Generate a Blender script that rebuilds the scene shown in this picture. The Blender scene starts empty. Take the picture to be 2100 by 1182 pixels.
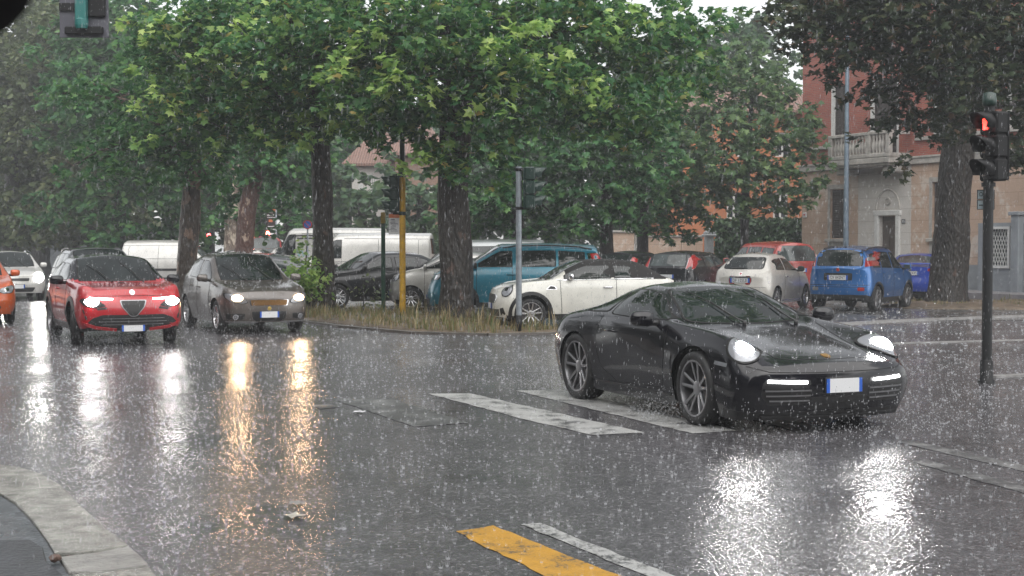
import bpy, bmesh, math, random
import numpy as np
from mathutils import Vector, Matrix
from mathutils.bvhtree import BVHTree

R = math.radians
scene = bpy.context.scene
COL = scene.collection
random.seed(7)

# ------------------------------------------------------------------ camera
CAM_H, FPX, HORIZON = 1.72, 2917.0, 500.0
PITCH = math.atan((591 - HORIZON) / FPX)
cam_d = bpy.data.cameras.new('camera')
cam = bpy.data.objects.new('camera', cam_d)
COL.objects.link(cam)
cam_d.lens = 50
cam_d.sensor_width = 36
cam_d.clip_start = 0.05
cam_d.clip_end = 2000
cam.location = (0, 0, CAM_H)
cam.rotation_euler = (math.pi / 2 - PITCH, 0, 0)
cam_d.dof.use_dof = True
cam_d.dof.focus_distance = 16
cam_d.dof.aperture_fstop = 9.0
scene.camera = cam

# ------------------------------------------------------------------ sky, sun, exposure
SUN_EL, SUN_AZ = R(50), R(158)
world = bpy.data.worlds.new('World')
scene.world = world
world.use_nodes = True
wn = world.node_tree
wn.nodes.clear()
w_out = wn.nodes.new('ShaderNodeOutputWorld')
w_bg = wn.nodes.new('ShaderNodeBackground')
w_sky = wn.nodes.new('ShaderNodeTexSky')
w_sky.sky_type = 'NISHITA'
w_sky.sun_disc = False
w_sky.sun_elevation = SUN_EL
w_sky.sun_rotation = SUN_AZ
w_sky.dust_density = 1
w_hs = wn.nodes.new('ShaderNodeHueSaturation')
w_hs.inputs['Saturation'].default_value = 0.12
w_hs.inputs['Value'].default_value = 1.0
wn.links.new(w_sky.outputs[0], w_hs.inputs['Color'])
wn.links.new(w_hs.outputs[0], w_bg.inputs['Color'])
wn.links.new(w_bg.outputs[0], w_out.inputs['Surface'])
w_bg.inputs['Strength'].default_value = 0.12
sun_d = bpy.data.lights.new('sun', 'SUN')
sun = bpy.data.objects.new('sun', sun_d)
COL.objects.link(sun)
sun_d.energy = 2.3
sun_d.angle = R(110)
sun_d.color = (1.0, 0.97, 0.93)
_sd = Vector((math.cos(SUN_EL) * math.sin(SUN_AZ), math.cos(SUN_EL) * math.cos(SUN_AZ), math.sin(SUN_EL)))
sun.rotation_euler = (-_sd).to_track_quat('-Z', 'Y').to_euler()
scene.view_settings.view_transform = 'Standard'
scene.view_settings.look = 'None'
scene.view_settings.exposure = 0.9
scene.view_settings.gamma = 1.0
scene.view_settings.use_curve_mapping = False
cy = scene.cycles
cy.use_denoising = True
cy.max_bounces = 6
cy.diffuse_bounces = 2
cy.glossy_bounces = 3
cy.transmission_bounces = 3
cy.transparent_max_bounces = 10
cy.volume_bounces = 0
cy.sample_clamp_indirect = 8
cy.caustics_reflective = False
cy.caustics_refractive = False

# ------------------------------------------------------------------ placing helpers
def ray(px, py):
    u, v = (px - 1050) / FPX, (591 - py) / FPX
    c, s = math.cos(PITCH), math.sin(PITCH)
    return Vector((u, c + v * s, -s + v * c))
def G(px, py, z=0.0):
    """ground point seen at that place of the photograph"""
    d = ray(px, py)
    t = (z - CAM_H) / d.z
    return Vector((d.x * t, d.y * t, z))
def P(px, py, Y):
    d = ray(px, py)
    t = Y / d.y
    return Vector((d.x * t, Y, CAM_H + d.z * t))

# ------------------------------------------------------------------ materials
def nodes_of(m):
    m.use_nodes = True
    nt = m.node_tree
    return nt, nt.nodes['Principled BSDF']
def N(nt, t, **kw):
    n = nt.nodes.new(t)
    for k, v in kw.items():
        setattr(n, k, v)
    return n
def ramp(nt, src, stops):
    r = N(nt, 'ShaderNodeValToRGB')
    e = r.color_ramp.elements
    while len(e) < len(stops):
        e.new(0.5)
    for el, (p, c) in zip(e, stops):
        el.position = p
        el.color = (*c, 1) if len(c) == 3 else c
    nt.links.new(src, r.inputs[0])
    return r
def noise(nt, coord, scale, detail=4, rough=0.6):
    n = N(nt, 'ShaderNodeTexNoise')
    n.inputs['Scale'].default_value = scale
    n.inputs['Detail'].default_value = detail
    n.inputs['Roughness'].default_value = rough
    if coord:
        nt.links.new(coord, n.inputs['Vector'])
    return n
def mathn(nt, op, a, b=None, c=None):
    n = N(nt, 'ShaderNodeMath', operation=op)
    for i, x in enumerate((a, b, c)):
        if x is None:
            continue
        if isinstance(x, (int, float)):
            n.inputs[i].default_value = x
        else:
            nt.links.new(x, n.inputs[i])
    return n.outputs[0]
def bump(nt, height, strength, dist, normal=None):
    b = N(nt, 'ShaderNodeBump')
    b.inputs['Strength'].default_value = strength
    b.inputs['Distance'].default_value = dist
    nt.links.new(height, b.inputs['Height'])
    if normal:
        nt.links.new(normal, b.inputs['Normal'])
    return b.outputs[0]
MATS = {}
def mat(name, base, rough=0.5, metal=0.0, coat=0.0, var=0.0, vscale=6.0, bmp=0.0, bscale=40.0, spec=0.5, emit=None, es=0.0, stretch=None):
    if name in MATS:
        return MATS[name]
    m = bpy.data.materials.new(name)
    nt, b = nodes_of(m)
    b.inputs['Base Color'].default_value = (*base, 1)
    b.inputs['Roughness'].default_value = rough
    b.inputs['Metallic'].default_value = metal
    b.inputs['Coat Weight'].default_value = coat
    b.inputs['Coat Roughness'].default_value = 0.06
    b.inputs['Specular IOR Level'].default_value = spec
    tc = N(nt, 'ShaderNodeTexCoord')
    co = tc.outputs['Object']
    if stretch:
        mp = N(nt, 'ShaderNodeMapping')
        mp.inputs['Scale'].default_value = stretch
        nt.links.new(co, mp.inputs[0])
        co = mp.outputs[0]
    if var:
        n = noise(nt, co, vscale, 5)
        lo = tuple(x * (1 - var) for x in base)
        hi = tuple(min(1, x * (1 + var)) for x in base)
        r = ramp(nt, n.outputs[0], [(0.3, lo), (0.7, hi)])
        nt.links.new(r.outputs[0], b.inputs['Base Color'])
    if bmp:
        n2 = noise(nt, co, bscale, 3)
        nt.links.new(bump(nt, n2.outputs[0], bmp, 0.02), b.inputs['Normal'])
    if emit:
        b.inputs['Emission Color'].default_value = (*emit, 1)
        b.inputs['Emission Strength'].default_value = es
    MATS[name] = m
    return m
def paint(name, base, metal=0.25, rough=0.3):
    """wet car paint: lacquer over colour, beaded with small water drops"""
    if name in MATS:
        return MATS[name]
    m = bpy.data.materials.new(name)
    nt, b = nodes_of(m)
    tc = N(nt, 'ShaderNodeTexCoord')
    co = tc.outputs['Object']
    n = noise(nt, co, 3.0, 4)
    r = ramp(nt, n.outputs[0], [(0.3, tuple(x * 0.85 for x in base)), (0.7, tuple(min(1, x * 1.08) for x in base))])
    nt.links.new(r.outputs[0], b.inputs['Base Color'])
    b.inputs['Metallic'].default_value = metal
    n2 = noise(nt, co, 9.0, 5)
    rr = N(nt, 'ShaderNodeMapRange')
    rr.inputs[3].default_value = rough * 0.8
    rr.inputs[4].default_value = rough * 1.5
    nt.links.new(n2.outputs[0], rr.inputs[0])
    nt.links.new(rr.outputs[0], b.inputs['Roughness'])
    b.inputs['Coat Weight'].default_value = 1.0
    b.inputs['Coat Roughness'].default_value = 0.07
    v = N(nt, 'ShaderNodeTexVoronoi')
    v.inputs['Scale'].default_value = 85
    nt.links.new(co, v.inputs['Vector'])
    drop = mathn(nt, 'SMOOTH_MIN', v.outputs['Distance'], 0.35, 0.1)
    nb = bump(nt, drop, 0.16, 0.006)
    nt.links.new(nb, b.inputs['Coat Normal'])
    if max(base) < .02: b.inputs['Specular IOR Level'].default_value = .08
    MATS[name] = m
    return m
def glassy(name, base, rough=0.03):
    if name in MATS:
        return MATS[name]
    m = bpy.data.materials.new(name)
    nt, b = nodes_of(m)
    tc = N(nt, 'ShaderNodeTexCoord')
    n = noise(nt, tc.outputs['Object'], 2.2, 3)
    r = ramp(nt, n.outputs[0], [(0.35, tuple(x * 0.5 for x in base)), (0.65, tuple(x * 1.5 for x in base))])
    nt.links.new(r.outputs[0], b.inputs['Base Color'])
    b.inputs['Roughness'].default_value = rough
    b.inputs['Specular IOR Level'].default_value = 0.5
    b.inputs['Coat Weight'].default_value = 0.25
    b.inputs['Coat Roughness'].default_value = 0.02
    v = N(nt, 'ShaderNodeTexVoronoi')
    v.inputs['Scale'].default_value = 60
    nt.links.new(tc.outputs['Object'], v.inputs['Vector'])
    drop = mathn(nt, 'SMOOTH_MIN', v.outputs['Distance'], 0.3, 0.1)
    nt.links.new(bump(nt, drop, 0.10, 0.006), b.inputs['Normal'])
    MATS[name] = m
    return m
def lamp(name, col, es):
    return mat(name, (0.8, 0.8, 0.8), 0.2, emit=col, es=es)

BLACK = mat('black plastic', (0.018, 0.018, 0.019), 0.38, bmp=0.15, bscale=120)
RUBBER = mat('tyre rubber', (0.016, 0.016, 0.017), 0.55, var=0.3, vscale=12, bmp=0.4, bscale=60)
GAP = mat('panel gap black', (0.004, 0.004, 0.004), 0.8)
GLASS = glassy('tinted car glass', (0.012, 0.016, 0.016))
GLASS2 = glassy('grey car glass', (0.05, 0.062, 0.062), 0.05)
ALLOY = mat('silver alloy', (0.55, 0.55, 0.56), 0.25, 0.9)
ALLOYD = mat('grey alloy', (0.30, 0.30, 0.31), 0.28, 0.85)
CHROME = mat('chrome', (0.7, 0.7, 0.72), 0.08, 1.0)
DISC = mat('brake disc steel', (0.16, 0.15, 0.15), 0.35, 0.9)
LENS = mat('clear lamp lens', (0.26, 0.27, 0.29), 0.08, 0.35, coat=1.0)
REDLENS = mat('red lamp lens', (0.34, 0.012, 0.012), 0.12, coat=1.0)
WHITEP = mat('plate white', (0.72, 0.73, 0.74), 0.35)
BLUEP = mat('plate blue', (0.02, 0.11, 0.52), 0.35)
INKB = mat('plate black ink', (0.01, 0.01, 0.012), 0.5)

# ------------------------------------------------------------------ mesh helpers
def link(name, me, parent=None, mats=(), smooth=True):
    for m in mats:
        me.materials.append(m)
    if smooth and len(me.polygons):
        me.polygons.foreach_set('use_smooth', np.ones(len(me.polygons), dtype=bool))
    o = bpy.data.objects.new(name, me)
    COL.objects.link(o)
    if parent is not None:
        o.parent = parent
    return o
def empty(name, loc=(0, 0, 0), rz=0.0, parent=None):
    o = bpy.data.objects.new(name, None)
    o.empty_display_size = 0.2
    COL.objects.link(o)
    o.location = loc
    o.rotation_euler = (0, 0, rz)
    if parent is not None:
        o.parent = parent
    return o
def tag(o, label=None, cat=None, group=None, kind=None):
    if label: o['label'] = label
    if cat: o['category'] = cat
    if group: o['group'] = group
    if kind: o['kind'] = kind
    return o
def thing(name, label, cat, loc=(0, 0, 0), rz=0.0, group=None):
    return tag(empty(name, loc, rz), label, cat, group)

class MB:
    """collects simple shapes and links them as one mesh object"""
    def __init__(s):
        s.v, s.f, s.mi = [], [], []
    def add(s, vs, fs, mi=0):
        b = len(s.v)
        s.v += [tuple(x) for x in vs]
        s.f += [tuple(i + b for i in f) for f in fs]
        s.mi += [mi] * len(fs)
    def box(s, c, d, mi=0, M=None, bev=0.0):
        cx, cy_, cz = c
        hx, hy, hz = d[0] / 2, d[1] / 2, d[2] / 2
        if bev <= 0:
            vs = [Vector((cx + i * hx, cy_ + j * hy, cz + k * hz)) for i in (-1, 1) for j in (-1, 1) for k in (-1, 1)]
            fs = [(0, 1, 3, 2), (4, 6, 7, 5), (0, 4, 5, 1), (2, 3, 7, 6), (0, 2, 6, 4), (1, 5, 7, 3)]
        else:
            b = min(bev, hx * .9, hy * .9, hz * .9)
            vs, fs = [], []
            idx = {}
            for i in (-1, 1):
                for j in (-1, 1):
                    for k in (-1, 1):
                        for a in range(3):
                            p = [i * (hx - b), j * (hy - b), k * (hz - b)]
                            p[a] = (i * hx, j * hy, k * hz)[a]
                            idx[i, j, k, a] = len(vs)
                            vs.append(Vector((cx + p[0], cy_ + p[1], cz + p[2])))
            for sg in (-1, 1):
                fs.append([idx[sg, j, k, 0] for j, k in ((-1, -1), (1, -1), (1, 1), (-1, 1))])
                fs.append([idx[i, sg, k, 1] for i, k in ((-1, -1), (1, -1), (1, 1), (-1, 1))])
                fs.append([idx[i, j, sg, 2] for i, j in ((-1, -1), (1, -1), (1, 1), (-1, 1))])
            for j in (-1, 1):
                for k in (-1, 1):
                    fs.append([idx[-1, j, k, 1], idx[1, j, k, 1], idx[1, j, k, 2], idx[-1, j, k, 2]])
                    fs.append([idx[j, -1, k, 0], idx[j, 1, k, 0], idx[j, 1, k, 2], idx[j, -1, k, 2]])
                    fs.append([idx[j, k, -1, 0], idx[j, k, 1, 0], idx[j, k, 1, 1], idx[j, k, -1, 1]])
                    for i in (-1, 1):
                        fs.append([idx[i, j, k, a] for a in range(3)])
        if M is not None:
            vs = [M @ v for v in vs]
        s.add(vs, fs, mi)
    def tube(s, pts, rad, n=8, mi=0, caps=True, squash=None):
        pts = [Vector(p) for p in pts]
        if not isinstance(rad, (list, tuple)):
            rad = [rad] * len(pts)
        ref = None
        vs, fs = [], []
        for i, p in enumerate(pts):
            t = (pts[min(i + 1, len(pts) - 1)] - pts[max(i - 1, 0)]).normalized()
            if ref is None:
                ref = t.orthogonal().normalized()
            a = (ref - t * ref.dot(t)).normalized()
            b = t.cross(a)
            ref = a
            for k in range(n):
                g = 2 * math.pi * k / n
                vs.append(p + (a * math.cos(g) + b * math.sin(g)) * rad[i])
        for i in range(len(pts) - 1):
            for k in range(n):
                k2 = (k + 1) % n
                fs.append((i * n + k, i * n + k2, (i + 1) * n + k2, (i + 1) * n + k))
        if caps:
            fs.append(tuple(range(n - 1, -1, -1)))
            fs.append(tuple((len(pts) - 1) * n + k for k in range(n)))
        s.add(vs, fs, mi)
    def lathe(s, prof, n=24, axis='z', mi=0, M=None, a0=0.0, a1=2 * math.pi):
        full = abs(a1 - a0 - 2 * math.pi) < 1e-6
        m = n if full else n + 1
        vs, fs = [], []
        for r, h in prof:
            for k in range(m):
                g = a0 + (a1 - a0) * k / n
                x, y = r * math.cos(g), r * math.sin(g)
                v = Vector((x, y, h)) if axis == 'z' else Vector((x, h, y))
                vs.append(M @ v if M is not None else v)
        for i in range(len(prof) - 1):
            for k in range(n):
                k2 = (k + 1) % m
                fs.append((i * m + k, i * m + k2, (i + 1) * m + k2, (i + 1) * m + k))
        s.add(vs, fs, mi)
    def prism(s, poly, z0, z1, mi=0, M=None):
        n = len(poly)
        vs = [Vector((p[0], p[1], z0)) for p in poly] + [Vector((p[0], p[1], z1)) for p in poly]
        fs = [tuple(range(n - 1, -1, -1)), tuple(range(n, 2 * n))]
        fs += [(i, (i + 1) % n, n + (i + 1) % n, n + i) for i in range(n)]
        if M is not None:
            vs = [M @ v for v in vs]
        s.add(vs, fs, mi)
    def build(s, name, mats, parent=None, smooth=False, fix=True):
        me = bpy.data.meshes.new(name)
        me.from_pydata(s.v, [], s.f)
        if not isinstance(mats, (list, tuple)):
            mats = [mats]
        me.polygons.foreach_set('material_index', np.array(s.mi, dtype=np.int32))
        if fix:
            bm = bmesh.new()
            bm.from_mesh(me)
            bmesh.ops.recalc_face_normals(bm, faces=bm.faces)
            bm.to_mesh(me)
            bm.free()
        me.update()
        return link(name, me, parent, mats, smooth)

def sharpen(o, deg=40):
    try:
        o.data.set_sharp_from_angle(angle=R(deg))
    except Exception:
        pass
    return o
def roundpoly(pts, rad=0.03, n=4, step=0.12):
    """round the corners of a polygon and add points along its long edges"""
    out = []
    m = len(pts)
    for i in range(m):
        a, b, c = (np.array(pts[(i + k) % m], float) for k in (-1, 0, 1))
        la, lc = np.linalg.norm(a - b), np.linalg.norm(c - b)
        r = min(rad, la * .45, lc * .45)
        p, q = b + (a - b) / max(la, 1e-6) * r, b + (c - b) / max(lc, 1e-6) * r
        for k in range(n + 1):
            t = k / n
            out.append((1 - t) ** 2 * p + 2 * t * (1 - t) * b + t * t * q)
    res = []
    for i in range(len(out)):
        a, b = out[i], out[(i + 1) % len(out)]
        d = np.linalg.norm(b - a)
        k = max(1, int(d / step))
        for j in range(k):
            res.append(a + (b - a) * j / k)
    return res
def mirror_poly(half):
    return list(half) + [(-a, b) for a, b in reversed(half) if abs(a) > 1e-6]
FONT_CACHE = {}
def text_mesh(txt, size, width=None, depth=0.002):
    """lettering as a mesh lying in x-y, centred, optionally squeezed to a width"""
    key = (txt, size, width)
    if key in FONT_CACHE:
        return FONT_CACHE[key]
    cu = bpy.data.curves.new('lettering', 'FONT')
    cu.body = txt
    cu.size = size
    cu.extrude = depth
    cu.align_x, cu.align_y = 'CENTER', 'CENTER'
    cu.resolution_u = 2
    ob = bpy.data.objects.new('lettering', cu)
    COL.objects.link(ob)
    bpy.context.view_layer.update()
    me = bpy.data.meshes.new_from_object(ob)
    bpy.data.objects.remove(ob)
    bpy.data.curves.remove(cu)
    if width and len(me.vertices):
        co = np.empty(len(me.vertices) * 3)
        me.vertices.foreach_get('co', co)
        co = co.reshape(-1, 3)
        w = co[:, 0].max() - co[:, 0].min()
        co[:, 0] *= width / max(w, 1e-6)
        me.vertices.foreach_set('co', co.ravel())
        me.update()
    FONT_CACHE[key] = me
    return me
def lettering(txt, size, M, material, parent=None, width=None, name='lettering'):
    me = text_mesh(txt, size, width).copy()
    me.transform(M)
    me.materials.clear()
    return link(name, me, parent, [material], smooth=False)
# ================================================================== ground
def wet_asphalt(name, base=(.05, .049, .053), rough=(.10, .34), ripples=True, aggregate=1.0):
    m = bpy.data.materials.new(name)
    nt, b = nodes_of(m)
    tc = N(nt, 'ShaderNodeTexCoord')
    co = tc.outputs['Object']
    big = noise(nt, co, .22, 6, .6)
    mid = noise(nt, co, 1.6, 5, .65)
    fine = noise(nt, co, 55, 3, .7)
    mp = N(nt, 'ShaderNodeMapping')
    mp.inputs['Rotation'].default_value = (0, 0, R(-26))
    mp.inputs['Scale'].default_value = (1.1, .06, 1)
    nt.links.new(co, mp.inputs[0])
    trk = noise(nt, mp.outputs[0], 1.0, 4, .6)
    mix = mathn(nt, 'MULTIPLY_ADD', mid.outputs[0], .38, mathn(nt, 'MULTIPLY_ADD', trk.outputs[0], .3, mathn(nt, 'MULTIPLY', big.outputs[0], .32)))
    r = ramp(nt, mix, [(.36, tuple(x * .62 for x in base)), (.5, base), (.66, tuple(x * 1.55 for x in base))])
    agg = N(nt, 'ShaderNodeTexVoronoi')
    agg.inputs['Scale'].default_value = 42
    nt.links.new(co, agg.inputs['Vector'])
    sp = ramp(nt, agg.outputs['Color'], [(.0, (.35, .35, .35)), (.7, (1.0, 1, 1)), (.95, (2.6, 2.6, 2.5))])
    mx = N(nt, 'ShaderNodeMixRGB', blend_type='MULTIPLY')
    mx.inputs[0].default_value = .8
    nt.links.new(r.outputs[0], mx.inputs[1])
    nt.links.new(sp.outputs[0], mx.inputs[2])
    nt.links.new(mx.outputs[0], b.inputs['Base Color'])
    # film of water: smooth in the puddled hollows, rougher where the stones stand out
    pud = noise(nt, co, .45, 4, .55)
    pr = N(nt, 'ShaderNodeMapRange')
    pr.inputs[1].default_value, pr.inputs[2].default_value = .40, .62
    pr.inputs[3].default_value, pr.inputs[4].default_value = rough[1], rough[0]
    nt.links.new(pud.outputs[0], pr.inputs[0])
    nt.links.new(pr.outputs[0], b.inputs['Roughness'])
    b.inputs['Specular IOR Level'].default_value = .55
    pm = N(nt, 'ShaderNodeMapRange')
    pm.inputs[1].default_value, pm.inputs[2].default_value = .42, .6
    pm.inputs[3].default_value, pm.inputs[4].default_value = 1.0, .25
    nt.links.new(pud.outputs[0], pm.inputs[0])
    stones = mathn(nt, 'MULTIPLY', agg.outputs['Distance'], pm.outputs[0])
    n1 = bump(nt, stones, .5 * aggregate, .010)
    n2 = bump(nt, fine.outputs[0], .22, .005, n1)
    wav = noise(nt, co, 5.5, 3, .6)
    n3 = bump(nt, wav.outputs[0], .22, .028, n2)
    last = n3
    if ripples:
        for sc, st in ((4.2, .22), (7.5, .2)):
            v = N(nt, 'ShaderNodeTexVoronoi')
            v.inputs['Scale'].default_value = sc
            v.voronoi_dimensions = '2D'
            nt.links.new(co, v.inputs['Vector'])
            ring = mathn(nt, 'SINE', mathn(nt, 'MULTIPLY', v.outputs['Distance'], 48))
            fall = mathn(nt, 'MAXIMUM', mathn(nt, 'MULTIPLY_ADD', v.outputs['Distance'], -2.6, 1.0), 0.0)
            sep = N(nt, 'ShaderNodeSeparateColor')
            nt.links.new(v.outputs['Color'], sep.inputs[0])
            on = mathn(nt, 'GREATER_THAN', sep.outputs[0], .35)
            h = mathn(nt, 'MULTIPLY', mathn(nt, 'MULTIPLY', ring, fall), on)
            last = bump(nt, h, st, .010, last)
    nt.links.new(last, b.inputs['Normal'])
    return m
ASPHALT = wet_asphalt('wet asphalt', (.082, .079, .085), (.11, .25))
LOT = wet_asphalt('wet parking asphalt', (.085, .083, .082), (.10, .32))
def sheet(name, poly, z, m, kind='structure'):
    mb = MB()
    mb.add([(p[0], p[1], z) for p in poly], [tuple(range(len(poly)))])
    return tag(mb.build(name, m, fix=False), kind=kind)
def up_sheet(name, poly, z, m):
    a = sum(poly[i][0] * poly[(i + 1) % len(poly)][1] - poly[(i + 1) % len(poly)][0] * poly[i][1] for i in range(len(poly)))
    return sheet(name, poly if a > 0 else poly[::-1], z, m)
sheet('road', [(-400, -60), (400, -60), (400, 700), (-400, 700)], 0, ASPHALT)
# lot of parked cars beyond the avenue, a shade lighter
up_sheet('parking_lot', [(1.5, 31.2), (4.5, 31.6), (12, 31.8), (40, 33.0), (40, 62), (-4, 66), (-14, 66), (-12, 52), (-7.0, 42.5), (-5.2, 36.4), (-2.8, 34.6), (-.6, 32.3), (.6, 29.4)], .004, LOT)

WPAINT = None
def road_paint(name, col, wear=.5):
    m = bpy.data.materials.new(name)
    nt, b = nodes_of(m)
    tc = N(nt, 'ShaderNodeTexCoord')
    co = tc.outputs['Object']
    n = noise(nt, co, 3.2, 8, .75)
    f = noise(nt, co, 60, 3, .7)
    a = mathn(nt, 'MULTIPLY_ADD', f.outputs[0], .35, mathn(nt, 'MULTIPLY', n.outputs[0], .65))
    r = ramp(nt, a, [(wear - .03, (.055, .055, .057)), (wear + .02, tuple(x * .75 for x in col)), (wear + .2, col)])
    nt.links.new(r.outputs[0], b.inputs['Base Color'])
    b.inputs['Roughness'].default_value = .3
    wav = noise(nt, co, 9, 4, .65)
    n1 = bump(nt, f.outputs[0], .5, .008)
    nt.links.new(bump(nt, wav.outputs[0], .35, .03, n1), b.inputs['Normal'])
    return m
WMARK = road_paint('worn white road paint', (.50, .50, .49), .465)
WMARK2 = road_paint('badly worn white road paint', (.24, .24, .24), .53)
YMARK = road_paint('yellow road paint', (.60, .31, .03), .445)
def marking(pts, m, z=.004, wob=.02):
    g = [G(*p) for p in pts]
    out = []
    rnd = random.Random(len(pts) + int(pts[0][0]))
    for i in range(len(g)):
        a, b = g[i], g[(i + 1) % len(g)]
        k = max(1, int((b - a).length / .12))
        for j in range(k):
            p = a.lerp(b, j / k)
            if j: p = p + Vector((rnd.uniform(-wob, wob), rnd.uniform(-wob, wob), 0)) * .6
            out.append((p.x, p.y))
    return up_sheet('road_marking', out, z, m)
marking([(878, 808), (965, 808), (1322, 888), (1215, 893), (1080, 862)], WMARK)
marking([(1058, 802), (1150, 800), (1515, 884), (1420, 890)], WMARK)
marking([(690, 822), (800, 818), (960, 868), (850, 876)], WMARK2)
marking([(640, 832), (676, 830), (700, 836), (655, 840)], WMARK2)
marking([(1480, 842), (1520, 838), (1700, 880), (1640, 888)], WMARK2)
marking([(935, 1091), (1012, 1079), (1290, 1190), (1130, 1190)], YMARK)
marking([(1068, 1077), (1108, 1074), (1400, 1190), (1345, 1190)], WMARK)
marking([(1840, 908), (1870, 904), (2110, 958), (2110, 970)], WMARK2)
marking([(1870, 948), (1900, 944), (2110, 1000), (2110, 1016)], WMARK2)

# ------------------------------------------------------------------ kerb stones of the near corner
STONE = mat('wet granite', (.19, .19, .17), .24, var=.5, vscale=7, bmp=1.0, bscale=45)
STONE2 = mat('pale wet granite', (.24, .235, .22), .30, var=.4, vscale=7, bmp=1.0, bscale=45)
def slab(name, pts, z0, z1, m, bev=.012):
    g = [G(px, py, z1) for px, py in pts]
    c = sum(g, Vector()) / len(g)
    n = len(g)
    mb = MB()
    vs = []
    for zz, sh in ((z0, 0), (z1 - bev, 0), (z1 - bev * .3, bev * .3), (z1, bev)):
        for p in g:
            d = (c - p)
            d.z = 0
            q = p + d.normalized() * sh
            vs.append((q.x, q.y, zz))
    fs = []
    for k in range(3):
        for i in range(n):
            fs.append((k * n + i, k * n + (i + 1) % n, (k + 1) * n + (i + 1) % n, (k + 1) * n + i))
    fs.append(tuple(range(3 * n, 4 * n)))
    mb.add(vs, fs)
    o = mb.build(name, m, smooth=False)
    return o
k1 = slab('kerb_stone', [(-60, 945), (0, 953), (40, 958), (85, 972), (125, 995), (160, 1030), (200, 1068), (235, 1098), (262, 1117), (200, 1128), (150, 1134), (112, 1134), (95, 1105), (62, 1062), (30, 1030), (0, 1012), (-60, 990)], -.05, .10, STONE)
tag(k1, 'long curved grey granite kerb stone with a wet shine at the road corner', 'kerb stone', 'kerb stones of the near corner')
k2 = slab('kerb_stone', [(265, 1120), (290, 1140), (305, 1158), (240, 1168), (190, 1172), (140, 1172), (122, 1142), (200, 1132)], -.05, .10, STONE2)
tag(k2, 'short paler kerb stone just below the long curved one', 'kerb stone', 'kerb stones of the near corner')
k3 = slab('kerb_stone', [(306, 1162), (330, 1190), (345, 1230), (180, 1235), (146, 1178)], -.05, .10, STONE)
tag(k3, 'kerb stone cut by the lower picture edge below the short pale one', 'kerb stone', 'kerb stones of the near corner')
PAVE = wet_asphalt('wet pavement tar', (.055, .062, .07), (.22, .42), ripples=True)
pv = [G(*p, .085) for p in [(-200, 990), (-60, 992), (0, 1016), (28, 1033), (60, 1064), (93, 1107), (112, 1138), (140, 1178), (175, 1240), (-200, 1240)]]
up_sheet('pavement', [(p.x, p.y) for p in pv], .085, PAVE)
dr = slab('drain_slab', [(-120, 1110), (60, 1106), (88, 1122), (96, 1150), (128, 1178), (160, 1235), (-120, 1235)], .05, .098, mat('dark wet drain slab', (.03, .033, .038), .42, var=.4, vscale=5, bmp=.6, bscale=30))
tag(dr, 'dark wet slab sunk in the pavement beside the kerb stones', 'slab')
def rubble(name, label, cat, px, py, z, size, m, seed, group=None):
    rnd = random.Random(seed)
    bm = bmesh.new()
    bmesh.ops.create_icosphere(bm, subdivisions=2, radius=1)
    for v in bm.verts:
        k = 1 + rnd.uniform(-.25, .2)
        v.co = Vector((v.co.x * size[0] * k, v.co.y * size[1] * k, v.co.z * size[2] * k))
    me = bpy.data.meshes.new(name)
    bm.to_mesh(me)
    bm.free()
    o = link(name, me, None, [m], False)
    g = G(px, py, z)
    o.location = (g.x, g.y, z + size[2] * .6)
    o.rotation_euler = (0, 0, rnd.uniform(0, 3))
    return tag(o, label, cat, group)
rubble('brick_fragment', 'broken reddish brick piece wedged beside the kerb stones', 'brick piece', 112, 1150, .10, (.04, .024, .02), mat('broken brick', (.12, .075, .06), .45, var=.4, vscale=20, bmp=.5), 2)
LEAFW = mat('fallen pale leaf', (.36, .35, .30), .35, var=.3, vscale=20)
LEAFB = mat('fallen brown leaf', (.22, .12, .05), .4, var=.3, vscale=20)
def litter(label, px, py, s, m, seed, cat='leaf', name='fallen_leaf'):
    rnd = random.Random(seed)
    g = G(px, py, .012)
    mb = MB()
    pts = []
    for k in range(12):
        t = 2 * math.pi * k / 12
        r = s * (1 if k % 2 else .62) * rnd.uniform(.8, 1.2)
        pts.append((r * math.cos(t), r * math.sin(t), .012 + rnd.uniform(0, .03) * s * 6))
    mb.add(pts + [(0, 0, .01)], [(i, (i + 1) % 12, 12) for i in range(12)])
    o = mb.build(name, m, smooth=True)
    o.location = (g.x, g.y, 0.004)
    return tag(o, label, cat)
litter('pale fallen leaf lying on the wet road in the middle foreground', 603, 1060, .085, LEAFW, 4)
litter('smaller grey fallen leaf just beyond the pale one', 610, 1034, .07, mat('grey leaf', (.2, .2, .19), .4), 6)
litter('scrap of white paper on the road left of the crossing', 738, 846, .09, mat('wet paper', (.6, .6, .62), .5), 8, 'litter', 'paper_scrap')
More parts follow.
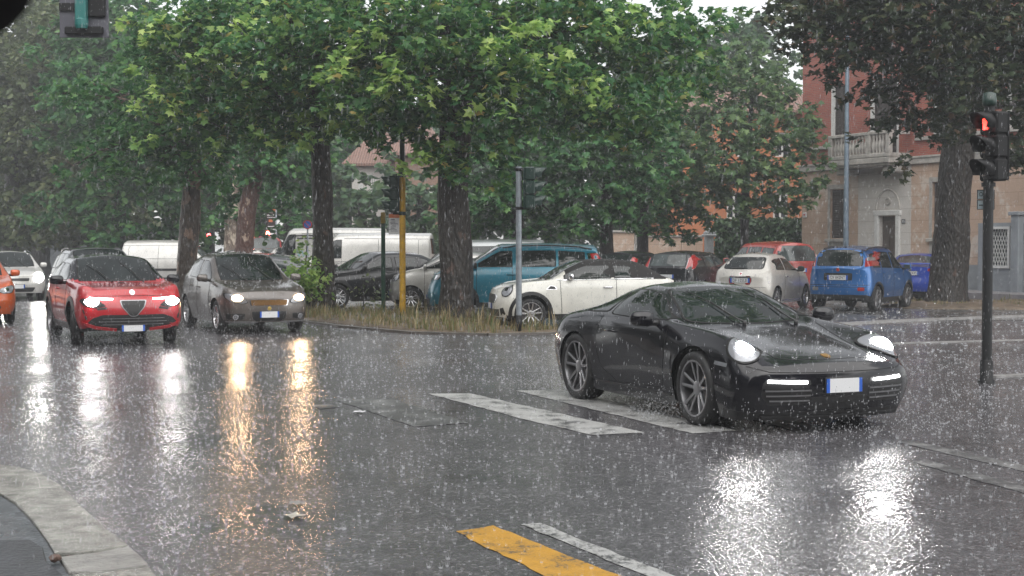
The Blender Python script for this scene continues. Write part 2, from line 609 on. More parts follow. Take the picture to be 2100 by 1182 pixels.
# ------------------------------------------------------------------ verge with the plane trees, kerb lines on the right
EARTH = mat('wet leaf litter earth', (.13, .10, .07), .6, var=.45, vscale=3, bmp=.8, bscale=22)
verge = [(1.15, 27.5), (.2, 26.95), (-.5, 26.8), (-1.9, 27.7), (-3.65, 30.4), (-4.77, 32.4), (-5.5, 34.6), (-5.95, 36.5), (-5.3, 36.6), (-4.2, 35.8), (-2.8, 34.6), (-1.6, 33.7), (-.4, 32.2), (.3, 29.6), (.9, 28.6), (1.6, 28.1)]
def mound(name, poly, h, m, seed, edge=.02, rings=6):
    rnd = random.Random(seed)
    poly = [np.array(p) for p in poly]
    res = []
    for i in range(len(poly)):
        a, b = poly[i], poly[(i + 1) % len(poly)]
        k = max(1, int(np.linalg.norm(b - a) / .3))
        res += [a + (b - a) * j / k for j in range(k)]
    c = sum(res) / len(res)
    n = len(res)
    vs, fs = [], []
    for k in range(rings):
        t = k / rings
        for p in res:
            q = p + (c - p) * t
            vs.append((q[0], q[1], edge + h * min(1, t * 3) + rnd.uniform(-.3, .3) * h * (k > 0)))
    for p in res: pass
    vs.append((c[0], c[1], edge + h))
    base = len(vs)
    vs += [(p[0], p[1], -.02) for p in res]
    for k in range(rings - 1):
        for i in range(n):
            fs.append((k * n + i, k * n + (i + 1) % n, (k + 1) * n + (i + 1) % n, (k + 1) * n + i))
    for i in range(n):
        fs.append(((rings - 1) * n + i, (rings - 1) * n + (i + 1) % n, base - 1))
        fs.append((base + i, base + (i + 1) % n, (i + 1) % n, i))
    mb = MB()
    mb.add(vs, fs)
    return tag(mb.build(name, m, smooth=True), kind='structure')
mound('verge_ground', verge, .05, EARTH, 1)
mound('tree_pit_ground', [(9.6, 38.3), (11, 37.2), (13, 36.8), (15.6, 37.4), (17.5, 38.6), (16, 40.6), (13, 41.4), (10.8, 40.8)], .10, EARTH, 2)
def kerb_line(pts, w, h, m, label, name='kerb'):
    g = [G(*p) for p in pts]
    mb = MB()
    for i in range(len(g) - 1):
        d = (g[i + 1] - g[i])
        n = Vector((-d.y, d.x, 0)).normalized() * w / 2
        a, b = g[i], g[i + 1]
        if i: a = a - d.normalized() * .0
        mb.add([a - n, b - n, b + n, a + n, a - n + Vector((0, 0, h)), b - n + Vector((0, 0, h)), b + n + Vector((0, 0, h)), a + n + Vector((0, 0, h))],
               [(0, 1, 5, 4), (1, 2, 6, 5), (2, 3, 7, 6), (3, 0, 4, 7), (4, 5, 6, 7)])
    return tag(mb.build(name, m), kind='structure')
KERB = mat('wet kerb concrete', (.26, .255, .25), .35, var=.3, vscale=5, bmp=.4, bscale=50)
kerb_line([(612, 660), (700, 672), (850, 685), (1000, 689), (1165, 686)], .13, .045, mat('muddy kerb stone', (.10, .09, .08), .4, var=.45, vscale=3, bmp=.6, bscale=30), '')
kerb_line([(1640, 672), (1830, 661), (2000, 654), (2200, 647)], .22, .05, KERB, '')
kerb_line([(1700, 712), (1850, 705), (2000, 701), (2200, 696)], .10, .02, KERB, '')
kerb_line([(2035, 775), (2100, 772), (2250, 768)], .14, .03, KERB, '')
# paved footway in front of the corner house
FOOT = mat('wet footway paving', (.25, .235, .24), .35, var=.25, vscale=2.5, bmp=.4, bscale=40)
mb = MB()
L0, FD, FNO = Vector((11.2, 55.0, 0)), Vector((.439, -.898, 0)).normalized(), Vector((-.898, -.439, 0)).normalized()
pts = [L0 - FD * 6, L0 + FD * 32, L0 + FD * 32 + FNO * 2.1, L0 - FD * 6 + FNO * 2.1]
mb.prism([(p.x, p.y) for p in pts], -.02, .20, 0)
tag(mb.build('footway', FOOT), kind='structure')

# ------------------------------------------------------------------ dry grass and weeds on the verge
def grass(name, poly, n, h, cols, seed, kind='stuff', z=.05):
    rng = np.random.default_rng(seed)
    pg = np.array(poly)
    lo, hi = pg.min(0), pg.max(0)
    pts = []
    from mathutils.geometry import intersect_point_line
    def inside(x, y):
        c = False
        for i in range(len(pg)):
            x1, y1 = pg[i]
            x2, y2 = pg[i - 1]
            if (y1 > y) != (y2 > y) and x < (x2 - x1) * (y - y1) / (y2 - y1) + x1: c = not c
        return c
    while len(pts) < n:
        tuft = rng.uniform(lo, hi)
        if not inside(*tuft): continue
        k = rng.integers(6, 22)
        hh = rng.lognormal(-.35, .5)
        for q in rng.normal(0, .09, (k, 2)):
            pts.append((tuft[0] + q[0], tuft[1] + q[1], hh))
    pts = np.array(pts[:n])
    n = len(pts)
    a = rng.uniform(0, 2 * np.pi, n)
    hh = h * pts[:, 2] * rng.uniform(.5, 1.2, n)
    bend = rng.uniform(.1, .8, n) * hh
    w = rng.uniform(.004, .010, n)
    dx, dy = np.cos(a), np.sin(a)
    V = np.zeros((n, 5, 3))
    V[:, 0] = np.stack([pts[:, 0] - dy * w, pts[:, 1] + dx * w, np.full(n, z - .04)], 1)
    V[:, 1] = np.stack([pts[:, 0] + dy * w, pts[:, 1] - dx * w, np.full(n, z - .04)], 1)
    V[:, 2] = np.stack([pts[:, 0] + dx * bend * .35 + dy * w * .8, pts[:, 1] + dy * bend * .35 - dx * w * .8, z + hh * .6], 1)
    V[:, 3] = np.stack([pts[:, 0] + dx * bend * .35 - dy * w * .8, pts[:, 1] + dy * bend * .35 + dx * w * .8, z + hh * .6], 1)
    V[:, 4] = np.stack([pts[:, 0] + dx * bend, pts[:, 1] + dy * bend, z + hh], 1)
    return fast_mesh(name, V.reshape(-1, 3), 5, [(0, 1, 2, 3), (3, 2, 4)], n, cols, kind=kind)
def fast_mesh(name, V, nv, faces, n, m, parent=None, kind=None, smooth=False):
    """n copies of a little polygon pattern as one mesh, quickly"""
    me = bpy.data.meshes.new(name)
    me.vertices.add(len(V))
    me.vertices.foreach_set('co', np.ascontiguousarray(V, dtype=np.float32).ravel())
    lens = np.array([len(f) for f in faces])
    pat = np.concatenate([np.array(f) for f in faces])
    loops = (pat[None, :] + (np.arange(n) * nv)[:, None]).ravel()
    tot = np.tile(lens, n)
    start = np.concatenate([[0], np.cumsum(tot)[:-1]])
    me.loops.add(len(loops))
    me.loops.foreach_set('vertex_index', loops.astype(np.int32))
    me.polygons.add(len(tot))
    me.polygons.foreach_set('loop_start', start.astype(np.int32))
    me.polygons.foreach_set('loop_total', tot.astype(np.int32))
    me.update(calc_edges=True)
    me.validate()
    o = link(name, me, parent, [m] if not isinstance(m, (list, tuple)) else m, smooth)
    if kind: tag(o, kind=kind)
    return o
def island_mat(name, stops, rough=.4, trans=.25, spec=.5):
    """colour differs from leaf to leaf"""
    m = bpy.data.materials.new(name)
    nt, b = nodes_of(m)
    geo = N(nt, 'ShaderNodeNewGeometry')
    r = ramp(nt, geo.outputs['Random Per Island'], stops)
    nt.links.new(r.outputs[0], b.inputs['Base Color'])
    b.inputs['Roughness'].default_value = rough
    b.inputs['Specular IOR Level'].default_value = spec
    if trans:
        tr = N(nt, 'ShaderNodeBsdfTranslucent')
        hs = N(nt, 'ShaderNodeHueSaturation')
        hs.inputs['Value'].default_value = 1.5
        nt.links.new(r.outputs[0], hs.inputs['Color'])
        nt.links.new(hs.outputs[0], tr.inputs['Color'])
        mx = N(nt, 'ShaderNodeMixShader')
        mx.inputs[0].default_value = trans
        nt.links.new(b.outputs[0], mx.inputs[1])
        nt.links.new(tr.outputs[0], mx.inputs[2])
        nt.links.new(mx.outputs[0], nt.nodes['Material Output'].inputs['Surface'])
    return m
DRYGRASS = island_mat('dry and green grass', [(0, (.20, .15, .075)), (.4, (.30, .23, .12)), (.65, (.17, .17, .06)), (1, (.07, .11, .03))], .5, .2)
grass('grass', [(1.1, 27.6), (.2, 27.05), (-.5, 26.9), (-1.9, 27.85), (-3.6, 30.5), (-4.7, 32.5), (-5.4, 34.6), (-5.2, 36.2), (-3.0, 34.5), (-.5, 32.0), (.2, 29.4)], 4600, .22, DRYGRASS, 5)
grass('weeds', [(10.2, 38.6), (12, 37.4), (15, 37.5), (17, 38.8), (15, 40.4), (11, 40.4)], 1200, .10, DRYGRASS, 6, z=.1)
# ================================================================== vehicles
def smooth_tab(xs, ys, grid, sig):
    xs, ys = np.array(xs), np.array(ys)
    o = np.argsort(xs)
    y = np.interp(grid, xs[o], ys[o])
    dx = grid[1] - grid[0]
    k = max(1, int(3 * sig / dx))
    ker = np.exp(-0.5 * (np.arange(-k, k + 1) * dx / sig) ** 2)
    ker /= ker.sum()
    pad = np.concatenate([2 * y[0] - y[k:0:-1], y, 2 * y[-1] - y[-2:-k - 2:-1]])
    return np.convolve(pad, ker, 'valid')
def catmull(p, q):
    """points p (n,2), q = samples per span"""
    g0 = 2 * p[0] - p[1]
    g1 = np.array([-p[-2][0], p[-2][1]])
    pp = [g0] + list(p) + [g1]
    out = []
    for i in range(1, len(pp) - 2):
        a, b, c, d = pp[i - 1], pp[i], pp[i + 1], pp[i + 2]
        n = q[i - 1]
        for k in range(n):
            t = k / n
            out.append(0.5 * (2 * b + (c - a) * t + (2 * a - 5 * b + 4 * c - d) * t * t + (3 * b - a - 3 * c + d) * t ** 3))
    out.append(p[-1])
    return np.array(out)

class Car:
    QS = [4, 6, 8, 4, 5]
    def __init__(s, name, label, cat, centre, heading, rows, wb, r, W, arch=None, nose=None, tail=None, bow=(0.25, 0.45, 2.6),
                 rbow=(0.16, 0.4, 2.6), mats=None, zone=None, sig=0.05, step=0.045, group=None, flare=0.0, zofs=0.0):
        s.root = thing(name, label, cat, (centre[0], centre[1], zofs), math.atan2(heading[1], heading[0]), group)
        s.wb, s.r, s.W = wb, r, W
        s.arch = arch or (r + 0.055)
        s.xF, s.xR = rows[0][0], rows[-1][0]
        s.grid = np.linspace(s.xR, s.xF, 600)
        xs = [q[0] for q in rows]
        s.tab = [smooth_tab(xs, [q[c] for q in rows], s.grid, sig) for c in range(1, 10)]
        s.nose = nose or ([0.15, 0.3, 0.5, 0.75, 0.95], [-0.08, -0.02, 0.0, -0.06, -0.16])
        s.tail = tail or ([0.2, 0.4, 0.55, 0.75, 1.0], [0.06, 0.0, 0.0, 0.03, 0.05])
        s.bow, s.rbow = bow, rbow
        s.mats = mats
        s.zone = zone
        s.step = step
        s.flare = flare
        s.build_body()
    def row(s, x):
        return [float(np.interp(x, s.grid, t)) for t in s.tab]
    def warp(s, u, y, z):
        Wm = s.W / 2
        a, L, p = s.bow
        wf = min(max((u - (s.xF - L)) / L, 0), 1) ** 1.5
        wr = min(max(((s.xR + L) - u) / L, 0), 1) ** 1.5 if (L := s.rbow[1]) else 0
        x = u
        if wf: x += wf * (float(np.interp(z, *s.nose)) - a * (abs(y) / Wm) ** p)
        if wr: x += wr * (float(np.interp(z, *s.tail)) + s.rbow[0] * (abs(y) / Wm) ** s.rbow[2])
        return x
    def build_body(s):
        st = set(np.linspace(s.xR, s.xF, int((s.xF - s.xR) / s.step)).tolist())
        Ra = s.arch
        for xa in (s.wb / 2, -s.wb / 2):
            for a in np.linspace(0, math.pi, 15):
                st.add(xa + Ra * math.cos(a))
            st.add(xa + Ra + 0.004)
            st.add(xa - Ra - 0.004)
        for L, x0, sg in ((s.bow[1], s.xF, -1), (s.rbow[1], s.xR, 1)):
            for k in range(1, 8):
                st.add(x0 + sg * L * (k / 8) ** 1.6)
        st = sorted(st)
        q = s.QS
        nb = sum(q[:3])          # samples to the rail
        verts, rows_yz = [], []
        nlow = q[0] + q[1]
        for x in st:
            x = min(max(x, s.xR), s.xF)
            z0, w0, zm, wm, zb, wb_, zr, wr, zt = s.row(x)
            if s.flare:
                for xa in (s.wb / 2, -s.wb / 2):
                    f = max(0, 1 - (abs(x - xa) / (Ra * 1.25)) ** 2)
                    wm += s.flare * f
                    w0 += s.flare * f
            p = np.array([(w0, z0), (wm, zm), (wb_, zb), (wr, zr), (wr * 0.58, zr + 0.72 * (zt - zr)), (0, zt)])
            c = catmull(p, q)
            za = -1
            for xa in (s.wb / 2, -s.wb / 2):
                if abs(x - xa) < Ra:
                    za = max(za, s.r + math.sqrt(Ra * Ra - (x - xa) ** 2))
            if za > z0:
                lo = c[:nlow + 1]
                i = 0
                while i < nlow - 1 and lo[i + 1][1] < za:
                    i += 1
                t = (za - lo[i][1]) / max(lo[i + 1][1] - lo[i][1], 1e-6)
                t = min(max(t, 0), 1)
                q0 = lo[i] + (lo[i + 1] - lo[i]) * t
                pl = np.vstack([q0[None], lo[i + 1:]])
                d = np.concatenate([[0], np.cumsum(np.linalg.norm(np.diff(pl, axis=0), axis=1))])
                tt = np.linspace(0, d[-1], nlow + 1)
                c[:nlow + 1] = np.stack([np.interp(tt, d, pl[:, 0]), np.interp(tt, d, pl[:, 1])], 1)
            rows_yz.append((x, c))
        m = len(rows_yz[0][1])
        V, F, MI = [], [], []
        ring = 2 * m - 1
        for x, c in rows_yz:
            for k in range(ring):
                if k < m: y, z = c[k]
                else:
                    y, z = c[2 * m - 2 - k]
                    y = -y
                V.append((s.warp(x, y, z), y, z))
        spans = np.repeat(np.arange(5), q)
        def zone(vs, sp):
            if not s.zone: return 0
            a = np.mean([V[i] for i in vs], axis=0)
            return s.zone(a[0], abs(a[1]), a[2], sp)
        for i in range(len(rows_yz) - 1):
            for k in range(ring - 1):
                f = (i * ring + k, (i + 1) * ring + k, (i + 1) * ring + k + 1, i * ring + k + 1)
                kk = k if k < m - 1 else 2 * m - 3 - k
                F.append(f)
                MI.append(zone(f, spans[kk]))
        # end caps
        NC = 14
        for e, (x, c) in ((0, rows_yz[0]), (1, rows_yz[-1])):
            b0 = len(V)
            for j in range(m):
                for cc in range(NC + 1):
                    y = c[j][0] * (cc / NC * 2 - 1)
                    V.append((s.warp(x, y, c[j][1]), y, c[j][1]))
            for j in range(m - 1):
                for cc in range(NC):
                    f = (b0 + j * (NC + 1) + cc, b0 + j * (NC + 1) + cc + 1, b0 + (j + 1) * (NC + 1) + cc + 1, b0 + (j + 1) * (NC + 1) + cc)
                    F.append(f if e else f[::-1])
                    MI.append(zone(f, spans[j]))
        me = bpy.data.meshes.new('body')
        me.from_pydata(V, [], F)
        me.polygons.foreach_set('material_index', np.array(MI, dtype=np.int32))
        bm = bmesh.new()
        bm.from_mesh(me)
        bmesh.ops.remove_doubles(bm, verts=bm.verts, dist=0.0008)
        bmesh.ops.dissolve_degenerate(bm, edges=bm.edges, dist=0.0002)
        bmesh.ops.recalc_face_normals(bm, faces=bm.faces)
        top = max(bm.faces, key=lambda f: f.calc_center_median().z)
        if top.normal.z < 0:
            bmesh.ops.reverse_faces(bm, faces=bm.faces)
        s.bvh = BVHTree.FromBMesh(bm)
        bm.to_mesh(me)
        bm.free()
        s.body = link('body', me, s.root, s.mats)
        sharpen(s.body, 50)
        # dark underside and wheel housings
        u = MB()
        wi = s.W / 2 - 0.30
        zb = s.row(0)[0]
        u.box(((s.xF + s.xR) / 2, 0, zb + 0.16), (s.xF - s.xR - 0.5, 2 * wi, 0.24))
        u.box((0, 0, zb + 0.10), (s.wb - 2 * Ra - 0.04, s.W - 0.22, 0.14))
        for xa in (s.wb / 2, -s.wb / 2):
            M = Matrix.Translation((xa, 0, s.r))
            for sg in (1, -1):
                yo, yi = sg * (s.W / 2 - 0.05), sg * wi
                u.lathe([(Ra - 0.003, yo), (Ra - 0.003, yi), (0.02, yi)], 20, 'y', M=M, a0=-0.25, a1=math.pi + 0.25)
        u.build('underbody', GAP, s.root)
    # -------- projecting pieces on to the body
    def cast(s, o, d):
        h = s.bvh.ray_cast(o, d)
        if h[0] is None:
            h = s.bvh.find_nearest(o + d * 5)
            return h[0], h[1]
        n = h[1]
        if n.dot(d) > 0: n = -n
        return h[0], n
    def frame(s, az, el, c):
        az, el = R(az), R(el)
        out = Vector((math.cos(el) * math.cos(az), math.cos(el) * math.sin(az), math.sin(el)))
        h = Vector((-math.sin(az), math.cos(az), 0))
        return out, h, out.cross(h), Vector(c)
    def patch(s, name, poly, m, az=0, el=0, c=(0, 0, 0), off=0.004, rings=5, parent=None, sides=(1,), border=0.0, bm_=None, centre=None, deep=0.012, lim=0.42):
        out, h, up, c0 = s.frame(az, el, c)
        poly = np.array(poly, float)
        ctr = np.array(centre) if centre is not None else (poly.max(0) + poly.min(0)) / 2
        n = len(poly)
        fr = [1.0]
        size = np.linalg.norm(poly - ctr, axis=1).mean()
        if border: fr.append(1 - border / size)
        fr += list(np.linspace(fr[-1], 0, rings + 1)[1:-1])
        V, F, MI = [], [], []
        cd = s.cast(c0 + h * ctr[0] + up * ctr[1] + out * 6, -out)[0].dot(out)
        pl2 = []
        for q in poly:
            t = 1.0
            while t > .3:
                qq = ctr + (q - ctr) * t
                if s.cast(c0 + h * qq[0] + up * qq[1] + out * 6, -out)[0].dot(out) > cd - lim: break
                t -= .06
            pl2.append(ctr + (q - ctr) * t)
        poly = np.array(pl2)
        def put(q, o):
            p, nn = s.cast(c0 + h * q[0] + up * q[1] + out * 6, -out)
            return p + nn * o
        for q in poly: V.append(put(q, -deep))
        for k, f in enumerate(fr):
            for q in poly: V.append(put(ctr + (q - ctr) * f, off))
        V.append(put(ctr, off))
        for k in range(len(fr)):
            for i in range(n):
                j = (i + 1) % n
                F.append((k * n + i, k * n + j, (k + 1) * n + j, (k + 1) * n + i))
                MI.append(1 if border and k < 2 else 0)
        L = len(fr) * n
        for i in range(n):
            F.append((L + i, L + (i + 1) % n, len(V) - 1))
            MI.append(0)
        res = []
        for sg in sides:
            vv = [(v[0], v[1] * sg, v[2]) for v in V]
            ff = F if sg > 0 else [f[::-1] for f in F]
            me = bpy.data.meshes.new(name)
            me.from_pydata(vv, [], ff)
            me.polygons.foreach_set('material_index', np.array(MI, dtype=np.int32))
            bm = bmesh.new()
            bm.from_mesh(me)
            bmesh.ops.recalc_face_normals(bm, faces=bm.faces)
            f0 = [f for f in bm.faces if len(f.verts) == 3]
            o2 = Vector((out.x, out.y * sg, out.z))
            if f0 and sum(f.normal.dot(o2) for f in f0) < 0:
                bmesh.ops.reverse_faces(bm, faces=bm.faces)
            bm.to_mesh(me)
            bm.free()
            o = link(name, me, parent if parent is not None else s.root, [m] + ([bm_ or BLACK] if border else []))
            sharpen(o, 45)
            res.append(o)
        return res
    def side(s, poly):
        return [(-x, z) for x, z in poly]
    def top(s, poly):
        return [(y, -x) for x, y in poly]
    def strips(s, name, lines, width, m, az=0, el=0, c=(0, 0, 0), off=0.002, parent=None, sides=(1, -1), deep=0.01, step=0.05):
        """thin ribbons laid along lines of the body; all of them one mesh"""
        out, h, up, c0 = s.frame(az, el, c)
        res = []
        for ln in lines:
            V, F = [], []
            pts = []
            for a, b in zip(ln[:-1], ln[1:]):
                a, b = np.array(a, float), np.array(b, float)
                k = max(1, int(np.linalg.norm(b - a) / step))
                pts += [a + (b - a) * i / k for i in range(k)]
            pts.append(np.array(ln[-1], float))
            hit = [s.cast(c0 + h * q[0] + up * q[1] + out * 6, -out) for q in pts]
            for i, (p, n) in enumerate(hit):
                t = (hit[min(i + 1, len(hit) - 1)][0] - hit[max(i - 1, 0)][0])
                if t.length < 1e-6: t = Vector((1, 0, 0))
                sd = n.cross(t.normalized()) * width / 2
                V += [p - sd - n * deep, p - sd + n * off, p + sd + n * off, p + sd - n * deep]
            for i in range(len(hit) - 1):
                q = i * 4
                for k in range(3):
                    F.append((q + k, q + 4 + k, q + 5 + k, q + 1 + k))
            for sg in sides:
                mb = MB()
                mb.add([(v[0], v[1] * sg, v[2]) for v in V], F)
                res.append(mb.build(name, m, parent if parent is not None else s.root))
        return res
    def cladding(s, w=0.075, m=None, sill=True, extra=0.0):
        m = m or BLACK
        for xa in (s.wb / 2, -s.wb / 2):
            ra = s.arch + w / 2 - .004
            pts = [(xa + ra * math.cos(t), s.r + ra * math.sin(t)) for t in np.linspace(-.25, math.pi + .25, 22)]
            s.strips('wheel_arch_trim', [s.side(pts)], w, m, az=90, off=.012, step=.2)
        if sill:
            z = s.row(0)[0]
            s.strips('sill_trim', [s.side([(s.wb / 2 - s.arch - .01, z + .06 + extra / 2), (-s.wb / 2 + s.arch + .01, z + .06 + extra / 2)])], .12 + extra, m, az=90, off=.010)
    # -------- standard fittings
    def windows(s, xc, xh, splits, m=None, zlow=0.035, ztop=0.05, screen=True, inset=0.05, bow=0.07, front_cut=None):
        m = m or GLASS
        g = s.grid
        T = s.tab
        for xa, xb in splits:             # side windows
            xs = np.linspace(xa, xb, 14)
            bot = [(x, float(np.interp(x, g, T[4])) + zlow) for x in xs]
            tp = [(x, float(np.interp(x, g, T[6])) - ztop) for x in xs]
            keep = [i for i in range(len(xs)) if tp[i][1] > bot[i][1] + 0.012]
            if len(keep) < 3: continue
            poly = [bot[i] for i in keep] + [tp[i] for i in reversed(keep)]
            poly = roundpoly(poly, 0.02, 2)
            s.patch('side_window', s.side(poly), m, az=90, sides=(1, -1), border=0.016, bm_=GAP, rings=5, lim=2)
        if screen:
            xs = np.linspace(xh - 0.03, xc - 0.05, 9)
            half = [(x, float(np.interp(x, g, T[7])) - inset) for x in xs]
            yb = half[-1][1]
            base = [(xc - 0.05 + bow * (1 - (t / yb) ** 2), t) for t in np.linspace(yb, 0, 7)[1:]]
            yh = half[0][1]
            head = [(xh - 0.03 + 0.03 * (1 - (t / yh) ** 2), t) for t in np.linspace(0, yh, 5)[:-1]]
            hp = head + half + base
            full = hp + [(x, -y) for x, y in reversed(hp) if y > 1e-6]
            s.patch('windscreen', s.top(full), m, el=90, border=0.02, bm_=GAP, rings=8, lim=2)
    def rear_window(s, z0, z1, w0, w1, m=None, rad=0.06):
        poly = roundpoly([(-w0, z0), (w0, z0), (w1, z1), (-w1, z1)], rad, 4)
        return s.patch('rear_window', poly, m or GLASS, az=180, border=0.02, bm_=GAP, rings=6)[0]
    def wheels(s, tw=0.205, rim=0.74, style='double', n=5, m=None, front_steer=0.0, ty=None, fr=None, rr=None, rm=None):
        for xa, rad in ((s.wb / 2, fr or s.r), (-s.wb / 2, rr or s.r)):
            for sg in (1, -1):
                w = empty('wheel', (xa, sg * (ty or (s.W / 2 - 0.015)), rad), 0 if sg > 0 else math.pi, s.root)
                if xa > 0: w.rotation_euler.z += front_steer
                t = MB()
                rr_ = rad * rim
                t.lathe([(rr_ - .005, -tw + .02), (rad * .90, -tw + .005), (rad * .975, -tw + .02), (rad, -tw + .05), (rad, -tw * .66), (rad * .985, -tw * .65), (rad * .985, -tw * .62), (rad, -tw * .61), (rad, -tw * .38), (rad * .985, -tw * .37), (rad * .985, -tw * .34), (rad, -tw * .33), (rad, -.045), (rad * .975, -.014), (rad * .9, 0), (rr_ + .012, -.008), (rr_, -.02), (rr_ - .012, -.06), (rr_ - .02, -tw + .03)], 40, 'y')
                sharpen(t.build('tyre', RUBBER, w, True), 60)
                q = MB()
                q.lathe([(rr_, -.022), (rr_ + .004, -.012), (rr_ - .012, -.014), (rr_ - .022, -.05), (rr_ - .03, -tw + .04)], 36, 'y')
                hub = 0.065
                if style == 'cover':
                    q.lathe([(rr_ - .012, -.02), (rr_ * .7, -.006), (rr_ * .3, -.012), (0.005, -.008)], 30, 'y')
                else:
                    q.lathe([(hub + .01, -.075), (hub, -.045), (hub * .6, -.04), (.004, -.042)], 20, 'y')
                    for k in range(n):
                        g = 2 * math.pi * k / n + 0.3
                        arms = (-1, 1) if style == 'double' else (0,)
                        for a in arms:
                            ga = g + a * (0.15 if n > 6 else 0.235)
                            g0 = g + a * 0.30
                            wd0, wd1 = (0.017, 0.014) if style == 'double' else (0.04, 0.055)
                            if style == 'wide': wd0, wd1 = 0.035, 0.085
                            p0 = Vector((math.cos(g0) * hub * .85, 0, math.sin(g0) * hub * .85))
                            p1 = Vector((math.cos(ga) * (rr_ - .012), 0, math.sin(ga) * (rr_ - .012)))
                            tn = (p1 - p0).normalized()
                            sd = Vector((-tn.z, 0, tn.x))
                            vs = []
                            for p, wd, yo in ((p0, wd0, -.05), ((p0 + p1) / 2, (wd0 + wd1) / 2, -.034), (p1, wd1, -.02)):
                                vs += [p + sd * wd + Vector((0, yo - .006, 0)), p + sd * wd * .55 + Vector((0, yo, 0)), p - sd * wd * .55 + Vector((0, yo, 0)), p - sd * wd + Vector((0, yo - .006, 0)), p - sd * wd * .6 + Vector((0, yo - .035, 0)), p + sd * wd * .6 + Vector((0, yo - .035, 0))]
                            fs = []
                            for i in (0, 1):
                                for j in range(6):
                                    j2 = (j + 1) % 6
                                    fs.append((i * 6 + j, i * 6 + j2, i * 6 + 6 + j2, i * 6 + 6 + j))
                            q.add(vs, fs)
                sharpen(q.build('rim', m or ALLOY, w, True), 35)
                b = MB()
                b.lathe([(rr_ - .035, -tw * .55), (rr_ - .035, -tw * .65), (.03, -tw * .65)], 28, 'y')
                b.lathe([(rr_ - .09, -tw * .55), (.03, -tw * .55)], 28, 'y')
                b.lathe([(rr_ - .035, -tw * .55), (rr_ - .11, -tw * .55)], 28, 'y')
                b.build('brake_disc', DISC, w, False, fix=False)
    def plate(s, txt, z, az=0, y=0.0, w=0.52, hgt=0.112, tilt=None, blur=False, framed=True):
        out, h, up, c0 = s.frame(az, 0, (0, 0, 0))
        p, n = s.cast(h * y + up * z + out * 6, -out)
        pl, nl = s.cast(h * (y - w * .42) + up * z + out * 6, -out)
        pr, nr = s.cast(h * (y + w * .42) + up * z + out * 6, -out)
        xo = max((q.dot(out) for q in (p, pl, pr))) + 0.012
        pos = out * xo + h * y + up * z
        M = Matrix((h, up, out)).transposed().to_4x4()
        M.translation = pos
        mb = MB()
        if framed: mb.box((0, 0, -0.006), (w + .024, hgt + .02, .012), 2, M, 0.003)
        mb.box((0, 0, 0.003), (w - .09 * (w / .52), hgt, .008), 0, M)
        e = .045 * (w / .52)
        for sg in (-1, 1):
            mb.box((sg * (w / 2 - e / 2), 0, 0.003), (e, hgt, .0084), 1, M)
        o = mb.build('number_plate', [WHITEP, BLUEP, BLACK], s.root)
        if txt:
            lettering(txt, hgt * .95, M @ Matrix.Translation((0, 0, 0.0085)), INKB, o, width=w * .74)
        return o
    def mirrors(s, x, z, m, size=(0.11, 0.20, 0.145), reach=0.12, flat=None):
        for sg in (1, -1):
            p, n = s.cast(Vector((x, sg * 4, z)), Vector((0, -sg, 0)))
            mb = MB()
            cx, cy_, cz = p.x + 0.0, p.y + sg * (reach + size[1] / 2 - .05), z + 0.03
            ns, nr = 14, 8
            vs, fs = [], []
            for i in range(nr + 1):
                th = math.pi * i / nr
                for k in range(ns):
                    ph = 2 * math.pi * k / ns
                    a, b, c_ = math.cos(th), math.sin(th) * math.cos(ph), math.sin(th) * math.sin(ph)
                    f = lambda v, e: math.copysign(abs(v) ** e, v)
                    yy = f(a, .6) * size[1] / 2
                    xx = f(b, .7) * size[0] / 2 * (1.0 if b > 0 else 0.45)
                    zz = f(c_, .65) * size[2] / 2 * (1 - .12 * sg * yy / size[1])
                    vs.append((cx + xx, cy_ + yy, cz + zz))
            for i in range(nr):
                for k in range(ns):
                    k2 = (k + 1) % ns
                    fs.append((i * ns + k, i * ns + k2, (i + 1) * ns + k2, (i + 1) * ns + k))
            mb.add(vs, fs, 0)
            mb.tube([(p.x - .01, p.y - sg * .02, z - .02), (p.x - .005, p.y + sg * reach * .5, z - .015), (cx, cy_ - sg * size[1] * .2, cz - size[2] * .35)], [.034, .028, .03], 8, 1)
            o = mb.build('wing_mirror', [m, BLACK], s.root, True)
            g = MB()
            g.box((cx - size[0] * .235, cy_, cz), (.006, size[1] * .74, size[2] * .7), 0, None, .002)
            g.build('mirror_glass', GLASS2, o)
    def handles(s, pts, m, w=0.19):
        for x, z in pts:
            for sg in (1, -1):
                p, n = s.cast(Vector((x, sg * 4, z)), Vector((0, -sg, 0)))
                mb = MB()
                y = p.y
                mb.tube([(x + w / 2, y - sg * .004, z), (x + w / 2 - .025, y + sg * .028, z), (x - w / 2 + .025, y + sg * .03, z + .004), (x - w / 2, y - sg * .004, z + .004)], [.012, .014, .014, .011], 6)
                mb.build('door_handle', m, s.root, True)
    def wipers(s, specs, m=BLACK):
        """each spec: list of (x, y) from pivot to tip, laid over the windscreen"""
        for ln in specs:
            pts = []
            for k in range(9):
                t = k / 8
                x = ln[0][0] + (ln[1][0] - ln[0][0]) * t
                y = ln[0][1] + (ln[1][1] - ln[0][1]) * t
                p, n = s.cast(Vector((x, y, 4)), Vector((0, 0, -1)))
                pts.append(p + n * .028)
            mb = MB()
            mb.tube(pts[:6], [.010, .009, .008, .007, .006, .005], 6)
            d = (pts[-1] - pts[0]).normalized()
            mb.tube([q - Vector((0, 0, .010)) for q in pts[2:]], .005, 5)
            mb.tube([pts[0] - Vector((0, 0, .04)), pts[0] + Vector((0, 0, .012))], .02, 8)
            mb.build('wiper', m, s.root, True)
